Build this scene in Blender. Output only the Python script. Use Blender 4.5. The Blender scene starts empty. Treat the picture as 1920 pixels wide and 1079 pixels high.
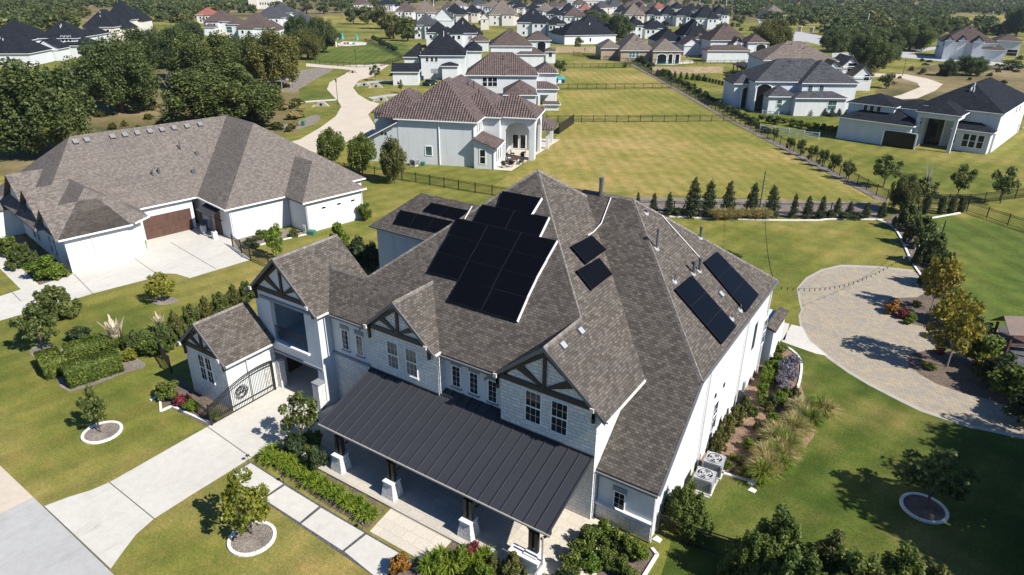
import bpy, math, random
import numpy as np
from mathutils import Vector, Matrix
R = math.radians
rnd = random.Random(7)
sc = bpy.context.scene
col = sc.collection
# ---------------------------------------------------------------- camera
F_PX, YAW, PITCH, ROLL = 1270.0, 2.14953, 0.42928, -0.00913
CAM = Vector((0, 0, 25.0))
_f = Vector((math.cos(YAW)*math.cos(PITCH), math.sin(YAW)*math.cos(PITCH), -math.sin(PITCH)))
_r = _f.cross(Vector((0, 0, 1))).normalized()
_d = _f.cross(_r)
_c, _s = math.cos(ROLL), math.sin(ROLL)
RT = _c*_r + _s*_d
DN = -_s*_r + _c*_d
FW = _f
cam = bpy.data.cameras.new('camera')
cam.sensor_width = 36.0
cam.lens = 36.0*F_PX/1920
cam.clip_end = 6000
cam.clip_start = 0.3
co = bpy.data.objects.new('camera', cam)
m = Matrix((RT, -DN, -FW)).transposed().to_4x4()
m.translation = CAM
co.matrix_world = m
col.objects.link(co)
sc.camera = co
# ---------------------------------------------------------------- light
SUN_EL, SUN_AZ = R(43), R(-0.8)      # direction towards the sun, azimuth from +X
w = bpy.data.worlds.new('World'); sc.world = w; w.use_nodes = True
nt = w.node_tree; nt.nodes.clear()
o = nt.nodes.new('ShaderNodeOutputWorld'); b = nt.nodes.new('ShaderNodeBackground')
sk = nt.nodes.new('ShaderNodeTexSky'); sk.sky_type = 'NISHITA'; sk.sun_disc = False
sk.sun_elevation = SUN_EL; sk.sun_rotation = math.pi/2 - SUN_AZ
sk.air_density = 1.0; sk.dust_density = 0.6; sk.ozone_density = 2.6
b.inputs['Strength'].default_value = 0.05
tn = nt.nodes.new('ShaderNodeMix'); tn.data_type = 'RGBA'; tn.blend_type = 'MULTIPLY'; tn.inputs[0].default_value = 1; tn.inputs[7].default_value = (.58, 1.0, 1.48, 1)
nt.links.new(sk.outputs[0], tn.inputs[6]); nt.links.new(tn.outputs[2], b.inputs[0]); nt.links.new(b.outputs[0], o.inputs[0])
sl = bpy.data.lights.new('sun', 'SUN'); sl.energy = 5.0; sl.angle = R(0.53); sl.color = (1, 0.955, 0.88)
so = bpy.data.objects.new('sun', sl); col.objects.link(so)
sd = Vector((math.cos(SUN_EL)*math.cos(SUN_AZ), math.cos(SUN_EL)*math.sin(SUN_AZ), math.sin(SUN_EL)))
so.rotation_euler = sd.to_track_quat('Z', 'Y').to_euler(); so.location = (60, 0, 80)
sc.view_settings.view_transform = 'Standard'; sc.view_settings.look = 'None'
sc.view_settings.exposure = 0.68; sc.view_settings.gamma = 1.0
sc.cycles.max_bounces = 5; sc.cycles.diffuse_bounces = 3; sc.cycles.glossy_bounces = 2
sc.cycles.transmission_bounces = 2; sc.cycles.transparent_max_bounces = 4
sc.cycles.caustics_reflective = False; sc.cycles.caustics_refractive = False

# ---------------------------------------------------------------- photo measurements -> world
def ray(px, py):
    return (RT*(px-960) + DN*(py-539.5) + FW*F_PX).normalized()
def A(px, py, z=0.0):
    d = ray(px, py); t = (z-CAM.z)/d.z; return CAM + d*t
def VY(px, py, Y):
    d = ray(px, py); return CAM + d*(Y/d.y)
def VX(px, py, X):
    d = ray(px, py); return CAM + d*(X/d.x)
def PL(px, py, p0, n):
    d = ray(px, py); n = Vector(n); t = (Vector(p0)-CAM).dot(n)/d.dot(n); return CAM + d*t

# ---------------------------------------------------------------- object helpers
def thing(name, label, cat, loc=(0, 0, 0), rz=0.0, group=None):
    o = bpy.data.objects.new(name, None); col.objects.link(o)
    o.empty_display_size = 0.3
    o.location = loc; o.rotation_euler = (0, 0, rz)
    o['label'] = label; o['category'] = cat
    if group: o['group'] = group
    return o
def tag(o, label, cat, group=None):
    o['label'] = label; o['category'] = cat
    if group: o['group'] = group
    return o
def copy_tree(o, parent=None):
    c = o.copy(); col.objects.link(c)
    if parent is not None: c.parent = parent
    for ch in o.children: copy_tree(ch, c)
    return c
class MB:
    """collects faces of one mesh; UVs are metres along the horizontal and up the slope"""
    def __init__(s): s.v = []; s.f = []; s.uv = []; s.mi = []; s.m = 0
    def face(s, pts, flip=False):
        pts = [Vector(p) for p in pts]
        if flip: pts = pts[::-1]
        n = Vector((0, 0, 0))
        for i in range(len(pts)):
            a, b = pts[i], pts[(i+1) % len(pts)]
            n += Vector(((a.y-b.y)*(a.z+b.z), (a.z-b.z)*(a.x+b.x), (a.x-b.x)*(a.y+b.y)))
        if n.length < 1e-9: return
        n.normalize()
        if abs(n.z) > .999: u = Vector((1, 0, 0)); w_ = Vector((0, 1, 0))
        else:
            u = Vector((-n.y, n.x, 0)).normalized(); w_ = n.cross(u)
        k = len(s.v); s.v += pts; s.f.append(list(range(k, k+len(pts)))); s.mi.append(s.m)
        s.uv += [(p.dot(u), p.dot(w_)) for p in pts]
    def box(s, x0, x1, y0, y1, z0, z1, skip=''):
        if 'b' not in skip: s.face([(x0, y1, z0), (x1, y1, z0), (x1, y0, z0), (x0, y0, z0)])
        if 't' not in skip: s.face([(x0, y0, z1), (x1, y0, z1), (x1, y1, z1), (x0, y1, z1)])
        s.face([(x0, y0, z0), (x1, y0, z0), (x1, y0, z1), (x0, y0, z1)])
        s.face([(x1, y1, z0), (x0, y1, z0), (x0, y1, z1), (x1, y1, z1)])
        s.face([(x1, y0, z0), (x1, y1, z0), (x1, y1, z1), (x1, y0, z1)])
        s.face([(x0, y1, z0), (x0, y0, z0), (x0, y0, z1), (x0, y1, z1)])
    def prism(s, poly, vec):
        """poly: list of 3D points, extruded by vec; faces oriented outwards for either winding"""
        P = [Vector(p) for p in poly]; V = Vector(vec)
        n = Vector((0, 0, 0))
        for i in range(len(P)): n += P[i].cross(P[(i+1) % len(P)])
        if n.dot(V) < 0: P = P[::-1]
        Q = [p+V for p in P]
        s.face(Q); s.face(P[::-1])
        for i in range(len(P)):
            j = (i+1) % len(P); s.face([P[i], P[j], Q[j], Q[i]])
    def bar(s, a, b, w_, h, up=(0, 0, 1)):
        """square bar from a to b, width w_ across, height h along up"""
        a, b = Vector(a), Vector(b); d = (b-a).normalized(); up = Vector(up)
        if abs(d.dot(up)) > .99: up = Vector((1, 0, 0)) if abs(d.x) < .9 else Vector((0, 1, 0))
        x = d.cross(up).normalized(); y = x.cross(d)
        c = [x*w_/2+y*h/2, -x*w_/2+y*h/2, -x*w_/2-y*h/2, x*w_/2-y*h/2]
        s.prism([a+q for q in c], b-a)
    def cyl(s, a, b, r0, r1=None, n=8):
        a, b = Vector(a), Vector(b); r1 = r0 if r1 is None else r1
        d = (b-a).normalized(); up = Vector((0, 0, 1)) if abs(d.z) < .9 else Vector((1, 0, 0))
        x = d.cross(up).normalized(); y = d.cross(x)
        A_ = [a+(x*math.cos(t)+y*math.sin(t))*r0 for t in [2*math.pi*i/n for i in range(n)]]
        B_ = [b+(x*math.cos(t)+y*math.sin(t))*r1 for t in [2*math.pi*i/n for i in range(n)]]
        for i in range(n):
            j = (i+1) % n; s.face([A_[i], A_[j], B_[j], B_[i]], flip=False)
        s.face(B_); s.face(A_[::-1])
    def tube(s, pts, r, n=6):
        for a, b in zip(pts[:-1], pts[1:]): s.cyl(a, b, r, r, n)
    def sheet(s, pts, t=.14):
        """roof sheet: upper polygon (any winding, made to face up) and underside t below"""
        P = [Vector(p) for p in pts]; n = Vector((0, 0, 0))
        for i in range(len(P)): n += P[i].cross(P[(i+1) % len(P)])
        if n.z < 0: P = P[::-1]
        Q = [p-Vector((0, 0, t)) for p in P]
        s.face(P); s.face(Q[::-1])
        for i in range(len(P)):
            j = (i+1) % len(P); s.face([Q[i], Q[j], P[j], P[i]])
    def hip(s, x0, x1, y0, y1, ze, sl, kind='hip', t=.16, oh=0):
        """roof over eave rectangle. kind hip, gx (ridge along x, gables at x ends), gy, and 'hx0'/'hx1'/'hy0'/'hy1' = ridge with a hip only at that end"""
        w_, h = x1-x0, y1-y0
        e = [(x0, y0, ze), (x1, y0, ze), (x1, y1, ze), (x0, y1, ze)]
        if kind == 'hip':
            d = min(w_, h)/2
            if w_ >= h: a, b = (x0+d, y0+d, ze+d*sl), (x1-d, y0+d, ze+d*sl); fs = [[e[0], e[1], b, a], [e[1], e[2], b], [e[2], e[3], a, b], [e[3], e[0], a]]
            else: a, b = (x0+d, y0+d, ze+d*sl), (x0+d, y1-d, ze+d*sl); fs = [[e[0], e[1], a], [e[1], e[2], b, a], [e[2], e[3], b], [e[3], e[0], a, b]]
        elif kind in ('gx', 'hx0', 'hx1'):
            d = h/2; a = (x0+(d if kind == 'hx0' else 0), y0+d, ze+d*sl); b = (x1-(d if kind == 'hx1' else 0), y0+d, ze+d*sl)
            fs = [[e[0], e[1], b, a], [e[2], e[3], a, b]]
            if kind == 'hx0': fs.append([e[3], e[0], a])
            if kind == 'hx1': fs.append([e[1], e[2], b])
        else:
            d = w_/2; a = (x0+d, y0+(d if kind == 'hy0' else 0), ze+d*sl); b = (x0+d, y1-(d if kind == 'hy1' else 0), ze+d*sl)
            fs = [[e[1], e[2], b, a], [e[3], e[0], a, b]]
            if kind == 'hy0': fs.append([e[0], e[1], a])
            if kind == 'hy1': fs.append([e[2], e[3], b])
        clean = []
        for f in fs:
            g = []
            for p in f:
                if not g or (Vector(p)-Vector(g[-1])).length > 1e-4: g.append(p)
            clean.append(g)
        for f in clean: s.sheet(f, t)
    def split(s, name, mat, parent=None, off=None):
        """one object per connected or touching group of faces"""
        n = len(s.f); bb = []
        for f in s.f:
            P = [s.v[i] for i in f]; bb.append((min(p.x for p in P)-.03, max(p.x for p in P)+.03, min(p.y for p in P)-.03, max(p.y for p in P)+.03, min(p.z for p in P)-.03, max(p.z for p in P)+.03))
        par = list(range(n))
        def find(a):
            while par[a] != a: par[a] = par[par[a]]; a = par[a]
            return a
        for i in range(n):
            a = bb[i]
            for j in range(i):
                b_ = bb[j]
                if a[0] <= b_[1] and b_[0] <= a[1] and a[2] <= b_[3] and b_[2] <= a[3] and a[4] <= b_[5] and b_[4] <= a[5]: par[find(i)] = find(j)
        groups = {}
        for i in range(n): groups.setdefault(find(i), []).append(i)
        out = []
        for g in groups.values():
            m_ = MB(); k = 0; ui = []
            for i in g:
                idx = s.f[i]; m_.f.append(list(range(k, k+len(idx)))); m_.v += [s.v[q] for q in idx]; m_.uv += [s.uv[q] for q in idx]; m_.mi.append(0); k += len(idx)
            out.append(m_.build(name, mat, parent, off))
        return out[0]
    def build(s, name, mat, parent=None, off=None, smooth=False):
        me = bpy.data.meshes.new(name)
        o_ = Vector(off) if off is not None else Vector((0, 0, 0))
        me.from_pydata([tuple(p-o_) for p in s.v], [], s.f)
        ul = me.uv_layers.new(name='UVMap')
        ul.data.foreach_set('uv', [c for q in s.uv for c in q])
        for mm in (mat if isinstance(mat, (list, tuple)) else [mat]): me.materials.append(mm)
        me.polygons.foreach_set('material_index', s.mi)
        if smooth: me.polygons.foreach_set('use_smooth', [True]*len(s.f))
        ob = bpy.data.objects.new(name, me); col.objects.link(ob)
        if parent is not None: ob.parent = parent
        return ob
def smooth_poly(pts, n=6):
    P = [Vector(p) for p in pts]; out = []; N = len(P)
    for i in range(N):
        a, b, c, d = P[i-1], P[i], P[(i+1) % N], P[(i+2) % N]
        for k in range(n):
            t = k/n
            out.append(0.5*((2*b)+(c-a)*t+(2*a-5*b+4*c-d)*t*t+(3*b-a-3*c+d)*t**3))
    return out
def smooth_line(pts, n=6):
    P = [Vector(p) for p in pts]; out = []; N = len(P)
    for i in range(N-1):
        a, b, c, d = P[max(i-1, 0)], P[i], P[i+1], P[min(i+2, N-1)]
        for k in range(n):
            t = k/n
            out.append(0.5*((2*b)+(c-a)*t+(2*a-5*b+4*c-d)*t*t+(3*b-a-3*c+d)*t**3))
    out.append(P[-1]); return out

# ---------------------------------------------------------------- materials
def newmat(name):
    m_ = bpy.data.materials.new(name); m_.use_nodes = True
    t = m_.node_tree; p = t.nodes['Principled BSDF']
    return m_, t, p
def N(t, typ, **kw):
    n = t.nodes.new(typ)
    for k, v in kw.items():
        if k.startswith('i_'): n.inputs[k[2:].replace('_', ' ')].default_value = v
        else: setattr(n, k, v)
    return n
def ramp(t, fac, stops):
    r = N(t, 'ShaderNodeValToRGB'); e = r.color_ramp.elements
    while len(e) < len(stops): e.new(.5)
    for q, (p, c) in zip(e, stops): q.position = p; q.color = (*c, 1)
    t.links.new(fac, r.inputs[0]); return r.outputs[0]
def mixc(t, a, b, fac, mode='MIX'):
    n = N(t, 'ShaderNodeMix', data_type='RGBA', blend_type=mode)
    for s_, v in ((6, a), (7, b), (0, fac)):
        if isinstance(v, (int, float)): n.inputs[s_].default_value = v
        elif isinstance(v, tuple): n.inputs[s_].default_value = (*v[:3], 1)
        else: t.links.new(v, n.inputs[s_])
    return n.outputs[2]
def coord(t, kind='Object', scale=(1, 1, 1), rot=(0, 0, 0)):
    tc = N(t, 'ShaderNodeTexCoord'); mp = N(t, 'ShaderNodeMapping')
    mp.inputs['Scale'].default_value = scale; mp.inputs['Rotation'].default_value = rot
    t.links.new(tc.outputs[kind], mp.inputs[0]); return mp.outputs[0]
def noise(t, vec, scale, detail=3, rough=.6):
    n = N(t, 'ShaderNodeTexNoise'); n.inputs['Scale'].default_value = scale
    n.inputs['Detail'].default_value = detail; n.inputs['Roughness'].default_value = rough
    t.links.new(vec, n.inputs['Vector']); return n.outputs['Fac']
def bump(t, p, h, strength=.5, dist=.02):
    b_ = N(t, 'ShaderNodeBump'); b_.inputs['Strength'].default_value = strength
    b_.inputs['Distance'].default_value = dist; t.links.new(h, b_.inputs['Height']); t.links.new(b_.outputs[0], p.inputs['Normal'])
def plain(name, c, rough=.7, var=.12, scale=3.0, metal=0, spec=.5, bmp=0.0, fine=40.0):
    m_, t, p = newmat(name); v = coord(t)
    n1 = noise(t, v, scale, 4); 
    lo = tuple(x*(1-var) for x in c); hi = tuple(min(x*(1+var), 1) for x in c)
    t.links.new(ramp(t, n1, [(.3, lo), (.7, hi)]), p.inputs['Base Color'])
    p.inputs['Roughness'].default_value = rough; p.inputs['Metallic'].default_value = metal
    p.inputs['Specular IOR Level'].default_value = spec
    if bmp: bump(t, p, noise(t, v, fine, 3), bmp, .01)
    return m_
def shingles(name, base, lightc, w_=.25, h=.145, soft=1.0):
    """asphalt shingles: courses of tabs in mixed tones, on the UV laid up each slope"""
    m_, t, p = newmat(name)
    v = coord(t, 'UV')
    br = N(t, 'ShaderNodeTexBrick'); br.offset = .5; br.squash = 1
    br.inputs['Scale'].default_value = 1; br.inputs['Brick Width'].default_value = w_; br.inputs['Row Height'].default_value = h
    br.inputs['Mortar Size'].default_value = .012; br.inputs['Mortar Smooth'].default_value = .3; br.inputs['Bias'].default_value = -.15
    br.inputs['Color1'].default_value = (*base, 1); br.inputs['Color2'].default_value = (*lightc, 1)
    br.inputs['Mortar'].default_value = (*[x*.45 for x in base], 1)
    t.links.new(v, br.inputs['Vector'])
    # second, coarser random patches of tabs
    br2 = N(t, 'ShaderNodeTexBrick'); br2.offset = .21
    br2.inputs['Scale'].default_value = 1; br2.inputs['Brick Width'].default_value = w_*.9; br2.inputs['Row Height'].default_value = h
    br2.inputs['Mortar Size'].default_value = 0; br2.inputs['Bias'].default_value = 0
    br2.inputs['Color1'].default_value = (.88, .88, .89, 1); br2.inputs['Color2'].default_value = (1.11, 1.10, 1.08, 1)
    t.links.new(v, br2.inputs['Vector'])
    c = mixc(t, br.outputs['Color'], br2.outputs['Color'], 1.0, 'MULTIPLY')
    n1 = noise(t, v, .25, 3)
    c = mixc(t, c, ramp(t, n1, [(.3, (.94, .94, .95)), (.7, (1.05, 1.04, 1.03))]), 1.0, 'MULTIPLY')
    n2 = noise(t, v, 60, 2)
    c = mixc(t, c, ramp(t, n2, [(.3, (.85,)*3), (.7, (1.15,)*3)]), soft, 'MULTIPLY')
    t.links.new(c, p.inputs['Base Color']); p.inputs['Roughness'].default_value = .97; p.inputs['Specular IOR Level'].default_value = .08
    bump(t, p, br.outputs['Fac'], -.6, .012)
    return m_
def tiles(name, base, lightc):
    """barrel roof tiles: rounded channels running up the slope, stepped courses"""
    m_, t, p = newmat(name); v = coord(t, 'UV')
    br = N(t, 'ShaderNodeTexBrick'); br.offset = 0
    br.inputs['Scale'].default_value = 1; br.inputs['Brick Width'].default_value = .4; br.inputs['Row Height'].default_value = .45
    br.inputs['Mortar Size'].default_value = .05; br.inputs['Mortar Smooth'].default_value = .6
    br.inputs['Color1'].default_value = (*base, 1); br.inputs['Color2'].default_value = (*lightc, 1); br.inputs['Mortar'].default_value = (*[x*.35 for x in base], 1)
    t.links.new(v, br.inputs['Vector'])
    wv = N(t, 'ShaderNodeTexWave', wave_type='BANDS', bands_direction='X', wave_profile='SIN')
    wv.inputs['Scale'].default_value = .785; t.links.new(v, wv.inputs['Vector'])
    c = mixc(t, br.outputs['Color'], ramp(t, noise(t, v, .5, 4), [(.3, (.85, .84, .84)), (.7, (1.15, 1.12, 1.1))]), 1.0, 'MULTIPLY')
    t.links.new(c, p.inputs['Base Color']); p.inputs['Roughness'].default_value = .75
    bump(t, p, wv.outputs['Fac'], .9, .12)
    return m_
def stone(name, c1, c2, mort, bw=.5, bh=.2, bmp=.9, d=.05):
    m_, t, p = newmat(name); v = coord(t, 'UV')
    nz = N(t, 'ShaderNodeTexNoise'); nz.inputs['Scale'].default_value = 3; t.links.new(v, nz.inputs['Vector'])
    ad = N(t, 'ShaderNodeMix', data_type='RGBA', blend_type='LINEAR_LIGHT'); ad.inputs[0].default_value = .03
    t.links.new(v, ad.inputs[6]); t.links.new(nz.outputs['Color'], ad.inputs[7])
    br = N(t, 'ShaderNodeTexBrick'); br.offset = .43; br.offset_frequency = 2; br.squash = .62; br.squash_frequency = 3
    br.inputs['Scale'].default_value = 1; br.inputs['Brick Width'].default_value = bw; br.inputs['Row Height'].default_value = bh
    br.inputs['Mortar Size'].default_value = .014; br.inputs['Mortar Smooth'].default_value = .4
    br.inputs['Color1'].default_value = (*c1, 1); br.inputs['Color2'].default_value = (*c2, 1); br.inputs['Mortar'].default_value = (*mort, 1)
    t.links.new(ad.outputs[2], br.inputs['Vector'])
    n1 = noise(t, v, 9, 4)
    c = mixc(t, br.outputs['Color'], ramp(t, n1, [(.3, (.86,)*3), (.7, (1.1,)*3)]), 1.0, 'MULTIPLY')
    t.links.new(c, p.inputs['Base Color']); p.inputs['Roughness'].default_value = .9
    h = N(t, 'ShaderNodeMath', operation='MULTIPLY_ADD'); t.links.new(br.outputs['Fac'], h.inputs[0]); h.inputs[1].default_value = -.8; t.links.new(n1, h.inputs[2])
    bump(t, p, h.outputs[0], bmp, d)
    return m_
def grass(name, a, b_, c3, stripe=0.0, rot=0.0, sw=1.2, big=.05):
    """mown turf: broad dry patches, mower stripes, fine blade grain"""
    m_, t, p = newmat(name); v = coord(t, 'Object')
    n1 = noise(t, v, big, 5, .6); n2 = noise(t, v, .6, 4, .7); n3 = noise(t, v, 7, 4, .75); n4 = noise(t, v, 28, 2, .6)
    c = ramp(t, n1, [(.36, a), (.5, b_), (.64, c3)])
    c = mixc(t, c, ramp(t, n2, [(.32, (.74, .84, .7)), (.68, (1.28, 1.14, 1.22))]), 1.0, 'MULTIPLY')
    c = mixc(t, c, ramp(t, n3, [(.32, (.66, .74, .6)), (.68, (1.38, 1.26, 1.36))]), 1.0, 'MULTIPLY')
    c = mixc(t, c, ramp(t, n4, [(.3, (.66,)*3), (.7, (1.34,)*3)]), 1.0, 'MULTIPLY')
    n5 = noise(t, v, .22, 6, .72)
    c = mixc(t, c, ramp(t, n5, [(.50, (1, 1, 1)), (.68, (1.30, 1.10, 1.25))]), 1.0, 'MULTIPLY')
    c = mixc(t, c, ramp(t, n5, [(.30, (.72, .86, .66)), (.44, (1, 1, 1))]), 1.0, 'MULTIPLY')
    if stripe:
        vs = coord(t, 'Object', rot=(0, 0, rot))
        wv = N(t, 'ShaderNodeTexWave', wave_type='BANDS', bands_direction='X'); wv.inputs['Scale'].default_value = .157/sw; wv.inputs['Distortion'].default_value = 1.2; wv.inputs['Detail'].default_value = 2; wv.inputs['Detail Scale'].default_value = .4
        t.links.new(vs, wv.inputs['Vector'])
        c = mixc(t, c, ramp(t, wv.outputs['Fac'], [(.2, (1-stripe,)*3), (.8, (1+stripe, 1+stripe, 1+stripe*.7))]), 1.0, 'MULTIPLY')
    t.links.new(c, p.inputs['Base Color']); p.inputs['Roughness'].default_value = 1; p.inputs['Specular IOR Level'].default_value = .1
    bump(t, p, n4, .6, .05)
    return m_
def concrete(name, c, var=.07, joint=None):
    m_, t, p = newmat(name); v = coord(t)
    n1 = noise(t, v, .25, 5, .6); n2 = noise(t, v, 2.2, 5, .7); n3 = noise(t, v, 30, 2)
    k = ramp(t, n1, [(.3, tuple(x*(1-var) for x in c)), (.7, tuple(x*(1+var) for x in c))])
    k = mixc(t, k, ramp(t, n2, [(.3, (.93, .92, .9)), (.7, (1.06, 1.06, 1.06))]), 1.0, 'MULTIPLY')
    k = mixc(t, k, ramp(t, n3, [(.3, (.93,)*3), (.7, (1.06,)*3)]), 1.0, 'MULTIPLY')
    st = noise(t, coord(t, scale=(1.2, .25, 1), rot=(0, 0, R(8))), .9, 6, .75)
    k = mixc(t, k, ramp(t, st, [(.56, (1, 1, 1)), (.74, (.78, .77, .75))]), 1.0, 'MULTIPLY')
    t.links.new(k, p.inputs['Base Color']); p.inputs['Roughness'].default_value = .9
    return m_
def mulch(name, a, b_):
    m_, t, p = newmat(name); v = coord(t)
    vo = N(t, 'ShaderNodeTexVoronoi'); vo.inputs['Scale'].default_value = 14; t.links.new(v, vo.inputs['Vector'])
    c = mixc(t, (*a,), (*b_,), ramp(t, noise(t, v, 9, 5, .8), [(.35, (0, 0, 0)), (.65, (1, 1, 1))]))
    c = mixc(t, c, ramp(t, vo.outputs['Distance'], [(0, (.55,)*3), (.6, (1.3,)*3)]), 1.0, 'MULTIPLY')
    c = mixc(t, c, ramp(t, noise(t, v, .8, 3), [(.3, (.7,)*3), (.7, (1.2,)*3)]), 1.0, 'MULTIPLY')
    t.links.new(c, p.inputs['Base Color']); p.inputs['Roughness'].default_value = 1
    bump(t, p, vo.outputs['Distance'], .8, .04)
    return m_
def pavers(name):
    m_, t, p = newmat(name); v = coord(t, rot=(0, 0, R(20)))
    br = N(t, 'ShaderNodeTexBrick'); br.inputs['Scale'].default_value = 1; br.inputs['Brick Width'].default_value = .3; br.inputs['Row Height'].default_value = .2
    br.inputs['Mortar Size'].default_value = .009
    br.inputs['Color1'].default_value = (.35, .30, .235, 1); br.inputs['Color2'].default_value = (.27, .245, .21, 1); br.inputs['Mortar'].default_value = (.13, .12, .1, 1)
    t.links.new(v, br.inputs['Vector'])
    v2 = coord(t)
    br3 = N(t, 'ShaderNodeTexBrick'); br3.offset = .3; br3.inputs['Scale'].default_value = 1; br3.inputs['Brick Width'].default_value = .6; br3.inputs['Row Height'].default_value = .4; br3.inputs['Mortar Size'].default_value = 0
    br3.inputs['Color1'].default_value = (.93, .93, .95, 1); br3.inputs['Color2'].default_value = (1.1, 1.05, .93, 1); t.links.new(v, br3.inputs['Vector'])
    c = mixc(t, br.outputs['Color'], br3.outputs['Color'], .8, 'MULTIPLY')
    c = mixc(t, c, ramp(t, noise(t, v2, .9, 4, .7), [(.35, (.93, .95, .99)), (.65, (1.1, 1.04, .9))]), 1.0, 'MULTIPLY')
    t.links.new(c, p.inputs['Base Color']); p.inputs['Roughness'].default_value = .9
    bump(t, p, br.outputs['Fac'], -.4, .01)
    return m_
def leafmat(name, dark, mid, lite, transl=.3, rough=.55):
    m_, t, p = newmat(name)
    g = N(t, 'ShaderNodeNewGeometry'); oi = N(t, 'ShaderNodeObjectInfo')
    c = ramp(t, g.outputs['Random Per Island'], [(.05, dark), (.5, mid), (.95, lite)])
    v = coord(t); n1 = noise(t, v, .8, 3)
    c = mixc(t, c, ramp(t, n1, [(.35, (.78, .82, .8)), (.65, (1.22, 1.15, 1.1))]), 1.0, 'MULTIPLY')
    c = mixc(t, c, ramp(t, oi.outputs['Random'], [(0, (.85, .9, .88)), (1, (1.15, 1.08, 1.0))]), 1.0, 'MULTIPLY')
    t.links.new(c, p.inputs['Base Color']); p.inputs['Roughness'].default_value = rough; p.inputs['Specular IOR Level'].default_value = .35
    tr = N(t, 'ShaderNodeBsdfTranslucent'); mx = N(t, 'ShaderNodeMixShader'); mx.inputs[0].default_value = transl
    t.links.new(c, tr.inputs[0]); t.links.new(p.outputs[0], mx.inputs[1]); t.links.new(tr.outputs[0], mx.inputs[2])
    t.links.new(mx.outputs[0], t.nodes['Material Output'].inputs[0])
    return m_
M = {}
M['roof'] = shingles('roof shingles weathered', (.078, .068, .059), (.152, .133, .116))
M['roof_l'] = shingles('roof shingles pale', (.135, .117, .104), (.20, .175, .155), .25, .18)
M['roof_dk'] = shingles('roof shingles charcoal', (.012, .0145, .019), (.026, .029, .036), .5, .2)
M['roof_gr'] = shingles('roof shingles grey', (.05, .051, .057), (.09, .091, .10), .5, .2)
M['roof_br'] = shingles('roof shingles brown', (.075, .056, .05), (.13, .10, .088), .5, .2)
M['roof_tan'] = shingles('roof shingles tan', (.13, .108, .09), (.22, .185, .155), .5, .2)
M['roof_red'] = shingles('roof tiles red', (.22, .08, .06), (.33, .13, .10), .5, .25)
M['tile'] = tiles('barrel tile brown', (.085, .056, .050), (.15, .104, .092))
M['ridge_sh'] = shingles('ridge cap shingles', (.15, .135, .12), (.23, .21, .19), .25, .2)
M['seam'] = plain('standing seam metal', (.048, .049, .055), .42, .06, .6, metal=.3)
M['stucco'] = plain('white stucco', (.60, .615, .615), .9, .04, 1.2, bmp=.25, fine=60)
def stucco_mat(name, c):
    m_, t, p = newmat(name); v = coord(t); vu = coord(t, 'UV')
    k = ramp(t, noise(t, v, .7, 5), [(.3, tuple(x*.95 for x in c)), (.7, tuple(x*1.03 for x in c))])
    st = noise(t, coord(t, 'UV', scale=(1.6, .12, 1)), 1.0, 5, .7)
    k = mixc(t, k, ramp(t, st, [(.50, (1, 1, 1)), (.72, (.88, .87, .85))]), 1.0, 'MULTIPLY')
    t.links.new(k, p.inputs['Base Color']); p.inputs['Roughness'].default_value = .92; p.inputs['Specular IOR Level'].default_value = .2
    bump(t, p, noise(t, v, 45, 3), .3, .012)
    return m_
M['stucco'] = stucco_mat('white stucco weathered', (.60, .615, .615))
M['stucco_c'] = plain('cream stucco', (.60, .56, .50), .9, .05, 1.0)
M['stucco_t'] = plain('tan brick wall', (.36, .28, .20), .9, .08, 1.5)
M['stucco_g'] = plain('grey painted trim', (.22, .23, .25), .8, .06)
M['stone'] = stone('white limestone', (.74, .73, .70), (.62, .61, .585), (.44, .43, .41))
M['sand'] = stone('sandstone blocks', (.50, .38, .24), (.36, .26, .17), (.25, .19, .13), .9, .35)
M['white'] = plain('white paint', (.80, .80, .79), .5, .03)
M['gutter'] = plain('pale gutter metal', (.62, .60, .56), .5, .04)
M['gutter_t'] = plain('tan gutter metal', (.30, .28, .25), .5, .05)
M['fascia'] = plain('dark fascia', (.13, .13, .135), .6, .08)
M['dark'] = plain('dark stained timber', (.022, .018, .017), .55, .2, 8)
M['iron'] = plain('black iron', (.012, .012, .013), .45, .1)
M['panel'] = plain('solar cells', (.003, .0033, .0045), .3, .1, spec=.12)
M['pframe'] = plain('black panel frame', (.012, .0125, .014), .5, .1, spec=.2)
M['alu'] = plain('bare aluminium', (.72, .70, .68), .4, .03)
M['vent_g'] = plain('dull vent metal', (.20, .195, .19), .7, .06, spec=.2)
M['pipe'] = plain('grey vent pipe', (.09, .09, .095), .55, .1)
M['garage'] = plain('brown garage door', (.085, .042, .028), .6, .25, 2)
M['door'] = plain('dark wooden door', (.06, .032, .022), .6, .2, 3)
M['conc'] = concrete('pale concrete', (.50, .475, .425))
M['conc2'] = concrete('street concrete', (.37, .365, .35))
M['tanroad'] = concrete('tan street concrete', (.50, .43, .34))
M['gravelroad'] = concrete('grey road', (.30, .295, .285))
M['gravelroad2'] = concrete('paver border', (.36, .33, .29))
M['trav'] = stone('travertine slabs', (.56, .50, .41), (.50, .45, .37), (.38, .34, .28), 1.2, .6, .1, .005)
M['porchfl'] = stone('porch travertine tiles', (.50, .45, .38), (.42, .385, .33), (.32, .29, .25), .9, .45, .1, .005)
M['stucco_t2'] = plain('pale rubble stone', (.40, .37, .32), .9, .12)
M['curb'] = plain('white edging stone', (.66, .64, .60), .9, .1, 3)
M['mulch'] = mulch('bark mulch', (.06, .042, .032), (.17, .125, .095))
M['mulch2'] = mulch('pale mulch', (.11, .09, .072), (.25, .21, .175))
M['dirt'] = mulch('brown soil', (.10, .06, .04), (.30, .19, .12))
M['gravel'] = mulch('dark gravel', (.03, .03, .032), (.11, .11, .115))
M['pavers'] = pavers('drive pavers')
M['glass'] = None
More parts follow.
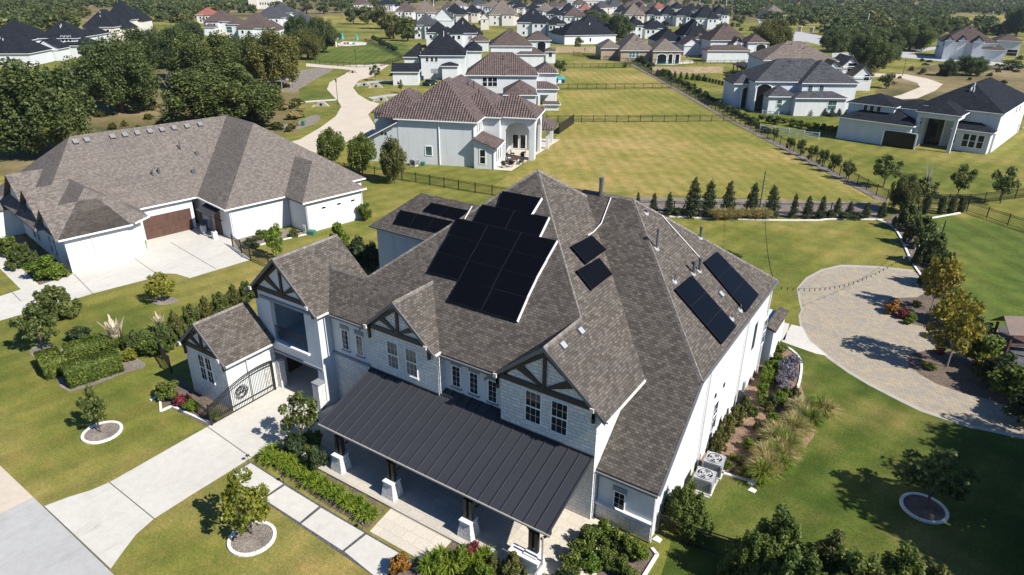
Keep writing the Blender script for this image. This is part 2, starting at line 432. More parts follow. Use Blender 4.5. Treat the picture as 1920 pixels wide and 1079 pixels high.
def glass(name, c, rough=.06):
    m_, t, p = newmat(name); v = coord(t)
    t.links.new(ramp(t, noise(t, v, 1.3, 2), [(.35, tuple(x*.5 for x in c)), (.65, c)]), p.inputs['Base Color'])
    p.inputs['Roughness'].default_value = rough; p.inputs['Specular IOR Level'].default_value = .3
    return m_
M['glass'] = glass('window glass', (.014, .016, .015))
M['glass_b'] = glass('window with blinds', (.22, .19, .15), .15)
M['glass_t'] = glass('teal window glass', (.06, .13, .12))
M['lawn'] = grass('lawn olive', (.082, .108, .022), (.145, .152, .034), (.21, .19, .06), .07, R(12), 1.3)
M['lawn_g'] = grass('lawn green', (.038, .068, .012), (.075, .10, .02), (.15, .142, .045), .09, R(20), 1.2, .09)
M['lawn_b'] = grass('lawn bright', (.058, .088, .018), (.085, .118, .024), (.125, .142, .035), .09, R(-35), 1.4)
M['field'] = grass('field dry', (.12, .14, .028), (.205, .188, .05), (.28, .225, .085), .06, R(-37), 1.0, .035)
M['meadow'] = grass('meadow rough', (.07, .075, .028), (.14, .12, .055), (.22, .18, .10), 0, 0, 1, .03)
M['bark'] = plain('bark', (.10, .08, .062), .95, .3, 6, bmp=.6, fine=20)
M['barkpale'] = plain('pale bark', (.26, .22, .18), .95, .25, 6, bmp=.6, fine=20)
M['oak'] = leafmat('oak leaves', (.05, .072, .019), (.115, .148, .038), (.19, .22, .065), .42)
M['oak_d'] = leafmat('dark oak leaves', (.042, .066, .02), (.09, .122, .035), (.155, .19, .058), .40)
M['oak_y'] = leafmat('yellowing oak leaves', (.06, .07, .018), (.125, .135, .032), (.20, .20, .052), .38)
M['yel'] = leafmat('lime leaves', (.13, .15, .015), (.25, .26, .03), (.38, .36, .06), .45)
M['gold'] = leafmat('golden leaves', (.12, .12, .02), (.25, .22, .032), (.42, .33, .055), .42)
M['shrub'] = leafmat('shrub leaves', (.055, .085, .015), (.115, .16, .028), (.20, .25, .05), .42)
M['shrub_b'] = leafmat('bright shrub leaves', (.07, .12, .012), (.13, .20, .02), (.22, .30, .04), .4)
M['conif'] = leafmat('conifer leaves', (.02, .036, .014), (.045, .07, .025), (.085, .115, .04), .35)
M['straw'] = leafmat('straw grass', (.19, .17, .06), (.34, .29, .12), (.50, .43, .22), .35)
M['lilac'] = leafmat('lilac flowers', (.11, .10, .13), (.19, .17, .24), (.28, .26, .35), .3)
M['redfl'] = leafmat('red flowers', (.05, .05, .015), (.22, .03, .05), (.35, .05, .09), .3)
M['orange'] = leafmat('orange flowers', (.10, .09, .012), (.32, .12, .02), (.42, .22, .04), .3)
M['plume'] = leafmat('plume heads', (.45, .40, .30), (.58, .52, .41), (.68, .62, .5), .3)
M['grey_br'] = plain('bare grey branches', (.26, .24, .22), .9, .15)
M['green_p'] = plain('green plastic box', (.03, .17, .12), .5, .1)
M['blue_p'] = plain('blue plastic', (.01, .045, .13), .4, .1)
M['teal'] = plain('teal canvas', (.02, .32, .34), .8, .1)
M['acmetal'] = plain('grey ac metal', (.30, .31, .32), .5, .1)
M['water'] = glass('pool water', (.03, .25, .30), .05)
M['red_p'] = plain('red paint', (.45, .03, .02), .5, .1)
#@@END_HEAD
# ================================================================ SETTING: ground, roads, paths
def struct(name, mb, mat):
    ob = mb.build(name, mat); ob['kind'] = 'structure'; return ob
def sheet_px(name, px, mat, z, smooth=0):
    pts = [A(x, y, 0) for x, y in px]
    if smooth: pts = smooth_poly(pts, smooth)
    return sheet_w(name, [(p.x, p.y) for p in pts], mat, z)
def sheet_w(name, pts, mat, z):
    import bmesh
    bm = bmesh.new(); vs = [bm.verts.new((x, y, z)) for x, y in pts]
    f = bm.faces.new(vs); f.normal_update()
    if f.normal.z < 0: f.normal_flip()
    bmesh.ops.triangulate(bm, faces=[f])
    me = bpy.data.meshes.new(name); bm.to_mesh(me); bm.free(); me.materials.append(mat)
    ul = me.uv_layers.new(name='UVMap')
    for l in me.loops: ul.data[l.index].uv = me.vertices[l.vertex_index].co.xy
    ob = bpy.data.objects.new(name, me); col.objects.link(ob); ob['kind'] = 'structure'; return ob
mb = MB(); mb.face([(-3500, -600, 0), (2500, -600, 0), (2500, 4500, 0), (-3500, 4500, 0)]); struct('ground', mb, M['lawn'])
Z1, Z2, Z3, Z4, Z5 = .006, .012, .018, .024, .030
# far rough land, dry meadow, fields
sheet_px('meadow', [(0, 330), (0, 286), (110, 215), (200, 150), (430, 100), (560, 130), (560, 250), (380, 260), (150, 345)], M['meadow'], Z1)
sheet_px('far_meadow', [(-900, 40), (3000, 40), (2600, -25), (-600, -25)], M['meadow'], Z1)
sheet_px('field', [(1075, 228), (1380, 228), (1660, 374), (1640, 384), (925, 350), (1000, 295)], M['field'], Z2)
sheet_px('middle_field', [(1040, 170), (1270, 168), (1375, 222), (1030, 222), (1020, 205)], M['field'], Z2)
sheet_px('upper_field', [(1050, 131), (1185, 128), (1262, 163), (1046, 163)], M['field'], Z2)
sheet_px('top_field', [(1045, 105), (1110, 102), (1180, 124), (1050, 127)], M['lawn'], Z2)
sheet_px('neighbour_lawn', [(1695, 408), (1760, 400), (1860, 418), (1990, 450), (2200, 640), (1920, 640), (1850, 600), (1790, 520)], M['lawn_b'], Z2)
sheet_px('garden_lawn', [(1240, 1079), (1300, 880), (1440, 600), (1470, 620), (1530, 650), (1640, 722), (1740, 770), (1850, 805), (2100, 850), (2300, 1250), (1250, 1250)], M['lawn_g'], Z1)
sheet_px('far_garden_lawn', [(1260, 412), (1640, 412), (1690, 450), (1720, 510), (1560, 505), (1500, 545), (1505, 612), (1440, 600), (1300, 500)], M['lawn'], Z1)
sheet_px('right_meadow', [(1660, 215), (1640, 170), (1700, 130), (1800, 115), (2100, 140), (2200, 220), (1950, 200), (1800, 180)], M['meadow'], Z1)
sheet_px('hill_field', [(1770, 30), (1900, 27), (1910, 40), (1780, 48)], M['field'], Z3)
sheet_px('park_meadow', [(590, 32), (640, 28), (720, 30), (735, 45), (700, 52), (620, 48)], M['field'], Z3)
sheet_px('play_lawn', [(575, 115), (600, 95), (740, 78), (770, 95), (760, 110), (690, 122), (600, 118)], M['lawn_b'], Z3, 3)
sheet_px('corner_lawn', [(655, 232), (620, 262), (590, 262), (680, 212), (700, 205), (712, 222), (705, 262)], M['lawn'], Z2)
sheet_px('dirt_strip', [(1376, 231), (1384, 229), (1530, 303), (1668, 376), (1655, 381), (1520, 309)], M['mulch2'], Z4)
sheet_px('dirt_strip', [(1180, 121), (1186, 120), (1264, 164), (1380, 230), (1374, 231), (1258, 166)], M['mulch2'], Z5)
# streets and drives
def strip(name, p1, p2, w_, mat, z, e0=40, e1=40):
    d = (p2-p1).normalized(); n = Vector((d.y, -d.x, 0)); n = n if n.dot(Vector((0, -1, 0)) - Vector((1, 0, 0))*.0) > 0 else -n
    a, b_ = p1-d*e0, p2+d*e1
    return sheet_w(name, [(q.x, q.y) for q in (a, b_, b_+n*w_, a+n*w_)], mat, z)
s1, s2 = A(0, 875), A(205, 1072)
sd_ = (s2-s1).normalized(); sn = Vector((sd_.y, -sd_.x, 0)); sn = sn if sn.y < 0 else -sn
j = A(78, 948)-sd_*1.0
sheet_w('street', [(q.x, q.y) for q in (s1-sd_*60, j, j+sn*9, s1-sd_*60+sn*9)], M['tanroad'], Z3)
sheet_w('street_apron', [(q.x, q.y) for q in (j, s2+sd_*30, s2+sd_*30+sn*9, j+sn*9)], M['conc2'], Z3)
dl = [A(*p) for p in ((82, 950), (130, 932), (170, 920), (205, 905), (290, 857))]
dr = [A(*p) for p in ((425, 888), (360, 928), (288, 974), (255, 1003), (230, 1036), (207, 1068))]
pts = [(p.x, p.y) for p in dl] + [(-33.95, 17), (-33.95, 40), (-29.3, 40), (-29.3, 19.6)] + [(p.x, p.y) for p in dr]
sheet_w('driveway', pts, M['conc'], Z2)
sheet_px('neighbour_driveway', [(472, 487), (356, 522), (330, 514), (304, 513), (278, 524), (174, 551), (152, 558), (0, 602), (-300, 680), (-340, 620), (0, 556), (39, 543), (0, 504), (-60, 450), (-60, 415), (0, 467), (74, 535), (137, 513), (252, 485), (276, 470), (273, 440), (360, 420), (390, 416), (430, 440), (450, 470)], M['conc'], Z2)
sheet_w('carport_floor', [(-34.9, 23.6), (-29.4, 23.6), (-29.4, 28.4), (-34.9, 28.4)], M['conc'], Z3)
joint = plain('expansion joint', (.12, .11, .10), .9, .1)
def line_w(name, a, b_, w_, mat, z):
    d = (b_-a).normalized(); n = Vector((d.y, -d.x, 0))*w_/2
    return sheet_w(name, [(q.x, q.y) for q in (a-n, b_-n, b_+n, a+n)], mat, z)
for a, b_ in (((205, 905), (290, 974)), ((82, 950), (207, 1068)), ((385, 798), (470, 858)), ((137, 513), (174, 551)), ((252, 485), (292, 513)), ((0, 525), (39, 565)), ((320, 455), (405, 505))):
    line_w('pavement_joint', A(*a), A(*b_), .05, joint, Z4)
sheet_px('road', [(1240, 178), (1250, 178)] and [(712, 250), (690, 215), (712, 195), (693, 190), (672, 178), (662, 165), (672, 152), (700, 143), (715, 132), (730, 122), (700, 120), (640, 124), (574, 119), (574, 125), (628, 129), (662, 132), (640, 143), (618, 155), (613, 168), (632, 188), (640, 200), (630, 218), (600, 240), (562, 262), (540, 268), (600, 290), (660, 262)], M['tanroad'], Z3)
sheet_px('left_road', [(123, 138), (135, 132), (160, 122), (165, 132), (150, 142), (158, 170), (170, 200), (140, 195), (150, 165), (143, 148)], M['tanroad'], Z3)
sheet_px('side_path', [(560, 191), (630, 186), (630, 189), (560, 194)], M['conc'], Z5)
sheet_px('side_path', [(668, 157), (700, 152), (735, 152), (735, 155), (700, 156), (668, 160)], M['conc2'], Z4)
sheet_px('side_path', [(690, 183), (725, 178), (765, 175), (765, 179), (725, 182), (700, 187)], M['conc2'], Z4)
sheet_px('gravel_patch', [(560, 228), (592, 215), (600, 226), (570, 240), (530, 245), (525, 236)], M['mulch2'], Z2, 3)
sheet_px('gravel_patch', [(560, 135), (600, 128), (625, 130), (590, 150), (560, 168), (540, 170)], M['mulch2'], Z2, 3)
sheet_px('right_road', [(1420, 35), (1450, 55), (1520, 62), (1560, 75), (1640, 80), (1640, 92), (1560, 90), (1500, 76), (1430, 62)], M['conc2'], Z4)
sheet_px('estate_road', [(1430, 75), (1470, 80), (1530, 78), (1535, 70), (1500, 66), (1430, 70)], M['conc2'], Z5)
sheet_px('back_road', [(1560, 100), (1660, 97), (1755, 88), (1755, 93), (1700, 102), (1780, 108), (1900, 120), (2100, 118), (2100, 126), (1920, 128), (1760, 115), (1660, 105), (1560, 108)], M['conc2'], Z4)
sheet_px('curved_drive', [(1640, 138), (1700, 140), (1740, 148), (1768, 158), (1755, 170), (1720, 185), (1640, 190), (1690, 178), (1725, 164), (1720, 156), (1690, 147), (1640, 144)], M['tanroad'], Z4)
# paved court
pave = [(1498, 541), (1502, 566), (1506, 582), (1501, 592), (1504, 610), (1522, 639), (1555, 668), (1595, 697), (1632, 719), (1680, 743), (1729, 767), (1815, 796), (1920, 818), (2150, 880), (2150, 830), (1920, 779), (1863, 752), (1805, 738), (1753, 719), (1725, 703), (1706, 688), (1700, 673), (1712, 663), (1748, 656), (1765, 640), (1748, 617), (1709, 608), (1671, 591), (1654, 572), (1670, 560), (1720, 558), (1742, 545), (1728, 522), (1716, 511), (1680, 506), (1642, 503), (1577, 501), (1543, 508), (1514, 524)]
sheet_px('paved_court', pave, M['pavers'], Z3)
sheet_px('court_border', smooth_poly([Vector((x, y, 0)) for x, y in [(1494, 541), (1498, 566), (1502, 582), (1497, 592), (1500, 612), (1518, 642), (1551, 672), (1592, 701), (1629, 723), (1677, 748), (1726, 772), (1813, 801), (1920, 824), (2150, 890), (2150, 860), (1700, 640), (1714, 507), (1642, 499), (1577, 497), (1541, 505), (1511, 521)]], 1) and [(1494, 541), (1498, 566), (1502, 582), (1497, 592), (1500, 612), (1518, 642), (1551, 672), (1592, 701), (1629, 723), (1677, 748), (1726, 772), (1813, 801), (1920, 824), (2150, 890), (2150, 860), (1720, 700), (1650, 600), (1714, 507), (1642, 499), (1577, 497), (1541, 505), (1511, 521)], M['gravelroad2'], Z2)
sheet_px('planting_bed', [(1654, 573), (1671, 591), (1709, 608), (1748, 617), (1790, 660), (1748, 656), (1712, 663), (1700, 673), (1706, 688), (1725, 703), (1753, 719), (1805, 738), (1863, 752), (1920, 779), (1990, 800), (2000, 700), (1880, 640), (1800, 560), (1760, 480), (1720, 410), (1690, 395), (1660, 412), (1685, 445), (1712, 500), (1742, 545), (1720, 558), (1670, 560)], M['mulch'], Z4)
sheet_px('gravel_yard', [(1870, 612), (1915, 620), (2100, 660), (2100, 760), (1960, 740), (1900, 690)], M['gravel'], Z5)
# walks around the main house
sheet_px('side_walk', [(1445, 598), (1480, 608), (1472, 638), (1452, 640)], M['conc'], Z3)
sheet_px('side_walk', [(1484, 609), (1504, 614), (1518, 640), (1552, 668), (1530, 664), (1465, 641)], M['conc'], Z3)
for q in ([(429, 893), (470, 869), (531, 908), (492, 935)], [(495, 937), (534, 911), (598, 950), (562, 980)], [(565, 983), (602, 953), (683, 1000), (642, 1033)], [(646, 1035), (687, 1003), (762, 1046), (725, 1079), (700, 1079)]):
    sheet_px('walk_slab', q, M['conc'], Z3)
sheet_px('entry_court', [(693, 997), (737, 950), (850, 1012), (805, 1060)], M['trav'], Z3)
sheet_px('gravel_joint', [(425, 892), (470, 866), (602, 948), (740, 1030), (765, 1044), (800, 1062), (790, 1079), (698, 1079)], M['gravel'], Z2)
sheet_w('porch_floor', [(-28.9, 19.25), (-11.3, 19.25), (-8.9, 19.6), (-9.3, 23.0), (-9.7, 24.4), (-10.9, 24.4), (-10.9, 24.9), (-29.3, 24.9), (-29.3, 20.5)], M['porchfl'], .15)
mb = MB(); mb.box(-28.9, -11.35, 19.25, 19.4, 0, .146); struct('porch_step', mb, M['trav'])
sheet_w('porch_edge', [(-13.6, 19.26), (-11.3, 19.26), (-8.95, 19.6), (-9.35, 23.0), (-9.75, 24.35), (-13.6, 24.35)], M['trav'], .156)
sheet_px('front_bed', [(481, 852), (520, 832), (600, 820), (722, 960), (690, 992), (600, 940)], M['mulch'], Z3)
sheet_px('front_bed', [(740, 1079), (735, 1060), (770, 1050), (805, 1062), (850, 1016), (960, 1070), (1090, 1000), (1100, 985), (1215, 1030), (1235, 1030), (1200, 1100), (800, 1100)], M['mulch'], Z3)
sheet_px('gate_bed', [(282, 750), (335, 705), (365, 735), (434, 772), (398, 797), (385, 798), (320, 765)], M['mulch'], Z3)
sheet_px('side_bed', [(1300, 860), (1345, 780), (1400, 700), (1452, 648), (1480, 655), (1503, 680), (1500, 720), (1530, 800), (1500, 850), (1455, 893), (1420, 902), (1385, 895), (1355, 885)], M['dirt'], Z3, 3)
sheet_px('hedge_bed', [(1190, 409), (1300, 405), (1655, 409), (1645, 380), (1190, 370)], M['mulch2'], Z3)
sheet_px('neighbour_bed', [(75, 535), (135, 515), (100, 490), (40, 440), (20, 455)], M['mulch'], Z4)
sheet_px('neighbour_bed', [(450, 470), (540, 445), (575, 440), (560, 430), (440, 440)], M['mulch2'], Z4)
# ================================================================ MAIN HOUSE
HL = Vector((-21, 30, 0))
house = thing('white_house', 'large white stone house with solar panels and a black metal porch roof', 'house', HL)
SPL = ('stone_wall', 'stucco_wall', 'gutter', 'pale_gutter', 'trim_band', 'ridge_cap', 'wall_vent', 'flashing', 'porch_beam')
def part(mb, name, mat, parent=None, off=None): return (mb.split if name in SPL else mb.build)(name, mat, parent or house, off if off is not None else HL)
S = .83
GE = 6.65   # upper eave height
def F_z(y): return GE+S*(y-24.3)               # front roof plane
def E_z(x): return 9.34-S*(x+13.84)            # plane facing +x, runs into the gable slope
def RF_z(y): return 3.2+.825*(y-24.4)
pk = (-20.4, 33.9, F_z(33.9))
r = MB()
# great hipped roof: front, right, left and back planes
def hipdown(t): return (pk[0]-t, pk[1]-t, pk[2]-S*t)
t_ = pk[1]-26.5
r.sheet([(-31.6, 24.3, GE), (-16.2, 24.3, GE), (-13.84, 24.3+(9.34-GE)/S-.06, 9.34), pk, hipdown(t_), (-31.6, 26.5, F_z(26.5))])
r.sheet([hipdown(t_), pk, (pk[0], 40, 9.5), (-29, 40, 7.2)])
r.sheet([(-31.6, 26.5, F_z(26.5)), hipdown(t_), (-27.8, 29, 6.4), (-31.6, 29, 6.4)])
xe = -10.4; ez = E_z(xe)
r.sheet([(-13.84, 23.9, 9.34), (xe, 23.9, ez), (xe, 24.4+(ez-3.2)/.825, ez), (-19.4, 34.8+2.2, E_z(-19.4)), (-17.5, 38, E_z(-17.5)), (-20.3, 34.0, pk[2]-.08), pk, (-13.84, 27.54, 9.34)] if 0 else [(-13.84, 23.9, 9.34), (xe, 23.9, ez), (xe, 28.9, ez), (-13.0, 38.5, E_z(-13.0)-.0), (-15.9, 38.4, E_z(-15.9)), pk, (-13.84, 27.54, 9.34)])
r.sheet([pk, (-15.9, 38.4, E_z(-15.9)), (-15.9, 44, 7), (-20.4, 44, 7)])
# left slope of the big gable
r.sheet([(-13.84, 23.9, 9.34), (-13.84, 27.54, 9.34), (-16.95, 24.4, GE), (-16.95, 23.9, 6.6)])
# right wing
ye = 29.0; ez2 = RF_z(ye); rx = -15.25; ry = 36.4; rz_ = RF_z(36.4)
r.sheet([(-7.72, 24.4, 3.2), (-10.95, 24.4, 3.2), (-10.95, 27.2, RF_z(27.2)), (-14.3, 28.5, RF_z(28.5)), (-19.6, 36.4, rz_), (rx, ry, rz_), (-7.72, ye, ez2)])
r.sheet([(-7.72, ye, ez2), (rx, ry, rz_), (-7.72, 43.85, ez2)])
r.sheet([(rx, ry, rz_), (-19.6, ry, rz_), (-19.6, 43.85, ez2), (-7.72, 43.85, ez2)])
# mid gable
r.sheet([(-23.25, 23.85, 9.1), (-23.25, 27.3, 9.1), (-20.52, 24.5, GE+.05), (-20.52, 23.85, 6.7)])
r.sheet([(-23.25, 23.85, 9.1), (-23.25, 27.3, 9.1), (-26.0, 24.5, GE+.05), (-26.0, 23.85, 6.7)])
# left gable over the drive-through
for sx in (-1, 1):
    x_ = -32.3+sx*3.24
    r.sheet([(-32.3, 23.35, 9.7), (-32.3, 28.5, 9.7), (x_, 28.5, 6.72), (x_, 23.35, 6.72)])
# rear left wing
r.hip(-38.2, -25, 37.3, 43.3, 6.6, S)
r.hip(-33, -15, 38.0, 47, 6.2, .75)
# garage wing
for sx in (-1, 1):
    x_ = -36.05+sx*2.45
    r.sheet([(-36.05, 19.85, 5.75), (-36.05, 23.7, 5.75), (x_, 23.7, 3.55), (x_, 19.85, 3.55)])
# small lean-to at the back right corner
r.sheet([(-8.0, 44.4, 3.25), (-8.0, 48.2, 3.25), (-7.3, 48.2, 3.0), (-7.3, 44.4, 3.0)])
roof = part(r, 'roof', M['roof'])
# ridge caps
r = MB()
def cap(a, b_, w_=.16):
    a, b_ = Vector(a), Vector(b_); d = (b_-a).normalized(); s_ = d.cross(Vector((0, 0, 1))).normalized()
    n = s_.cross(d)
    c0 = n*.035; pts = [a+c0, b_+c0, b_+s_*w_-n*.07+Vector((0, 0, -.03)), a+s_*w_-n*.07+Vector((0, 0, -.03))]
    r.face(pts); pts = [b_+c0, a+c0, a-s_*w_-n*.07+Vector((0, 0, -.03)), b_-s_*w_-n*.07+Vector((0, 0, -.03))]; r.face(pts)
cap(pk, (-13.84, 27.54, 9.34)); cap(pk, (-15.9, 38.4, E_z(-15.9))); cap(pk, hipdown(t_)); cap((-7.72, ye, ez2), (rx, ry, rz_)); cap((rx, ry, rz_), (-7.72, 43.85, ez2)); cap((rx, ry, rz_), (-18.6, ry, rz_))
cap((-13.84, 23.9, 9.34), (-13.84, 27.54, 9.34), .13); cap((-23.25, 23.85, 9.1), (-23.25, 27.3, 9.1), .13); cap((-32.3, 23.35, 9.7), (-32.3, 28.5, 9.7), .13); cap((-36.05, 19.85, 5.75), (-36.05, 23.7, 5.75), .13)
cap(hipdown(t_), (-30.8, 26.5, F_z(26.5)), .13)
part(r, 'ridge_cap', M['ridge_sh'], roof, HL)
# ---- walls
XW = -7.95
w_ = MB()   # stucco
T0 = .0
w_.prism([(XW, 24.75, 1.1), (XW, 24.75, 3.0), (XW, ye+.4, ez2-.2), (XW, 43.6, ez2-.2), (XW, 43.6, 0), (XW, 25.05, 0), (XW, 25.05, 1.1)], (-.25, 0, 0))
w_.box(-10.9, XW-.25, 24.75, 25.0, 1.1, 3.12)
w_.prism([(-10.945, 24.46, 3.2), (-10.945, 24.46, ez+.05), (-10.945, 29.4, ez+.05), (-10.945, 29.4, 6.2), (-10.945, 26.0, 3.2)], (-.25, 0, 0))
w_.box(-20.5, -16.4, 24.75, 25.0, 3.4, GE-.1)
w_.box(-29.35, -25.6, 24.75, 25.0, 3.75, GE-.1)
# left gable block (drive-through below, balcony above)
yb = 23.75
w_.box(-35.15, -33.75, yb, yb+.3, 2.75, 6.7); w_.box(-30.6, -29.4, yb, yb+.3, 2.75, 6.7)
w_.box(-33.75, -30.6, yb, yb+.3, 2.75, 3.6); w_.box(-33.75, -30.6, yb, yb+.3, 6.45, 6.7)
w_.prism([(-35.15, yb, 6.7), (-29.4, yb, 6.7), (-32.3, yb, 9.4)], (0, .3, 0))
w_.box(-29.65, -29.4, yb+.3, 29, 0, 6.7); w_.box(-35.15, -34.9, yb+.3, 28.4, 0, 6.7); w_.box(-35.15, -29.4, 28.2, 28.4, 3.3, 6.7)
w_.box(-34.9, -29.65, 24.05, 28.2, 3.05, 3.3)   # floor slab of the balcony
w_.box(-29.95, -29.39, yb-.003, yb+.55, 0, 2.745); w_.box(-34.9, -29.65, 28.42, 28.6, 0, 3.05)
# garage wing side
w_.box(-34.3, -34.05, 20.41, 22.75, 0, 3.6)
# big rear masses
w_.box(-37.85, -25, 37.65, 43, 0, 6.6); w_.box(-25, -16, 37.65, 46.6, 0, 6.2)
w_.box(-29.65, -9, 30, 43.3, 0, 6.4)
w_.box(-8.6, -7.45, 44.6, 48.0, 0, 2.9)
part(w_, 'stucco_wall', M['stucco'])
w_ = MB()   # stone
w_.box(-10.9, XW-.0, 24.6, 25.05, 0, 1.0)
w_.box(-16.4, -10.95, 24.15, 24.45, 0, ez+.0); w_.prism([(-16.6, 24.15, ez), (-10.75, 24.15, ez), (-13.84, 24.15, 9.1)], (0, .3, 0))
w_.box(-11.25, -10.96, 24.45, 25.2, 0, 3.6)
w_.box(-16.4, -16.1, 24.45, 25.0, 0, GE)
w_.box(-25.6, -20.5, 24.15, 24.45, 0, 6.7); w_.prism([(-25.75, 24.15, 6.7), (-20.75, 24.15, 6.7), (-23.25, 24.15, 8.9)], (0, .3, 0))
w_.box(-25.6, -25.3, 24.45, 24.9, 0, 6.65); w_.box(-20.8, -20.5, 24.45, 24.9, 0, 6.65)
w_.box(-29.4, -25.6, 24.7, 24.95, 0, 3.6); w_.box(-20.5, -16.4, 24.75, 25.0, 0, 3.4)
w_.box(-38.1, -34.04, 20.15, 20.4, 0, 3.6); w_.prism([(-38.3, 20.15, 3.6), (-33.85, 20.15, 3.6), (-36.05, 20.15, 5.6)], (0, .25, 0))
w_.box(-38.1, -37.85, 20.4, 23.75, 0, 3.6)
w_.box(-34.32, -34.02, 22.75, 23.75, 0, 3.6); w_.box(-34.02, -33.6, yb-.15, yb+.3, 0, 2.0)
w_.box(-30.0, -29.45, 23.2, 23.74, 0, 1.9)
part(w_, 'stone_wall', M['stone'])
# trim: ledges, lintels
w_ = MB()
w_.box(-10.95, XW+.08, 24.5, 24.75, 1.0, 1.1); part(w_, 'sill_ledge', M['curb'])
w_ = MB(); w_.box(-29.4, -25.61, 24.62, 24.75, 3.6, 3.75); w_.box(-34.6, -29.9, yb-.1, yb, 6.45, 6.62) ; w_.box(-35.0, -29.4, yb-.08, yb, 2.7, 2.85); w_.box(-30.02, -29.38, 23.15, 23.8, 1.9, 2.0)
part(w_, 'trim_band', M['stucco_g'])
w_ = MB(); w_.box(-33.9, -30.45, yb-.16, yb, 3.52, 3.62); part(w_, 'balcony_sill', M['white'])
w_ = MB(); w_.box(-33.75, -30.6, yb+.1, yb+.14, 4.55, 4.6)
for k in range(22): x_ = -33.7+k*.145; w_.box(x_, x_+.018, yb+.11, yb+.13, 3.65, 4.55)
part(w_, 'balcony_railing', M['iron'])
w_ = MB(); w_.box(-33.75, -30.6, 27.6, 27.65, 3.35, 6.6); part(w_, 'balcony_back_wall', M['stucco_g'])
w_ = MB(); w_.box(-34.88, -34.8, 25.2, 26.4, 0, 2.3); part(w_, 'drive_through_door', M['door'])
# porch roof
pr = MB(); PX0, PX1 = -25.65, -11.0
pt = [(PX0, 19.95, 2.6), (PX1, 19.95, 2.6), (PX1, 24.16, 4.04), (PX0, 24.16, 4.04)]
pr.sheet(pt, .1)
sl_ = (4.04-2.6)/(24.16-19.95)
pr.sheet([(-20.48, 24.16, 4.04), (-16.42, 24.16, 4.04), (-16.42, 24.76, 4.04+.6*sl_), (-20.48, 24.76, 4.04+.6*sl_)], .1)
proof = part(pr, 'porch_roof', M['seam'])
pr = MB(); n = 23
for k in range(n+1):
    x_ = PX0+.03+(PX1-PX0-.06)*k/n
    y1 = 24.74 if -20.45 < x_ < -16.45 else 24.14
    pr.bar((x_, 19.95, 2.625), (x_, y1, 2.625+(y1-19.95)*sl_), .04, .075)
part(pr, 'roof_seams', M['seam'], proof)
pr = MB(); pr.box(PX0, -20.5, 24.08, 24.149, 4.0, 4.14); pr.box(-16.4, PX1+.02, 24.08, 24.149, 4.0, 4.14); part(pr, 'flashing', M['iron'], proof)
pr = MB(); pr.box(PX0-.02, PX1+.02, 19.87, 19.95, 2.52, 2.6); pr.box(PX1, PX1+.06, 19.95, 20.0, 2.4, 2.55)
pr.cyl((-11.15, 19.75, 2.5), (-11.15, 19.75, .9), .05); pr.cyl((-11.15, 19.75, .9), (-11.25, 19.3, .6), .05); pr.cyl((-11.25, 19.3, .6), (-11.25, 19.3, .05), .05)
part(pr, 'porch_gutter', M['gutter_t'])
pr = MB()
pr.box(PX0+.2, PX1-.1, 20.2, 20.45, 2.15, 2.42)
for x_ in (PX1-.22, PX0+.2): pr.bar((x_, 20.2, 2.4), (x_, 24.1, 3.7), .12, .2)
part(pr, 'porch_beam', M['dark'])
for cx in (-24.24, -20.45, -15.45, -11.75):
    b_ = MB(); y0, y1 = 19.55, 20.4; hw = .45 if cx != -11.75 else .5
    lo = [(cx-hw, y0, .0), (cx+hw, y0, .0), (cx+hw, y1, .0), (cx-hw, y1, .0)]
    hi = [(cx-hw*.66, y0+.13, 1.08), (cx+hw*.66, y0+.13, 1.08), (cx+hw*.66, y1-.13, 1.08), (cx-hw*.66, y1-.13, 1.08)]
    for k in range(4): j_ = (k+1) % 4; b_.face([lo[k], lo[j_], hi[j_], hi[k]])
    b_.face(hi); pier = part(b_, 'porch_pier', M['stone'])
    b_ = MB(); b_.box(cx-.34, cx+.34, y0+.08, y1-.08, 1.08, 1.16); part(b_, 'pier_cap', M['curb'], pier)
    b_ = MB()
    for dx, dy in ((-.16, 0), (.16, 0), (0, .2)): b_.box(cx+dx-.09, cx+dx+.09, 20.0+dy-.09, 20.0+dy+.09, 1.16, 2.3)
    for sx in (-1, 1): b_.bar((cx+sx*.2, 20.3, 1.75), (cx+sx*.6, 20.3, 2.2), .1, .1)
    part(b_, 'porch_post', M['dark'])
b_ = MB(); b_.box(-12.75, -12.25, 19.55, 19.95, 0, 1.0); b_.box(-12.25, -11.25, 19.5, 19.8, 0, 1.0); part(b_, 'low_stone_wall', M['stone'])
b_ = MB(); b_.box(-12.8, -11.2, 19.45, 19.98, 1.0, 1.08); part(b_, 'wall_cap', M['curb'])
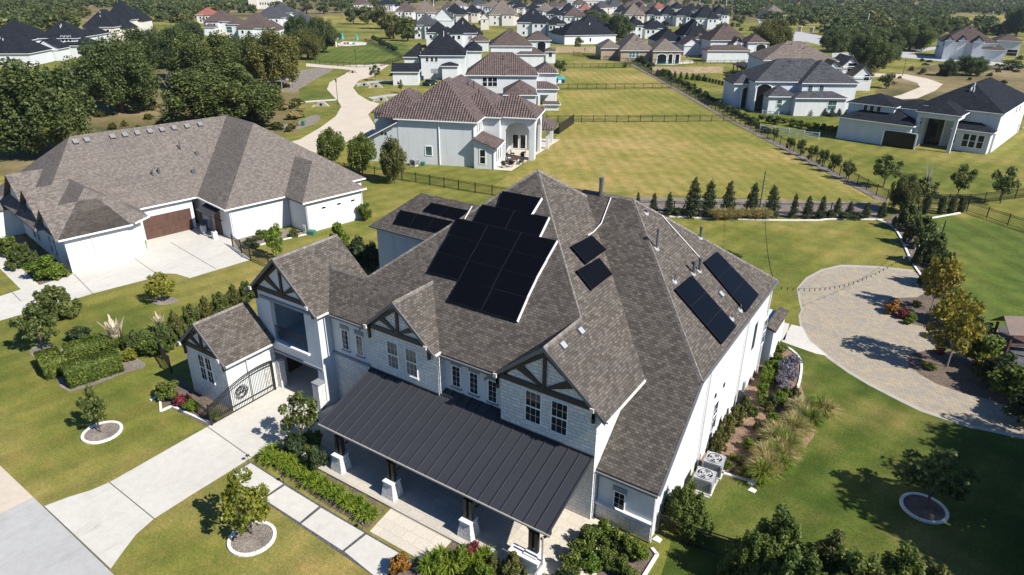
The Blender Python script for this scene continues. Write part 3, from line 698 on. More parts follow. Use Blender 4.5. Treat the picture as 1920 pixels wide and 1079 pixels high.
# gable trusses, bargeboards, brackets
def gable_trim(cx, hw, y, ze, sl2, ywall, drop=.35):
    zt = ze+hw*sl2
    g = MB()
    for sx in (-1, 1):
        g.prism([(cx, y-.03, zt+.02), (cx+sx*hw, y-.03, ze+.02), (cx+sx*hw, y-.03, ze-.2), (cx, y-.03, zt-.22)], (0, .05, 0))
    part(g, 'bargeboard', M['fascia'])
    g = MB(); yt = ywall-.09; k = .78; zb = zt-hw*k*sl2-.12
    bw = hw*k
    g.box(cx-bw-.12, cx+bw+.12, yt, yt+.085, zb-.3, zb)
    for sx in (-1, 1):
        g.prism([(cx, yt, zt-.35), (cx+sx*(bw+.1), yt, zb-.05), (cx+sx*(bw-.2), yt, zb-.05), (cx, yt, zt-.62)], (0, .085, 0))
        g.bar((cx, yt+.035, zb), (cx+sx*bw*.5, yt+.035, zb+(zt-zb)*.42), .07, .15, (0, 1, 0)) if 0 else g.prism([(cx-.02*sx, yt+.005, zb), (cx+sx*.18, yt+.005, zb), (cx+sx*bw*.62, yt+.005, zt-.45-bw*.62*sl2+.05), (cx+sx*bw*.48, yt+.005, zt-.45-bw*.48*sl2+.05)], (0, .075, 0))
    g.box(cx-.09, cx+.09, yt-.012, yt+.08, zb-.2, zt-.4)
    part(g, 'gable_truss', M['dark'])
    for sx in (-1, 1):
        x_ = cx+sx*hw*.8; z_ = zb-.2
        b2 = MB(); b2.box(x_-.08, x_+.08, y+.0, ywall-.05, z_, z_+.18); b2.box(x_-.07, x_+.07, ywall-.13, ywall-.003, z_-.75, z_)
        b2.prism([(x_-.06, ywall-.13, z_-.5), (x_-.06, ywall-.13, z_-.01), (x_-.06, y+.12, z_-.01)], (.12, 0, 0))
        br_ = part(b2, 'bracket', M['dark'])
        b2 = MB(); b2.box(x_-.1, x_+.1, y-.1, y-.002, z_-.02, z_+.2); part(b2, 'bracket_end', M['stucco_c'], br_)
gable_trim(-13.84, 3.4, 23.9, ez-.05+.03, (9.34-ez)/3.4, 24.15)
gable_trim(-23.25, 2.74, 23.85, 6.72, (9.1-6.72)/2.74, 24.15)
gable_trim(-32.3, 3.24, 23.35, 6.72, (9.7-6.72)/3.24, 23.75)
gable_trim(-36.05, 2.45, 19.85, 3.55, 2.2/2.45, 20.15)
# fascias and gutters
g = MB()
for a, b2 in (((-20.4, 24.2, GE-.1), (-17, 24.2, GE-.1)), ((-29, 24.2, GE-.1), (-26.05, 24.2, GE-.1)), ((-7.65, 28.95, ez2-.06), (-7.65, 43.85, ez2-.06)), ((-10.9, 24.3, 3.1), (-7.7, 24.3, 3.1)), ((-38.25, 37.22, 6.53), (-25.2, 37.22, 6.53)), ((-7.66, 24.4, 3.12), (-7.66, ye, ez2-.1))):
    g.bar(a, b2, .1, .12)
part(g, 'gutter', M['fascia'])
g = MB()
for a, b2 in (((xe+.04, 23.95, ez-.08), (xe+.04, 28.9, ez-.08)), ((-20.46, 23.9, 6.66), (-20.46, 24.6, 6.66)), ((-29.0, 23.4, 6.66), (-29.0, 24.3, 6.66)), ((-33.55, 19.9, 3.48), (-33.55, 23.7, 3.48))):
    g.bar(a, b2, .1, .1)
part(g, 'pale_gutter', M['gutter'])
for x_, y_, z_ in ((-7.85, 31.2, ez2-.1), (-7.85, 38.2, ez2-.1), (-7.85, 43.4, ez2-.1), (-7.85, 24.5, 3.0), (-33.95, 21.6, 3.4)):
    g = MB(); g.cyl((x_, y_, z_), (x_, y_, .1), .045, n=6); part(g, 'downpipe', M['gutter'])
# windows
WC = {}
def window(parent, loc, rz, wd, ht, cols, rows, gl='glass', fr='white', split=False, off=None, dep=.05, fw=.05):
    """frame with glazing bars, pane as its sub-part; local +y is into the wall"""
    key = (wd, ht, cols, rows, gl, fr, split, dep, fw)
    if key not in WC:
        m1 = MB(); hw, hh = wd/2, ht/2
        m1.box(-hw, hw, -dep, 0, -hh, -hh+fw); m1.box(-hw, hw, -dep, 0, hh-fw, hh)
        m1.box(-hw, -hw+fw, -dep, 0, -hh+fw, hh-fw); m1.box(hw-fw, hw, -dep, 0, -hh+fw, hh-fw)
        mt = .010
        for c_ in range(1, cols): x_ = -hw+wd*c_/cols; m1.box(x_-mt/2, x_+mt/2, -dep*.6, -.011, -hh+fw, hh-fw)
        for c_ in range(1, rows): z_ = -hh+ht*c_/rows; m1.box(-hw+fw, hw-fw, -dep*.55, -.012, z_-mt/2, z_+mt/2)
        if split: m1.box(-hw+fw, hw-fw, -dep*.8, -.013, -.035, .035)
        m2 = MB(); m2.box(-hw+fw*.9, hw-fw*.9, -.01, -.003, -hh+fw*.9, hh-fw*.9)
        a = m1.build('window', M[fr]); b3 = m2.build('pane', M[gl], a)
        WC[key] = a; first = True
        a.location = loc; a.rotation_euler = (0, 0, rz); a.parent = parent
        return a
    a = WC[key].copy(); col.objects.link(a); a.parent = parent; a.location = loc; a.rotation_euler = (0, 0, rz)
    for ch in WC[key].children: c_ = ch.copy(); col.objects.link(c_); c_.parent = a
    return a
def mwin(px, py, Y, wd, ht, cols, rows, gl='glass', split=False, lintel=False, sill=False):
    p = VY(px, py, Y)
    window(house, p-HL, 0, wd, ht, cols, rows, gl, 'white', split)
    if lintel:
        g = MB(); g.box(p.x-wd/2-.06, p.x+wd/2+.06, Y-.05, Y-.002, p.z+ht/2+.01, p.z+ht/2+.28); part(g, 'lintel', M['stucco_g'])
    g = MB(); g.box(p.x-wd/2-.06, p.x+wd/2+.06, Y-.1, Y-.002, p.z-ht/2-.1, p.z-ht/2-.01); part(g, 'window_sill', M['curb'] if sill else M['stucco_g'])
mwin(1000, 764, 24.15, .95, 1.85, 3, 4, 'glass', True, sill=True); mwin(1049, 784, 24.15, .95, 1.85, 3, 4, 'glass', True, sill=True)
mwin(737, 666, 24.15, .85, 1.75, 3, 4, 'glass_b', True, sill=True); mwin(772, 680, 24.15, .85, 1.75, 3, 4, 'glass_b', True, sill=True)
for x_, y_ in ((856, 706), (889, 719), (924, 734)): mwin(x_, y_, 24.75, .6, 1.35, 2, 4, lintel=True)
for x_, y_ in ((648, 637), (675, 648)): mwin(x_, y_, 24.75, .6, 1.4, 2, 4, 'glass' if x_ < 660 else 'glass_b', lintel=True)
mwin(1161, 940, 24.75, .62, 1.15, 2, 3, lintel=True)
p = VY(387, 692, 20.15)
window(house, p-HL+Vector((-.36, 0, 0)), 0, .66, 1.9, 2, 4, 'glass', 'white', True); window(house, p-HL+Vector((.36, 0, 0)), 0, .66, 1.9, 2, 4, 'glass', 'white', True)
for px, py, wd, ht in ((1339, 780, .8, 2.0), (1432, 622, .8, 1.9)):
    q = VX(px, py, -7.95 if px < 1400 else -7.45); window(house, q-HL, R(90), wd, ht, 2, 3, 'glass', 'white', True)
for px, py in ((1357, 722), (1341, 742), (1281, 808)):
    q = VX(px, py, -7.95); g = MB(); g.box(-7.95, -7.9, q.y-.12, q.y+.12, q.z-.12, q.z+.12); part(g, 'wall_vent', M['iron'])
q = VX(1393, 722, -7.95); g = MB(); g.box(-7.95, -7.8, q.y-.15, q.y+.15, .5, 1.1); part(g, 'meter_box', M['acmetal'])
# front door wall under the porch
g = MB(); g.box(-19.6, -17.6, 24.7, 24.744, .16, 2.6); part(g, 'front_door', M['door'])
# ---- solar panels on the roof: each panel a thing resting on the roof
nF = Vector((0, -S, 1)).normalized(); nE = Vector((S, 0, 1)).normalized()
sS = (ez2-rz_)/(-7.72-rx); nS = Vector((-sS, 0, 1)).normalized()
def solar(p0, n, px, label, group, uf, vf, nu, nv, first=None, edge=False):
    """panel array filling the quad seen at px (tl, tr, br, bl); split nu x nv"""
    P = [PL(x, y, p0, n) for x, y in px]
    for i in range(nu):
        for k in range(nv):
            def lerp(a, b_): return P[0]*(1-a)*(1-b_)+P[1]*a*(1-b_)+P[2]*a*b_+P[3]*(1-a)*b_
            q = [lerp(i/nu, k/nv), lerp((i+1)/nu, k/nv), lerp((i+1)/nu, (k+1)/nv), lerp(i/nu, (k+1)/nv)]
            c = sum(q, Vector())/4; q = [c+(a-c)*.993+n*.1 for a in q]
            yield c, q
def add_panel(c, q, n, label, group, edge=None):
    t = thing('solar_panel', label, 'solar panel', c, 0, group)
    q = [a-c for a in q]; cc = sum(q, Vector())/4
    m1 = MB(); m1.prism(q, n*.045); m1.build('frame', M['pframe'], t)
    qi = [cc+(a-cc)*.975+n*.047 for a in q]
    m2 = MB(); m2.face(qi); 
    if (qi[1]-qi[0]).cross(qi[2]-qi[0]).dot(n) < 0: m2 = MB(); m2.face(qi[::-1])
    m2.build('cell_sheet', M['panel'], t)
    if edge:
        m3 = MB(); a, b_ = q[edge[0]], q[edge[1]]; m3.bar(a-n*.03+(a-cc)*.012, b_-n*.03+(b_-cc)*.012, .05, .16, n); m3.build('side_rail', M['alu'], t)
    return t
pF = (0, 24.3, GE); pE = (-13.84, 0, 9.34)
rows_ = [([(943, 361), (1017, 374), (998, 405), (934, 390)], 1, 'topmost single panel of the big solar array on the front roof'),
         ([(905, 386), (1031, 410), (1013, 447), (889, 418)], 2, 'second row from the top'),
         ([(857, 411), (1046, 454), (1026, 489), (842, 442)], 3, 'third row from the top'),
         ([(842, 443), (1026, 490), (1007, 524), (823, 474)], 3, 'fourth row from the top'),
         ([(823, 475), (1007, 525), (990, 560), (803, 512)], 3, 'fifth row from the top'),
         ([(864, 526), (990, 561), (971, 605), (840, 566)], 2, 'bottom row')]
poss = {1: [''], 2: ['left', 'right'], 3: ['left', 'middle', 'right']}
for px, n_, lab in rows_:
    for i, (c, q) in enumerate(solar(pF, nF, px, '', '', 0, 0, n_, 1)):
        L_ = lab if n_ == 1 else '%s panel in the %s of the big front roof solar array' % (poss[n_][i], lab)
        add_panel(c, q, nF, L_, 'black solar panels of the big front roof array', (1, 2) if i == n_-1 else None)
for px, L_ in (([(1107, 444), (1135, 471), (1097, 498), (1068, 464)], 'upper of two separate solar panels right of the big array'), ([(1121, 486), (1146, 517), (1107, 547), (1078, 510)], 'lower of two separate solar panels right of the big array')):
    for c, q in solar(pE, nE, px, '', '', 0, 0, 1, 1): add_panel(c, q, nE, L_, 'pair of separate solar panels')
pSd = (-7.72, 0, ez2)
for px, nm in (([(1342, 474), (1420, 555), (1396, 588), (1317, 494)], 'right'), ([(1294, 519), (1378, 614), (1351, 648), (1262, 545)], 'left')):
    for i, (c, q) in enumerate(solar(pSd, nS, px, '', '', 0, 0, 3, 1)):
        add_panel(c, q, nS, '%s solar panel of the %s strip on the right hand roof slope' % (('upper', 'middle', 'lower')[i], nm), 'solar panels in two strips on the right slope')
pB = (0, 37.3, 6.6)
for px, n_, lab in (([(810, 382), (880, 397), (863, 413), (795, 396)], 2, 'upper'), ([(752, 396), (850, 417), (834, 439), (740, 420)], 3, 'lower')):
    for i, (c, q) in enumerate(solar(pB, nF, px, '', '', 0, 0, n_, 1)):
        add_panel(c, q, nF, '%s panel of the %s row on the small rear left roof' % (poss[n_][i], lab), 'solar panels on the rear left roof')
# roof pipes and vents (parts of the house)
def pipe(px, py, p0, n, h, r_=.09, nm='vent_pipe'):
    p = PL(px, py, p0, n); g = MB(); g.cyl(p-Vector((0, 0, .1)), p+Vector((0, 0, h)), r_, r_, 8); g.cyl(p+Vector((0, 0, h-.12)), p+Vector((0, 0, h+.02)), r_*1.25, r_*1.25, 8)
    o_ = part(g, nm, M['pipe'], roof); g = MB(); g.cyl(p+n*.01, p+n*.05, .2, .14, 8); part(g, 'flashing', M['acmetal'], roof)
pRF = (0, 24.4, 3.2); nRF = Vector((0, -.825, 1)).normalized()
pipe(1231, 466, pSd, nS, 1.15, .07); pipe(1313, 446, pSd, nS, .7, .08)
pipe(1300, 513, pSd, nS, .75, .09); pipe(1311, 508, pSd, nS, .8, .09); pipe(1265, 528, pSd, nS, .45, .035); pipe(1388, 582, pSd, nS, .35, .03); pipe(1372, 598, pSd, nS, .3, .03); pipe(1212, 400, pSd, nS, .2, .07)
for px, py, p0, n in ((1088, 622, pE, nE), (1055, 649, pE, nE), (1351, 553, pSd, nS)):
    p = PL(px, py, p0, n); g = MB(); x_ = Vector((0, 1, 0)); y_ = n.cross(x_)
    g.prism([p+x_*.17+y_*.17, p-x_*.17+y_*.17, p-x_*.17-y_*.17, p+x_*.17-y_*.17], n*.13); part(g, 'roof_vent', M['acmetal'], roof)
pipe(1126, 370, (rx, ry, rz_-.3), (0, .825, 1) and Vector((0, .825, 1)).normalized(), 1.2, .13)
for pts in ([(1146, 372, 1), (1128, 420, 1), (1112, 436, 2), (1101, 443, 2)],):
    P_ = [PL(x, y, pRF, nRF)+nRF*.06 if k == 1 else PL(x, y, pE, nE)+nE*.06 for x, y, k in pts]; g = MB(); g.tube(P_, .03, 5); part(g, 'conduit', M['alu'], roof)
P_ = [PL(x, y, pSd, nS)+nS*.06 for x, y in ((1240, 405), (1262, 430), (1316, 490))]; g = MB(); g.tube(P_, .03, 5); part(g, 'conduit', M['alu'], roof)
P_ = [PL(x, y, pF, nF)+nF*.06 for x, y in ((886, 388), (872, 412))]; g = MB(); g.tube(P_, .03, 5); part(g, 'conduit', M['alu'], roof)
#@@END_MAIN
# ================================================================ NEIGHBOUR HOUSES
def add_gable_wall(mb, x0, x1, y, z, sl, t=.2):
    mb.prism([(x0, y, z), (x1, y, z), ((x0+x1)/2, y, z+(x1-x0)/2*sl)], (0, t, 0))
# ---- left house (single storey, weathered pale shingles)
o_ = A(137, 514)
lh = thing('single_storey_house', 'long low white house with pale brown shingle roof and brown garage door', 'house', o_, R(80))
r = MB(); ze = 3.5; sl = .75; RY = 12.4; rz = 9.85
r.sheet([(-1.2, 4.0, ze), (13.9, 4.0, ze), (22.2, 12.4, rz), (5.6, RY, rz)])
r.sheet([(-1.2, 4.0, ze), (5.6, RY, rz), (-1.2, 20.8, ze)])
r.sheet([(-1.2, 20.8, ze), (5.6, RY, rz), (22.2, RY, rz), (29, 20.8, ze)])
r.sheet([(13.8, -2.45, ze), (22.3, 6.05, rz), (22.3, 13.4, rz), (13.8, 21, ze)])
r.sheet([(13.8, -2.45, ze), (30.8, -2.45, ze), (22.3, 6.05, rz)])
r.sheet([(30.8, -2.45, ze), (30.8, 21, ze), (22.3, 13.4, rz), (22.3, 6.05, rz)])
r.sheet([(22.3, 13.4, rz), (30.8, 21, ze), (13.8, 21, ze)])
r.hip(20.4, 28.4, -6.0, 8, ze, sl, 'hy0')
r.sheet([(-.5, -.4, ze), (5.6, -.4, ze), (3.6, 3.8, 6.65)]); r.sheet([(5.6, -.4, ze), (7.7, 1.0, ze), (3.6, 3.8, 6.65)])
r.sheet([(7.7, 1.0, ze), (8.0, 4.1, ze), (3.6, 8.4, 6.65), (3.6, 3.8, 6.65)]); r.sheet([(-.5, -.4, ze), (-.5, 8.4, ze), (3.6, 8.4, 6.65), (3.6, 3.8, 6.65)])
for yr, zr, hw in ((2.6, 5.75, 3.0), (7.5, 6.5, 3.2), (12.6, 7.0, 3.8)):
    r.sheet([(-.7, yr, zr), (6, yr, zr), (6, yr-hw, zr-hw*sl), (-.7, yr-hw, zr-hw*sl)]); r.sheet([(-.7, yr, zr), (6, yr, zr), (6, yr+hw, zr-hw*sl), (-.7, yr+hw, zr-hw*sl)])
r.hip(-3.4, 1.5, 15.2, 18.4, 3.0, .6, 'gx')
lroof = r.build('roof', M['roof_l'], lh)
w_ = MB()
w_.prism([(0, 0, 0), (5.3, 0, 0), (6.9, 1.1, 0), (7.5, 4.35, 0), (13.3, 4.35, 0), (13.3, 6.2, 0), (14.3, 6.2, 0), (14.3, -2.1, 0), (20.9, -2.1, 0), (20.9, -5.65, 0), (28.0, -5.65, 0), (28.0, -2.1, 0), (30.4, -2.1, 0), (30.4, 20.5, 0), (0, 20.5, 0)], (0, 0, 3.45))
for yr, zr, hw in ((2.6, 5.75, 3.0), (7.5, 6.5, 3.2), (12.6, 7.0, 3.8)):
    w_.prism([(-.3, yr-hw+.15, 3.4), (-.3, yr+hw-.15, 3.4), (-.3, yr, zr-.2)], (.3, 0, 0))
w_.box(-3.1, 0, 15.4, 18.2, 0, 3.0)
w_.build('wall', M['stucco'], lh)
g = MB(); g.box(8.1, 12.95, 4.28, 4.345, 0, 2.35)
for k in range(1, 5): g.box(8.1, 12.95, 4.262, 4.28, k*.47-.02, k*.47+.02)
for k in range(1, 8): g.box(8.1+k*.606-.02, 8.1+k*.606+.02, 4.262, 4.28, 0, 2.35)
g.build('garage_door', M['garage'], lh)
g = MB()
for a, b_ in (((-.5, -.45, 3.42), (5.6, -.45, 3.42)), ((5.6, -.45, 3.42), (7.75, .95, 3.42)), ((7.9, 3.95, 3.42), (13.8, 3.95, 3.42)), ((13.8, -2.5, 3.42), (20.4, -2.5, 3.42)), ((20.4, -6.05, 3.42), (28.4, -6.05, 3.42)), ((13.75, -2.5, 3.42), (13.75, 4, 3.42)), ((28.4, -6.0, 3.42), (28.45, -2.4, 3.42)), ((28.4, -2.5, 3.42), (30.8, -2.5, 3.42))):
    g.bar(a, b_, .12, .13)
g.build('gutter', M['white'], lh)
for x_, y_ in ((2.2, -.06), (14.45, -2.16), (21.0, -5.71), (27.9, -5.71), (20.7, -2.16)):
    g = MB(); g.cyl((x_, y_, 3.4), (x_, y_, .05), .05, n=6); g.build('downpipe', M['gutter'], lh)
g = MB(); g.box(13.4, 14.2, 6.1, 6.19, 0, 2.3); g.build('side_door', M['door'], lh)
g = MB(); g.box(14.2, 14.29, .2, 1.6, 0, 2.5); g.build('timber_gate_door', M['garage'], lh)
g = MB(); g.sheet([(12.9, -.6, 2.55), (14.3, -.6, 3.1), (14.3, 2.6, 3.1), (12.9, 2.6, 2.55)], .08)
for k in range(9): g.bar((12.9, -.6+k*.4, 2.58), (14.3, -.6+k*.4, 3.13), .03, .05)
aw = g.build('metal_awning', M['seam'], lh)
for y_ in (-.3, 2.3):
    g = MB(); g.box(13.1, 13.25, y_-.08, y_+.08, .8, 2.5); g.bar((13.2, y_, 2.4), (14.2, y_, 1.7), .1, .1); g.build('awning_post', M['dark'], aw)
    g = MB(); g.box(12.95, 13.4, y_-.22, y_+.22, 0, .8); g.build('post_base', M['stucco'], aw)
for x_ in (23.0, 24.9, 26.7):
    window(lh, (x_, -5.65, 2.35), 0, .62, .34, 1, 1, 'glass', 'white', fw=.06)
for yy in (3.8, 5.2, 9.5, 11): window(lh, (0, yy, 1.5), R(-90), .9, 1.8, 2, 3, 'glass', 'white', True)
for i, (px, py) in enumerate(((131, 263), (152, 260), (207, 257), (231, 254), (255, 251), (279, 248), (302, 245), (325, 242), (350, 239), (373, 235))):
    g = MB(); Mi = lh.matrix_basis.inverted() if 0 else None
    # square ridge vents: local point on the front slope
    q = A(px, py, 9.25); lx = (q-o_).x*math.cos(R(80))+(q-o_).y*math.sin(R(80)); ly = RY-.8
    zz = rz-.8*.77
    g.prism([(lx-.25, ly-.22, zz), (lx+.25, ly-.22, zz), (lx+.25, ly+.22, zz+.33), (lx-.25, ly+.22, zz+.33)], (0, -.06, .1)); g.build('ridge_vent', M['vent_g'], lroof)
for x_, y_, h, rr in ((15.0, 9.2, 1.0, .07), (10.9, 7.0, .55, .12), (11.6, 7.1, .6, .12)):
    zz = ze+(y_-4)*(rz-ze)/(RY-4); g = MB(); g.cyl((x_, y_, zz-.1), (x_, y_, zz+h), rr, rr, 8); g.build('vent_pipe', M['pipe'], lroof)
for x_, y_ in ((14.9, 6.6), (16.4, 8.5)):
    zz = ze+(y_-4)*(rz-ze)/(RY-4); g = MB(); g.box(x_-.2, x_+.2, y_-.2, y_+.2, zz-.1, zz+.22); g.build('roof_vent', M['pipe'], lroof)

# ---- generic house builder from measured eave lines
def hloc(p, o, yaw):
    d = p-o; c_, s_ = math.cos(yaw), math.sin(yaw); return Vector((c_*d.x+s_*d.y, -s_*d.x+c_*d.y, d.z))
def house_px(label, name, yaw, anchor, roofm, blocks, wins=(), wallm='stucco', arches=(), cat='house', group=None, eavem='white', pipes=0, seed=1):
    """blocks: (pxL, pyL, pxR, ze, depth, kind, slope[, floor]) eave line of the side we see; yaw in degrees
    wins: (px, py, block index, width, height, cols, rows) on the front wall of that block ('R'/'L' appended -> side wall)"""
    yw = R(yaw); o = A(anchor[0], anchor[1]); o.z = 0
    T = thing(name, label, cat, o, yw, group)
    rf, wl, gt = MB(), MB(), MB(); fr = []; autow = []
    for b_ in blocks:
        xl, yl, xr, ze, dep, kind, sl = b_[:7]; fl = b_[7] if len(b_) > 7 else 0
        if ze >= 5.5: ze -= .25
        elif 3 <= ze <= 3.7 and b_ is not blocks[0]: ze += .3
        a = hloc(A(xl, yl, ze), o, yw)
        # right end: ray through (xr, anything near) meets the eave line
        dR = ray(xr, yl); n = Vector((-math.sin(yw), math.cos(yw), 0)); aw_ = A(xl, yl, ze)
        # point on vertical plane through the eave line
        t_ = (aw_-CAM).dot(n)/dR.dot(n); q = hloc(CAM+dR*t_, o, yw)
        x0, x1, y0, y1 = a.x, q.x, a.y, a.y+dep
        if x1-x0 < 1: x1 = x0+1
        oh = .35; fr.append((x0, x1, y0, y1, ze))
        if anchor[1] < 90 and kind == 'hip' and ze > 4 and x1-x0 > 6:
            W_ = x1-x0; q0 = x0+W_*(.08 if (len(label)+len(fr)) % 2 else .46); q1 = q0+W_*.46
            rf.hip(q0, q1, y0-1.3, y0+dep*.7, ze-.02, sl*1.05, 'hip'); wl.box(q0+oh, q1-oh, y0-1.3+oh, y0+dep*.6, 0, ze-.07)
            rf.hip(x0+W_*.55, x1+2.2, y0+dep*.35, y1+1, ze-.9, sl, 'hip'); wl.box(x0+W_*.6, x1+1.9, y0+dep*.35+oh, y1+.7, 0, ze-1)
            for wx in (q0+(q1-q0)*.3, q0+(q1-q0)*.68): autow.append((wx, y0-1.3+oh, ze-1.5))
            for wx in ((x0+x0+W_*.46)/2,) if q0 > x0+W_*.3 else ((x1+q1)/2,): autow.append((wx, y0+oh, ze-1.6)); autow.append((wx, y0+oh, 1.4))
        rf.hip(x0, x1, y0, y1, ze, sl, kind)
        wl.box(x0+oh, x1-oh, y0+oh, y1-oh, fl, ze-.05)
        if fl > 0: 
            for cx in (x0+oh, x1-oh-.5): wl.box(cx, cx+.5, y0+oh, y0+oh+.5, 0, fl)
        if kind in ('gy', 'hy1'): add_gable_wall(wl, x0+oh, x1-oh, y0+oh, ze-.05, sl)
        if kind in ('gx', 'hx0', 'hx1'):
            h = (y1-y0)/2-oh
            for X in ([x1-oh-.2] if kind == 'hx0' else [x0+oh] if kind == 'hx1' else [x0+oh, x1-oh-.2]):
                wl.prism([(X, y0+oh, ze-.05), (X, y1-oh, ze-.05), (X, (y0+y1)/2, ze-.05+h*sl)], (.2, 0, 0))
        gt.bar((x0-.02, y0-.05, ze-.1), (x1+.02, y0-.05, ze-.1), .1, .13)
        gt.bar((x1+.05, y0, ze-.1), (x1+.05, y1, ze-.1), .1, .13)
    ro = rf.split('roof', M[roofm], T); wl.split('wall', M[wallm], T)
    g_ = gt.split('eave_trim', M[eavem], ro)
    for wx, wy_, wz in autow: window(T, (wx, wy_, wz), 0, 1.2, 1.5, 1, 1, 'glass', 'white', fw=.12)
    for w in wins:
        px, py, bi, wd, ht, c_, r_ = w[:7]; side = w[7] if len(w) > 7 else 'F'
        x0, x1, y0, y1, ze = fr[bi]
        if side == 'F':
            n = Vector((-math.sin(yw), math.cos(yw), 0)); P0 = o+Vector((math.cos(yw)*x0-math.sin(yw)*(y0+.35), math.sin(yw)*x0+math.cos(yw)*(y0+.35), 0)); rz = 0
        else:
            n = Vector((math.cos(yw), math.sin(yw), 0)); X = x1-.35; P0 = o+Vector((math.cos(yw)*X, math.sin(yw)*X, 0)); rz = R(90)
        d_ = ray(px, py); t_ = (P0-CAM).dot(n)/d_.dot(n); q = hloc(CAM+d_*t_, o, yw)
        q.z = max(q.z, ht/2+.05)
        window(T, q, rz, wd, ht, c_, r_, w[8] if len(w) > 8 else 'glass', 'white', ht > 1.6, fw=.1)
    for px, py, bi, wd, zs, zt in arches:   # tall arched porch openings: flat panel coloured as shade, framed in the wall colour
        x0, x1, y0, y1, ze = fr[bi]
        n = Vector((-math.sin(yw), math.cos(yw), 0)); P0 = o+Vector((math.cos(yw)*x0-math.sin(yw)*(y0+.35), math.sin(yw)*x0+math.cos(yw)*(y0+.35), 0))
        d_ = ray(px, py); t_ = (P0-CAM).dot(n)/d_.dot(n); q = hloc(CAM+d_*t_, o, yw)
        m1 = MB(); hw = wd/2; k = 9; rs = min(hw*.6, .9) if wd < 4.5 else .15; pts = [(q.x-hw, q.y-.02, zs), (q.x+hw, q.y-.02, zs)]+[(q.x+hw*math.cos(math.pi*i/k), q.y-.02, zt-rs+rs*math.sin(math.pi*i/k)) for i in range(k+1)]
        m1.prism(pts, (0, .015, 0)); m1.build('arch_shade_panel', M['glass'], T)
        m1 = MB()
        for i in range(k):
            t0, t1 = math.pi*i/k, math.pi*(i+1)/k
            m1.bar((q.x+hw*math.cos(t0), q.y-.08, zt-rs+rs*math.sin(t0)), (q.x+hw*math.cos(t1), q.y-.08, zt-rs+rs*math.sin(t1)), .12, .12)
        for sx in (-1, 1): m1.box(q.x+sx*hw-.12, q.x+sx*hw+.12, q.y-.14, q.y, 0, zt-rs)
        m1.build('arch_trim', M['white'], T)
    rr = random.Random(seed*13+len(label))
    for i in range(pipes):
        x0, x1, y0, y1, ze = fr[0]; b_ = blocks[0]; hh = min(x1-x0, y1-y0)/2
        y_ = y0+hh*rr.uniform(.55, .85); x_ = rr.uniform(x0+hh, max(x1-hh, x0+hh+.5)); zz = ze+(y_-y0)*b_[6]
        m1 = MB(); m1.cyl((x_, y_, zz-.2), (x_, y_, zz+rr.uniform(.4, .9)), .1, .1, 6); m1.build('vent_pipe', M['alu' if roofm == 'roof_dk' else 'pipe'], ro)
    return T, fr

# ---- brown tiled house across the lawn
o2 = A(771, 309); th = thing('tiled_house', 'white house with brown barrel tile roof and arched patio, nearest beyond the lawn', 'house', o2, R(22))
r = MB(); s2 = .74
r.hip(-2.4, 9.9, .35, 21, 6.5, s2, 'hip'); r.hip(4, 12.4, 5.0, 14, 6.45, .72, 'hip'); r.hip(9.0, 17.5, 5.9, 13.5, 6.4, .72, 'hip'); r.hip(-9.5, -1, 9, 20, 5.6, .7, 'hip')
r.hip(-4.5, 4, 14, 26, 6.5, s2, 'hip'); r.hip(10, 18.8, 14, 20, 3.2, .6, 'hip'); r.hip(-7.5, -1, 6.5, 12, 5.4, .6, 'hip')
r.sheet([(9.4, -.35, 4.4), (12.9, -.35, 3.1), (12.9, 5.2, 3.1), (9.4, 5.2, 4.4)])
r.sheet([(-2.0, .4, 6.0), (-7.6, .4, 3.1), (-7.6, 10, 3.1), (-2.0, 10, 6.0)])
tro = r.split('roof', M['tile'], th)
w_ = MB(); w_.box(-2.0, 9.5, .7, 20.6, 0, 6.45)
w_.prism([(9.5, 0, 0), (12.5, 0, 0), (12.5, 0, 3.05), (9.5, 0, 4.2)], (0, 5, 0))
w_.prism([(-7.2, .75, 0), (-2.0, .75, 0), (-2.0, .75, 5.8), (-7.2, .75, 3.1)], (0, 9, 0))
w_.box(9.5, 12.05, 5.4, 13.6, 0, 6.4); w_.box(-9.1, -2, 9.4, 19.6, 0, 5.5); w_.box(10, 15, 13, 19, 0, 6.3); w_.box(-4.2, 4, 15, 25.6, 0, 6.4)
# porch: back, piers, spandrel with arch cuts
w_.box(16.3, 17.1, 6.3, 7.1, 0, 6.3); w_.box(16.3, 17.1, 12.3, 13.1, 0, 6.3)
def arch_panel(mb, c0, c1, half, zt, zs, rise, y, thick, ax='x', n_=10):
    """wall strip from c0 to c1 with an arched opening centred, top zt"""
    mid = (c0+c1)/2
    P_ = lambda u, z, d: (u, y+d, z) if ax == 'x' else (y+d, u, z)
    for i in range(n_):
        a0 = -half+2*half*i/n_; a1 = -half+2*half*(i+1)/n_
        z0 = zs+rise*math.sqrt(max(0, 1-(a0/half)**2)); z1 = zs+rise*math.sqrt(max(0, 1-(a1/half)**2))
        mb.prism([P_(mid+a0, z0, 0), P_(mid+a1, z1, 0), P_(mid+a1, zt, 0), P_(mid+a0, zt, 0)], P_(0, 0, thick) if ax == 'x' and 0 else ((0, thick, 0) if ax == 'x' else (thick, 0, 0)))
    for u0, u1 in ((c0, mid-half), (mid+half, c1)):
        if u1-u0 > .01: mb.prism([P_(u0, 0, 0), P_(u1, 0, 0), P_(u1, zt, 0), P_(u0, zt, 0)], (0, thick, 0) if ax == 'x' else (thick, 0, 0))
arch_panel(w_, 12.05, 17.1, 1.9, 6.35, 4.2, 1.3, 6.28, .45, 'x'); arch_panel(w_, 6.74, 13.1, 2.2, 6.35, 4.3, 1.4, 16.66, .45, 'y')
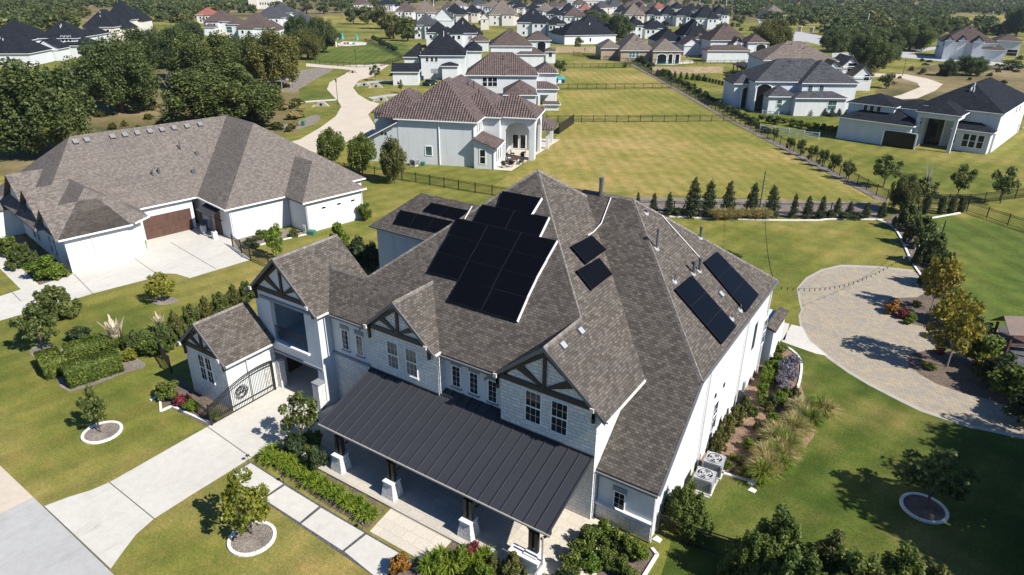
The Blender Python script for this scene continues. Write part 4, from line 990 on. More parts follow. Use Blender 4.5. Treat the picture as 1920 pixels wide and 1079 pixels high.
w_.box(17.6, 18.1, 14.4, 14.9, 0, 3.2); w_.box(17.6, 18.1, 19, 19.5, 0, 3.2); w_.box(12, 16.6, 12.9, 13.2, 0, 6.3)
w_.build('wall', M['stucco'], th)
g = MB()
for a, b_ in (((-2.45, .3, 6.4), (9.95, .3, 6.4)), ((9.95, .3, 6.4), (9.95, 5, 6.4)), ((10, 4.95, 6.35), (12.4, 4.95, 6.35)), ((12, 5.85, 6.3), (17.5, 5.85, 6.3)), ((17.55, 5.85, 6.3), (17.55, 13.5, 6.3)), ((12.95, -.35, 3.0), (12.95, 5.2, 3.0)), ((-2, .35, 5.9), (-7.6, .35, 3.0))): g.bar(a, b_, .12, .14)
g.build('eave_trim', M['white'], tro)
for x_ in (4.2, 9.35, 12.4): g = MB(); g.cyl((x_, .62 if x_ < 10 else -.06, 6.3 if x_ < 10 else 3.0), (x_, .62 if x_ < 10 else -.06, .05), .07, n=6); g.build('downpipe', M['white'], th)
window(th, (2.55, .7, 2.0), 0, 1.15, 1.5, 1, 1, 'glass_t', 'white', fw=.12); window(th, (10.75, 0, 1.75), 0, 1.0, 2.2, 1, 1, 'glass', 'white', True, fw=.12)
for y_ in (1.3, 2.5, 3.7): window(th, (12.5, y_, 1.7), R(90), .9, 2.0, 1, 1, 'glass', 'white', fw=.1)
for y_ in (2.2, 3.2, 4.2): window(th, (9.5, y_, 5.2), R(90), .75, 1.4, 1, 2, 'glass', 'white', fw=.1)
for x_ in (13.0, 14.2): window(th, (x_, 12.9, 1.3), 0, 1.0, 2.3, 1, 1, 'glass', 'white', fw=.08)
for dx in (0, .55): g = MB(); g.box(-4.6+dx, -4.3+dx, .7, .75, 4.0, 4.3); g.build('wall_vent', M['iron'], th)
for x_, y_, h in ((7.6, 11, 1.3), (6.3, 13, 1.2), (8.8, 13.5, 1.5), (10.2, 7.3, 1.4), (1, 8, .4), (1.6, 8, .4), (5.6, 12.4, .8)):
    zz = 6.5+.74*min(abs(9.9-x_), abs(x_+2.4)) if y_ > 6 else 9; zz = min(zz, 10.9); g = MB(); g.cyl((x_, y_, zz-.3), (x_, y_, zz+h), .13, .13, 8); g.build('vent_pipe', M['pipe'], tro)
sheet_w('patio', [((o2+Matrix.Rotation(R(22), 3, 'Z')@Vector(p)).x, (o2+Matrix.Rotation(R(22), 3, 'Z')@Vector(p)).y) for p in ((12.5, 0, 0), (15, -.2, 0), (19, 21.8, 0), (12, 21.8, 0))], M['trav'], Z4)

HS = [
 ('white two storey house with brown tile roof just behind the nearest tiled house', 'tiled_house', 34, (958, 190), 'tile', [(872, 141, 1010, 6.5, 11, 'hip', .75), (1003, 137, 1047, 6.3, 9, 'hip', .7), (943, 178, 1008, 3.4, 9, 'hip', .65), (1006, 167, 1048, 3.2, 5, 'hx1', .5, 2.2), (1018, 196, 1051, 1.3, 4, 'hip', .01)], [(909, 154, 0, 1.1, 2.0, 1, 1), (919, 154, 0, 1.1, 2.0, 1, 1), (928, 154, 0, 1.1, 2.0, 1, 1)]),
 ('white house with steep charcoal roof and three small upper windows beside the winding road', 'dark_roofed_house', 36, (790, 155), 'roof_dk', [(786, 104, 874, 6.3, 14, 'hip', .95), (755, 107, 788, 5.4, 8, 'hx0', .8), (733, 135, 786, 3.0, 6, 'gx', .6), (826, 124, 860, 3.4, 4, 'hip', .4), (870, 96, 905, 6.0, 12, 'hip', .8)], [(801, 112, 0, .9, 1.3, 2, 2), (810, 112, 0, .9, 1.3, 2, 2), (818, 112, 0, .9, 1.3, 2, 2), (834, 134, 0, .8, 1.4, 1, 1)]),
 ('white house with broad brown roof and tall arched porch, behind the two tiled houses', 'brown_roofed_house', 36, (920, 113), 'roof_br', [(918, 86, 1000, 6.3, 14, 'hip', .7), (985, 76, 1034, 6.2, 8, 'hip', .7), (882, 77, 918, 3.4, 8, 'hip', .6), (968, 102, 1022, 3.4, 6, 'hip', .6), (1022, 97, 1044, 3.3, 6, 'hip', .5), (922, 94, 970, 3.6, 4, 'hip', .5)], [(1032, 103, 4, 1.2, 1.6, 2, 1), (895, 88, 2, .8, 1.2, 1, 1)], ((1015, 92, 1, 3, 0, 5.6),)),
 ('white house with wide charcoal hip roof right behind the steep charcoal roofed house', 'dark_roofed_house', 36, (830, 85), 'roof_dk', [(838, 62, 895, 6.2, 14, 'hip', .95), (797, 61, 842, 6.0, 12, 'hip', .8)], [(880, 72, 0, 1, 1.4, 1, 1)]),
 ('pale house with light grey roof left of the rear charcoal roofs', 'grey_roofed_house', 36, (780, 62), 'roof_gr', [(775, 47, 818, 6, 14, 'hip', .9), (810, 37, 851, 6, 14, 'gy', 1.0)], ()),
 ('house with steep tan shingle peak in the far left rows', 'tan_roofed_house', 38, (785, 30), 'roof_tan', [(778, 24, 815, 5.5, 16, 'hip', 1.2)], ()),
 ('house with low brown roof beside the steep tan peak', 'brown_roofed_house', 38, (745, 26), 'roof_br', [(740, 21, 778, 5.0, 16, 'hip', .9)], ()),
 ('cream house with charcoal roof, first in the far row behind the grey roof', 'dark_roofed_house', 30, (835, 35), 'roof_dk', [(832, 24, 868, 6, 14, 'hip', .9)], [(850, 30, 0, 1.2, 1.4, 1, 1)], 'stucco_c'),
 ('small pale house with charcoal roof and upstairs windows next to the tall grey gables', 'dark_roofed_house', 30, (875, 36), 'roof_dk', [(868, 23, 900, 6, 12, 'hip', .8), (853, 28, 872, 5, 9, 'hip', .8)], [(880, 28, 0, 1.2, 1.3, 1, 1), (886, 28, 0, 1.2, 1.3, 1, 1)], 'stucco_c'),
 ('pale house with tall taupe roof and long side slope, above the brown hipped roofs', 'grey_roofed_house', 36, (925, 50), 'roof_tan', [(916, 27, 968, 6.3, 16, 'hip', 1.0), (900, 34, 918, 6, 8, 'gy', 1.0)], [(908, 40, 1, 1, 1.5, 1, 1)], 'stucco_c'),
 ('white two storey house with charcoal roof above the arched brown roofed house', 'dark_roofed_house', 32, (975, 66), 'roof_dk', [(968, 42, 1030, 6.3, 15, 'hip', .85), (1026, 45, 1059, 6.0, 9, 'hip', .8), (985, 52, 1008, 3.3, 4, 'hip', .5)], [(1005, 47, 0, 1.1, 1.5, 1, 2), (1009, 47, 0, 1.1, 1.5, 1, 2), (1013, 47, 0, 1.1, 1.5, 1, 2), (1034, 54, 1, 1, 1.4, 1, 1)]),
 ('long low white house with charcoal roof above the sandstone retaining wall', 'long_white_house', 52, (1062, 84), 'roof_dk', [(1058, 67, 1157, 3.6, 14, 'hip', .75), (1088, 50, 1146, 6.0, 12, 'hip', .7), (1040, 62, 1064, 3.4, 8, 'hip', .6)], [(1107, 75, 0, .9, 1.6, 1, 1)]),
 ('tan brick single storey house with taupe roof and covered patio', 'tan_brick_house', 36, (1172, 116), 'roof_tan', [(1163, 95, 1229, 3.5, 17, 'hip', .82), (1126, 91, 1168, 3.4, 12, 'hip', .65), (1224, 96, 1281, 3.4, 13, 'hip', .7, 0)], [(1182, 103, 0, 1.1, 1.8, 2, 2, 'F', 'glass_t'), (1188, 103, 0, 1.1, 1.8, 2, 2, 'F', 'glass_t'), (1195, 103, 0, 1.1, 1.8, 2, 2, 'F', 'glass_t')], 'stucco_t', ((1241, 108, 2, 3.2, 0, 2.8), (1257, 108, 2, 1.6, 0, 2.8), (1270, 107, 2, 1.6, 0, 2.8))),
 ('white house with large charcoal hip roof directly behind the tan brick house', 'dark_roofed_house', 36, (1290, 86), 'roof_dk', [(1282, 67, 1334, 6.3, 15, 'hip', 1.0), (1232, 78, 1284, 3.4, 16, 'hip', .8)], [(1290, 72, 0, 1, 1.3, 1, 1)]),
 ('white house with brown roof, gabled window and arched porch right of the tan brick house', 'brown_roofed_house', 36, (1346, 111), 'roof_br', [(1332, 76, 1406, 6.3, 14, 'hip', .8), (1402, 80, 1442, 6.2, 9, 'hip', .7), (1326, 95, 1410, 3.4, 6, 'hip', .5), (1282, 84, 1316, 3.4, 9, 'gy', .7), (1300, 74, 1334, 5, 10, 'hip', .6), (1375, 82, 1398, 5.4, 6, 'gy', .9)], [(1386, 80, 5, 1.6, 2.2, 3, 3), (1436, 99, 1, 1, 1.4, 1, 1)], 'stucco', ((1425, 100, 1, 3.4, 0, 5.4),)),
 ('white house with taupe roof and half timbered gables behind the slate grey roof', 'taupe_roofed_house', 30, (1600, 150), 'roof_tan', [(1431, 113, 1575, 6.3, 16, 'hip', .52), (1580, 124, 1614, 5.6, 9, 'gy', 1.0), (1600, 143, 1640, 3.2, 10, 'gy', 1.0), (1553, 127, 1578, 5.4, 6, 'gy', 1.0)], [(1597, 128, 1, 2.2, 2.6, 1, 1), (1625, 146, 2, 1.4, 1.6, 2, 2)]),
 ('white house with slate grey roof, arched porch and teal windows by the conifer hedge', 'slate_roofed_house', 34, (1494, 210), 'roof_gr', [(1416, 153, 1600, 6.3, 13, 'hip', .60), (1504, 156, 1613, 6.3, 13, 'hip', .64), (1441, 181, 1496, 3.3, 6, 'hip', .6), (1491, 184, 1592, 3.3, 5, 'hip', .4), (1376, 157, 1420, 5.0, 8, 'hip', .7)], [(1519, 167, 1, 1.1, 1.5, 2, 1, 'F', 'glass_t'), (1540, 167, 1, 1.1, 1.5, 2, 1, 'F', 'glass_t'), (1461, 195, 2, 1.2, 1.8, 1, 1, 'F', 'glass_t'), (1560, 198, 3, 1.9, 2.0, 2, 1, 'F', 'glass_t')], 'stucco', ((1431, 178, 0, 3.2, 0, 5.5), (1403, 180, 4, 3, 0, 4.4))),
 ('white half timbered house with brown roofs and dark porch, alone at the far right', 'brown_roofed_house', 8, (1760, 98), 'roof_br', [(1765, 78, 1872, 6.0, 17, 'hip', .62), (1868, 76, 1920, 5.6, 12, 'hip', .5), (1836, 93, 1888, 3.4, 10, 'hip', .7), (1758, 88, 1806, 3.2, 4, 'hip', .3), (1772, 76, 1790, 6.6, 5, 'gy', 1.1), (1797, 76, 1815, 6.6, 5, 'gy', 1.1), (1826, 78, 1846, 6.6, 5, 'gy', 1.1)], [(1772, 84, 0, 1.3, 1.6, 2, 2), (1779, 84, 0, 1.3, 1.6, 2, 2), (1802, 84, 0, 1.3, 1.6, 2, 2), (1833, 85, 0, 1.3, 1.6, 2, 2), (1897, 100, 1, 3.4, 2.4, 1, 1)]),
 # left background
 ('white house with deep charcoal roof and solar panels, cut by the left edge', 'dark_roofed_house', 40, (10, 124), 'roof_dk', [(-60, 101, 55, 3.6, 14, 'hip', .8), (-40, 75, 60, 6.0, 16, 'hip', .7)], [(16, 112, 0, 1.2, 2.0, 1, 1, 'F', 'glass_t')]),
 ('white house with charcoal roofs, three upper windows and solar panels, behind the left road end', 'dark_roofed_house', 40, (115, 105), 'roof_dk', [(66, 72, 145, 6.2, 13, 'hip', .8), (108, 86, 172, 3.5, 10, 'hip', .55), (140, 66, 180, 5.5, 12, 'hip', .7), (60, 92, 112, 3.3, 7, 'gy', .7)], [(117, 73, 0, .9, 1.8, 1, 1), (124, 73, 0, .9, 1.8, 1, 1), (131, 73, 0, .9, 1.8, 1, 1), (158, 96, 1, 4.5, 2.2, 1, 1)]),
 ('tallest of the charcoal roofed houses at upper left, cream walls', 'dark_roofed_house', 40, (230, 62), 'roof_dk', [(152, 51, 214, 6.3, 17, 'hip', 1.0), (190, 37, 250, 6.5, 16, 'hip', 1.1), (205, 50, 232, 3.4, 9, 'gy', .9)], [(244, 42, 1, .9, 1.6, 1, 1)], 'stucco_c'),
 ('white house with grey brown hipped roof left of the dark brown roof, beyond the oaks', 'grey_roofed_house', 38, (390, 62), 'roof_br', [(380, 40, 436, 6, 14, 'hip', .7), (378, 51, 402, 3.4, 6, 'hip', .5)], [(414, 42, 0, 1.2, 1.2, 1, 1)]),
 ('white house with broad dark brown roof and teal verandah beyond the oaks', 'brown_roofed_house', 38, (447, 64), 'roof_br', [(440, 53, 508, 4.4, 16, 'hip', .8), (424, 46, 450, 5.8, 9, 'hip', .8)], [(430, 56, 1, 2.5, 2.6, 1, 1, 'F', 'glass_t'), (452, 60, 0, 1.2, 1.8, 1, 1)]),
 ('house with dark slate roof and tan rear hip near the pale tower', 'grey_roofed_house', 38, (500, 42), 'roof_gr', [(474, 33, 532, 5, 16, 'hip', .7), (505, 24, 545, 5, 14, 'hip', .9)], ()),
 ('house with grey hipped roof standing among the trees right of the brown roofs', 'grey_roofed_house', 38, (540, 58), 'roof_gr', [(530, 46, 588, 5, 16, 'hip', .8)], ()),
 ('house with orange red roof at the far left rows', 'red_roofed_house', 38, (372, 32), 'roof_red', [(366, 28, 402, 4.5, 12, 'hip', .7)], (), 'stucco_c'),
 # far rows in the middle
 ('far white house with charcoal roof, leftmost of the far middle rows', 'dark_roofed_house', 30, (1030, 33), 'roof_dk', [(1023, 27, 1058, 5.8, 12, 'hip', .7)], [(1034, 30, 0, 1.5, 1.3, 1, 1), (1046, 30, 0, 1.5, 1.3, 1, 1)]),
 ('far house with brown grey roof in front of the red roof', 'brown_roofed_house', 34, (1065, 38), 'roof_br', [(1057, 31, 1100, 5.8, 14, 'hip', .8)], ()),
 ('far house with bright red roof beside the long cream building', 'red_roofed_house', 34, (1090, 22), 'roof_red', [(1086, 18, 1109, 6, 14, 'hip', .8)], ()),
 ('far house with black peaked roof left of the red roof', 'dark_roofed_house', 34, (1056, 26), 'roof_dk', [(1052, 23, 1084, 5, 16, 'hip', 1.0)], ()),
 ('far house with blue black roof just right of the red roof', 'dark_roofed_house', 34, (1108, 28), 'roof_dk', [(1104, 22, 1134, 5.5, 13, 'hip', .7)], ()),
 ('pale house with cream brown peaked roof behind the big dark oak', 'tan_roofed_house', 34, (1176, 36), 'roof_tan', [(1170, 28, 1210, 6, 14, 'hip', 1.0)], (), 'stucco_c'),
 ('white house with brown roof right of the cream peaked roof', 'brown_roofed_house', 34, (1195, 34), 'roof_br', [(1190, 25, 1222, 6, 12, 'hip', 1.0)], ()),
 ('house with small red ridge roof in the last rows', 'red_roofed_house', 34, (1230, 20), 'roof_red', [(1224, 16, 1248, 5, 12, 'hip', .9)], ()),
 ('white house with charcoal roof right of the big dark oak', 'dark_roofed_house', 34, (1184, 62), 'roof_dk', [(1178, 48, 1207, 6, 12, 'hip', 1.0)], ()),
 ('house with flat charcoal roof between the big oak and the large charcoal hip', 'dark_roofed_house', 34, (1215, 64), 'roof_dk', [(1204, 53, 1256, 4.5, 14, 'hip', .6)], ()),
 ('white house with charcoal roof and arched porch, left of the triple row', 'dark_roofed_house', 34, (1222, 38), 'roof_dk', [(1213, 28, 1243, 6, 12, 'hip', .9)], [(1221, 34, 0, 2, 2.4, 1, 1)]),
 ('white house with charcoal roof, second in the row behind the arched porch house', 'dark_roofed_house', 34, (1246, 40), 'roof_dk', [(1240, 28, 1270, 6, 12, 'hip', 1.1)], ()),
 ('white house with charcoal roof, third in that row with stepped lower roof', 'dark_roofed_house', 34, (1272, 42), 'roof_dk', [(1268, 30, 1306, 6, 12, 'hip', .8)], ()),
 ('white house with charcoal roof and blank bright side wall at the end of the row', 'dark_roofed_house', 34, (1312, 46), 'roof_dk', [(1304, 34, 1351, 6, 13, 'hip', 1.0)], ()),
 ('white house with blue black roof at the far right end of the rows', 'dark_roofed_house', 34, (1355, 38), 'roof_dk', [(1338, 27, 1368, 6, 14, 'hip', 1.0)], ()),
 ('house with taupe roof among trees on the slope right of the far rows', 'taupe_roofed_house', 34, (1445, 28), 'roof_tan', [(1438, 23, 1472, 4.5, 18, 'hip', .7)], ()),
]
gH = random.Random(77)
far_spots = [(826, 14), (905, 14), (930, 12), (958, 14), (985, 16), (1004, 20), (1022, 13), (1045, 12), (1118, 14), (1140, 12), (1150, 22), (1168, 15), (1190, 13), (1210, 14), (1262, 16), (1280, 20), (1300, 17), (845, 10), (880, 9), (948, 8), (1000, 8), (1075, 8), (1130, 7), (1180, 8), (1250, 9), (1085, 30), (1150, 42), (1178, 20), (660, 8), (705, 9)]
for x_, y_ in far_spots:
    rm = gH.choice(['roof_dk', 'roof_dk', 'roof_br', 'roof_gr', 'roof_tan']); wd = gH.uniform(20, 34)
    HS.append(('distant pale house in the far rows below the horizon', 'distant_house', gH.uniform(20, 50), (x_, y_+7), rm, [(x_, y_, x_+wd, gH.uniform(4, 6), 13, 'hip', gH.uniform(.6, .9))], (), gH.choice(['stucco', 'stucco_c'])))
rr = random.Random(5)
for h in HS:
    lab, nm, yaw, anc, rm, bl, wn = h[:7]; wm = h[7] if len(h) > 7 and isinstance(h[7], str) else 'stucco'; ar = h[-1] if isinstance(h[-1], tuple) and len(h) > 7 and not isinstance(h[-1], str) else ()
    house_px(lab, nm, yaw, anc, rm, bl, wn, wm, ar, pipes=(2 if anc[1] > 60 else 0), seed=anc[0], group='distant houses in the far rows' if nm == 'distant_house' else None)
# right dark house: own orientation
T19, f19 = house_px('white two storey house with charcoal roof and tall arched porch at the right edge', 'dark_roofed_house', -10, (1570, 246), 'roof_dk',
    [(1722, 196, 1889, 6.5, 24, 'hip', .56), (1587, 191, 1684, 6.2, 8, 'hip', .36), (1570, 219, 1718, 3.4, 8, 'hip', .42), (1668, 200, 1745, 6.0, 9, 'hip', .3), (1717, 208, 1806, 6.2, 9, 'hip', .42, 5.0), (1784, 240, 1867, 3.2, 6, 'hx1', .4)],
    [(1623, 202, 1, .8, 1.2, 1, 1), (1635, 203, 1, .8, 1.2, 1, 1), (1648, 204, 1, .8, 1.2, 1, 1), (1787, 260, 5, .9, 1.7, 1, 1), (1810, 263, 5, 1.0, 2.2, 1, 1), (1823, 265, 5, 1.0, 2.2, 1, 1), (1838, 267, 5, 1.0, 2.2, 1, 1), (1906, 206, 0, .9, 1.3, 1, 2, 'R'), (1912, 204, 0, .9, 1.3, 1, 2, 'R'), (1900, 268, 0, .9, 1.8, 1, 2, 'R'), (1912, 258, 0, .9, 1.8, 1, 2, 'R')], 'stucco', ((1747, 245, 0, 3.4, 0, 5.4), (1688, 252, 2, 5.0, 0, 2.6)), pipes=5)
# ================================================================ VEGETATION
nr = np.random.default_rng(11)
def leaves_mesh(name, clumps, n, size, mat, seed=0, flat=.0, out=.5, aspect=1.6, up=.25):
    """leaf-sized quads spread through clumps [(cx,cy,cz,rx,ry,rz,weight)]"""
    g = np.random.default_rng(seed)
    C_ = np.array([c[:6] for c in clumps]); W = np.array([c[6] if len(c) > 6 else c[3]*c[4]*c[5] for c in clumps]); W = W/W.sum()
    idx = g.choice(len(C_), n, p=W)
    d = g.normal(size=(n, 3)); d /= np.linalg.norm(d, axis=1)[:, None]
    rr_ = g.random(n)**.45
    P = C_[idx, :3]+d*rr_[:, None]*C_[idx, 3:6]
    nn = d*out+g.normal(size=(n, 3))*.55+np.array([0, 0, up]); nn /= np.linalg.norm(nn, axis=1)[:, None]
    t = np.cross(nn, g.normal(size=(n, 3))); t /= np.linalg.norm(t, axis=1)[:, None]
    b_ = np.cross(nn, t); s_ = (size*(.6+.8*g.random(n)))[:, None]/2
    V = np.empty((n, 4, 3)); V[:, 0] = P-t*s_*aspect; V[:, 1] = P-b_*s_; V[:, 2] = P+t*s_*aspect+nn*s_*.3; V[:, 3] = P+b_*s_
    return quads(name, V.reshape(-1, 3), mat)
def quads(name, V, mat):
    n = len(V)//4; me = bpy.data.meshes.new(name)
    me.vertices.add(n*4); me.vertices.foreach_set('co', V.astype(np.float32).ravel())
    me.loops.add(n*4); me.loops.foreach_set('vertex_index', np.arange(n*4, dtype=np.int32))
    me.polygons.add(n); me.polygons.foreach_set('loop_start', np.arange(0, n*4, 4, dtype=np.int32)); me.polygons.foreach_set('loop_total', np.full(n, 4, dtype=np.int32))
    me.update(); me.materials.append(mat); return me
def crown_clumps(r_, h, zc, k, seed, lobes=.42, squash=.75):
    """clumps spread over an ellipsoid of radius r_, half height h, centred at height zc"""
    g = random.Random(seed); out = [(0, 0, zc, r_*.62, r_*.62, h*.62, .12)]
    for i in range(k):
        a = g.uniform(0, 2*math.pi); u = g.uniform(-.92, 1); q = math.sqrt(max(0, 1-u*u))
        rr_ = g.uniform(.55, .86); c = g.uniform(.6, 1.15)*lobes
        out.append((math.cos(a)*q*r_*rr_, math.sin(a)*q*r_*rr_, zc+u*h*rr_, r_*c, r_*c, r_*c*squash, .9/k*c/lobes))
    return out
def trunk_mesh(name, h, r0, limbs, spread, seed, mat, lean=0.0, zc=None):
    g = random.Random(seed); mb_ = MB(); p = Vector((0, 0, -.1)); q = Vector((lean*h*.5, 0, h*.45)); mb_.cyl(p, q, r0, r0*.75, 7)
    for i in range(limbs):
        a = 2*math.pi*i/limbs+g.uniform(-.4, .4); e = q+Vector((math.cos(a)*spread*g.uniform(.45, .8), math.sin(a)*spread*g.uniform(.45, .8), h*g.uniform(.3, .5)))
        m_ = q.lerp(e, .5)+Vector((0, 0, -.06*h)); mb_.cyl(q-Vector((0, 0, .05)), m_, r0*.5, r0*.33, 5); mb_.cyl(m_, e, r0*.33, r0*.1, 5)
        for k in range(2):
            f_ = m_+Vector((g.uniform(-1, 1)*spread*.35, g.uniform(-1, 1)*spread*.35, h*g.uniform(.15, .35))); mb_.cyl(m_, f_, r0*.2, r0*.06, 4)
    me = bpy.data.meshes.new(name); me.from_pydata([tuple(v) for v in mb_.v], [], mb_.f); me.materials.append(mat); return me
PR = {}
def proto(key, crown, trunk): PR[key] = (crown, trunk)
# unit prototypes: height 1, crown width 1 (scaled on placing)
def mk(key, n, leaf, k, mat, seed, zc=.56, h=.44, limbs=5, tr=.045, bark='bark', lobes=.42, squash=.75, **kw):
    proto(key, leaves_mesh('crown', crown_clumps(.5, h, zc, k, seed, lobes, squash), n, leaf, M[mat], seed, **kw), trunk_mesh('trunk', .62, tr, limbs, .34, seed, M[bark]))
for i in range(3):
    mk('oak%d' % i, 36000, .0165, 90, 'oak', 20+i, .47, .50, 6, .03, lobes=.2, squash=1.5)
    mk('oakd%d' % i, 28000, .019, 76, 'oak_d', 30+i, .47, .50, 6, .03, lobes=.21, squash=1.5)
mk('oaky0', 28000, .018, 76, 'oak_y', 41, .48, .49, lobes=.21, squash=1.5)
for i in range(3): mk('far%d' % i, 1500, .055, 18, ('oak', 'oak_d', 'oak_y')[i], 50+i, .50, .48, lobes=.34)
mk('young', 1500, .045, 16, 'oak', 61, .62, .38, 5, .022, lobes=.3)
mk('lime', 1700, .042, 26, 'yel', 62, .58, .42, 7, .018, lobes=.22)
mk('gold', 3200, .035, 24, 'gold', 63, .60, .40, 7, .016, 'barkpale', lobes=.28)
mk('shrubby', 5200, .032, 30, 'oak', 64, .50, .50, 6, .02, lobes=.27, squash=1.1)
mk('shrubred', 5200, .03, 30, 'oak_y', 65, .50, .50, 6, .02, lobes=.27, squash=1.1)
mk('slim', 1800, .05, 16, 'shrub_b', 66, .52, .48, 4, .02, lobes=.3)
# conical hollies
def cone_clumps(seed, k=26):
    g = random.Random(seed); o_ = []
    for i in range(k):
        z = .06+.9*(i/k); r_ = .46*(1-z)**.75+.03; a = i*2.4+g.uniform(-.5, .5); q = r_*.55
        o_.append((math.cos(a)*q, math.sin(a)*q, z, r_*.62+.03, r_*.62+.03, .07, r_))
    return o_
for i in range(2): proto('cone%d' % i, leaves_mesh('crown', cone_clumps(70+i), 2600, .04, M['conif'], 70+i, up=.5), trunk_mesh('trunk', .3, .03, 3, .1, 70+i, M['bark']))
proto('cypress', leaves_mesh('crown', [(0, 0, .1+.085*i, .42-.025*abs(i-4), .42-.025*abs(i-4), .08, 1) for i in range(10)], 2200, .05, M['conif'], 75, up=.3), None)
# shrubs: rounded, dense (height 1, width 1)
def bush(key, mat, n=2600, leaf=.06, seed=80, k=18, lobes=.4): proto(key, leaves_mesh('foliage', crown_clumps(.48, .46, .46, k, seed, lobes, .8), n, leaf, M[mat], seed), None)
bush('bush', 'shrub', seed=81); bush('bush_b', 'shrub_b', seed=82); bush('bush_y', 'yel', seed=83); bush('bush_d', 'conif', seed=84); bush('bush_s', 'straw', 2600, .06, 85); bush('bush_r', 'redfl', 1500, .07, 86); bush('bush_l', 'lilac', 2400, .05, 87); bush('bush_o', 'orange', 1300, .07, 88); bush('bush_g', 'gold', 2000, .06, 89); bush('bush_m', 'oak', 5200, .042, 90, 24, .34); bush('bush_oy', 'oak_y', 3400, .05, 91)
# tufts: blades arching outward
def tuft(key, mat, n, seed, w_=.02, droop=.5, spread=.5, hgt=1.0):
    g = np.random.default_rng(seed); a = g.random(n)*2*math.pi; r_ = g.random(n)**.7; L = (.6+.5*g.random(n))*hgt
    d = np.stack([np.cos(a), np.sin(a), 0*a], 1); s_ = np.stack([-np.sin(a), np.cos(a), 0*a], 1)*w_
    b_ = d*(.12*g.random(n))[:, None]; z = np.array([0, 0, 1.])
    m_ = b_+d*(spread*.35*r_)[:, None]+z*(L*.62)[:, None]; e = b_+d*(spread*r_)[:, None]+z*(L*(1-droop*r_*.55))[:, None]
    V1 = np.stack([b_-s_, b_+s_, m_+s_, m_-s_], 1); V2 = np.stack([m_-s_, m_+s_, e+s_*.2, e-s_*.2], 1)
    me = quads('blades', np.concatenate([V1, V2]).reshape(-1, 3), M[mat]); proto(key, me, None)
M['lilyl'] = leafmat('lily leaves', (.10, .16, .015), (.21, .29, .03), (.33, .40, .06), .4)
tuft('lily', 'lilyl', 130, 101, .03, .9, .6, .9); tuft('strawgrass', 'straw', 420, 102, .012, .8, .62); tuft('greengrass', 'shrub_b', 420, 112, .014, .8, .6); tuft('pampas', 'shrub', 300, 103, .012, .9, .6, .8); tuft('plume', 'plume', 46, 104, .05, .1, .3, 1.0)
def spray_clumps(seed, k=60, zb=.12):
    g = random.Random(seed); o_ = [(0, 0, .42, .30, .30, .30, .10)]
    for i in range(k):
        a = g.uniform(0, 6.283); q = g.random()**.6*.42; top = (1-.9*(q/.46)**2)*g.uniform(.82, 1.0); top = max(top, .35)
        hl = g.uniform(.10, .17); z = top-hl if i % 2 else g.uniform(zb, max(top-hl, zb+.05))
        o_.append((math.cos(a)*q, math.sin(a)*q, z, .045+.03*g.random(), .045+.03*g.random(), hl, .9/k))
    return o_
for key, mat, sd2 in (('spray_b', 'shrub', 121), ('spray_y', 'oak_y', 122), ('spray_o', 'oak', 123)):
    proto(key, leaves_mesh('foliage', spray_clumps(sd2), 15000, .019, M[mat], sd2, aspect=2.0, up=.5), None)
proto('shrubby', leaves_mesh('crown', crown_clumps(.46, .46, .52, 60, 124, .24, 1.3), 9000, .026, M['shrub'], 124, aspect=2, up=.4), PR['shrubby'][1]); proto('shrubred', leaves_mesh('crown', crown_clumps(.46, .46, .54, 60, 125, .24, 1.3), 8000, .026, M['oak_y'], 125, aspect=2, up=.4), PR['shrubred'][1])
proto('bush_m', leaves_mesh('foliage', spray_clumps(126, 44, .05), 6500, .034, M['oak'], 126, aspect=2, up=.4), None); proto('bush_oy', leaves_mesh('foliage', spray_clumps(127, 40, .05), 5000, .036, M['oak_y'], 127, aspect=2, up=.4), None)
def plant(key, label, cat, name, loc, h, wd, rz=None, group=None, wy=None, crown='crown'):
    cr, tr = PR[key]; rz = rnd.uniform(0, 6.28) if rz is None else rz
    if tr is None:
        o_ = bpy.data.objects.new(name, cr); col.objects.link(o_); tag(o_, label, cat, group)
        o_.location = loc; o_.rotation_euler = (0, 0, rz); o_.scale = (wd, wy or wd, h); return o_
    T = thing(name, label, cat, loc, rz, group)
    for nm, me in (('trunk', tr), (crown, cr)):
        c = bpy.data.objects.new(nm, me); col.objects.link(c); c.parent = T; c.scale = (wd, wy or wd, h)
    return T
def mpp(p): return (p-CAM).dot(FW)/F_PX
def plant_px(key, label, cat, name, bx, by, top, wpx, group=None, z=0, wy=None):
    p = A(bx, by, z); s_ = mpp(p); dep = math.atan2(CAM.z, (p.xy).length)
    return plant(key, label, cat, name, p, (by-top)*s_/max(math.cos(dep), .5), wpx*s_, None, group)
G_ = plant_px
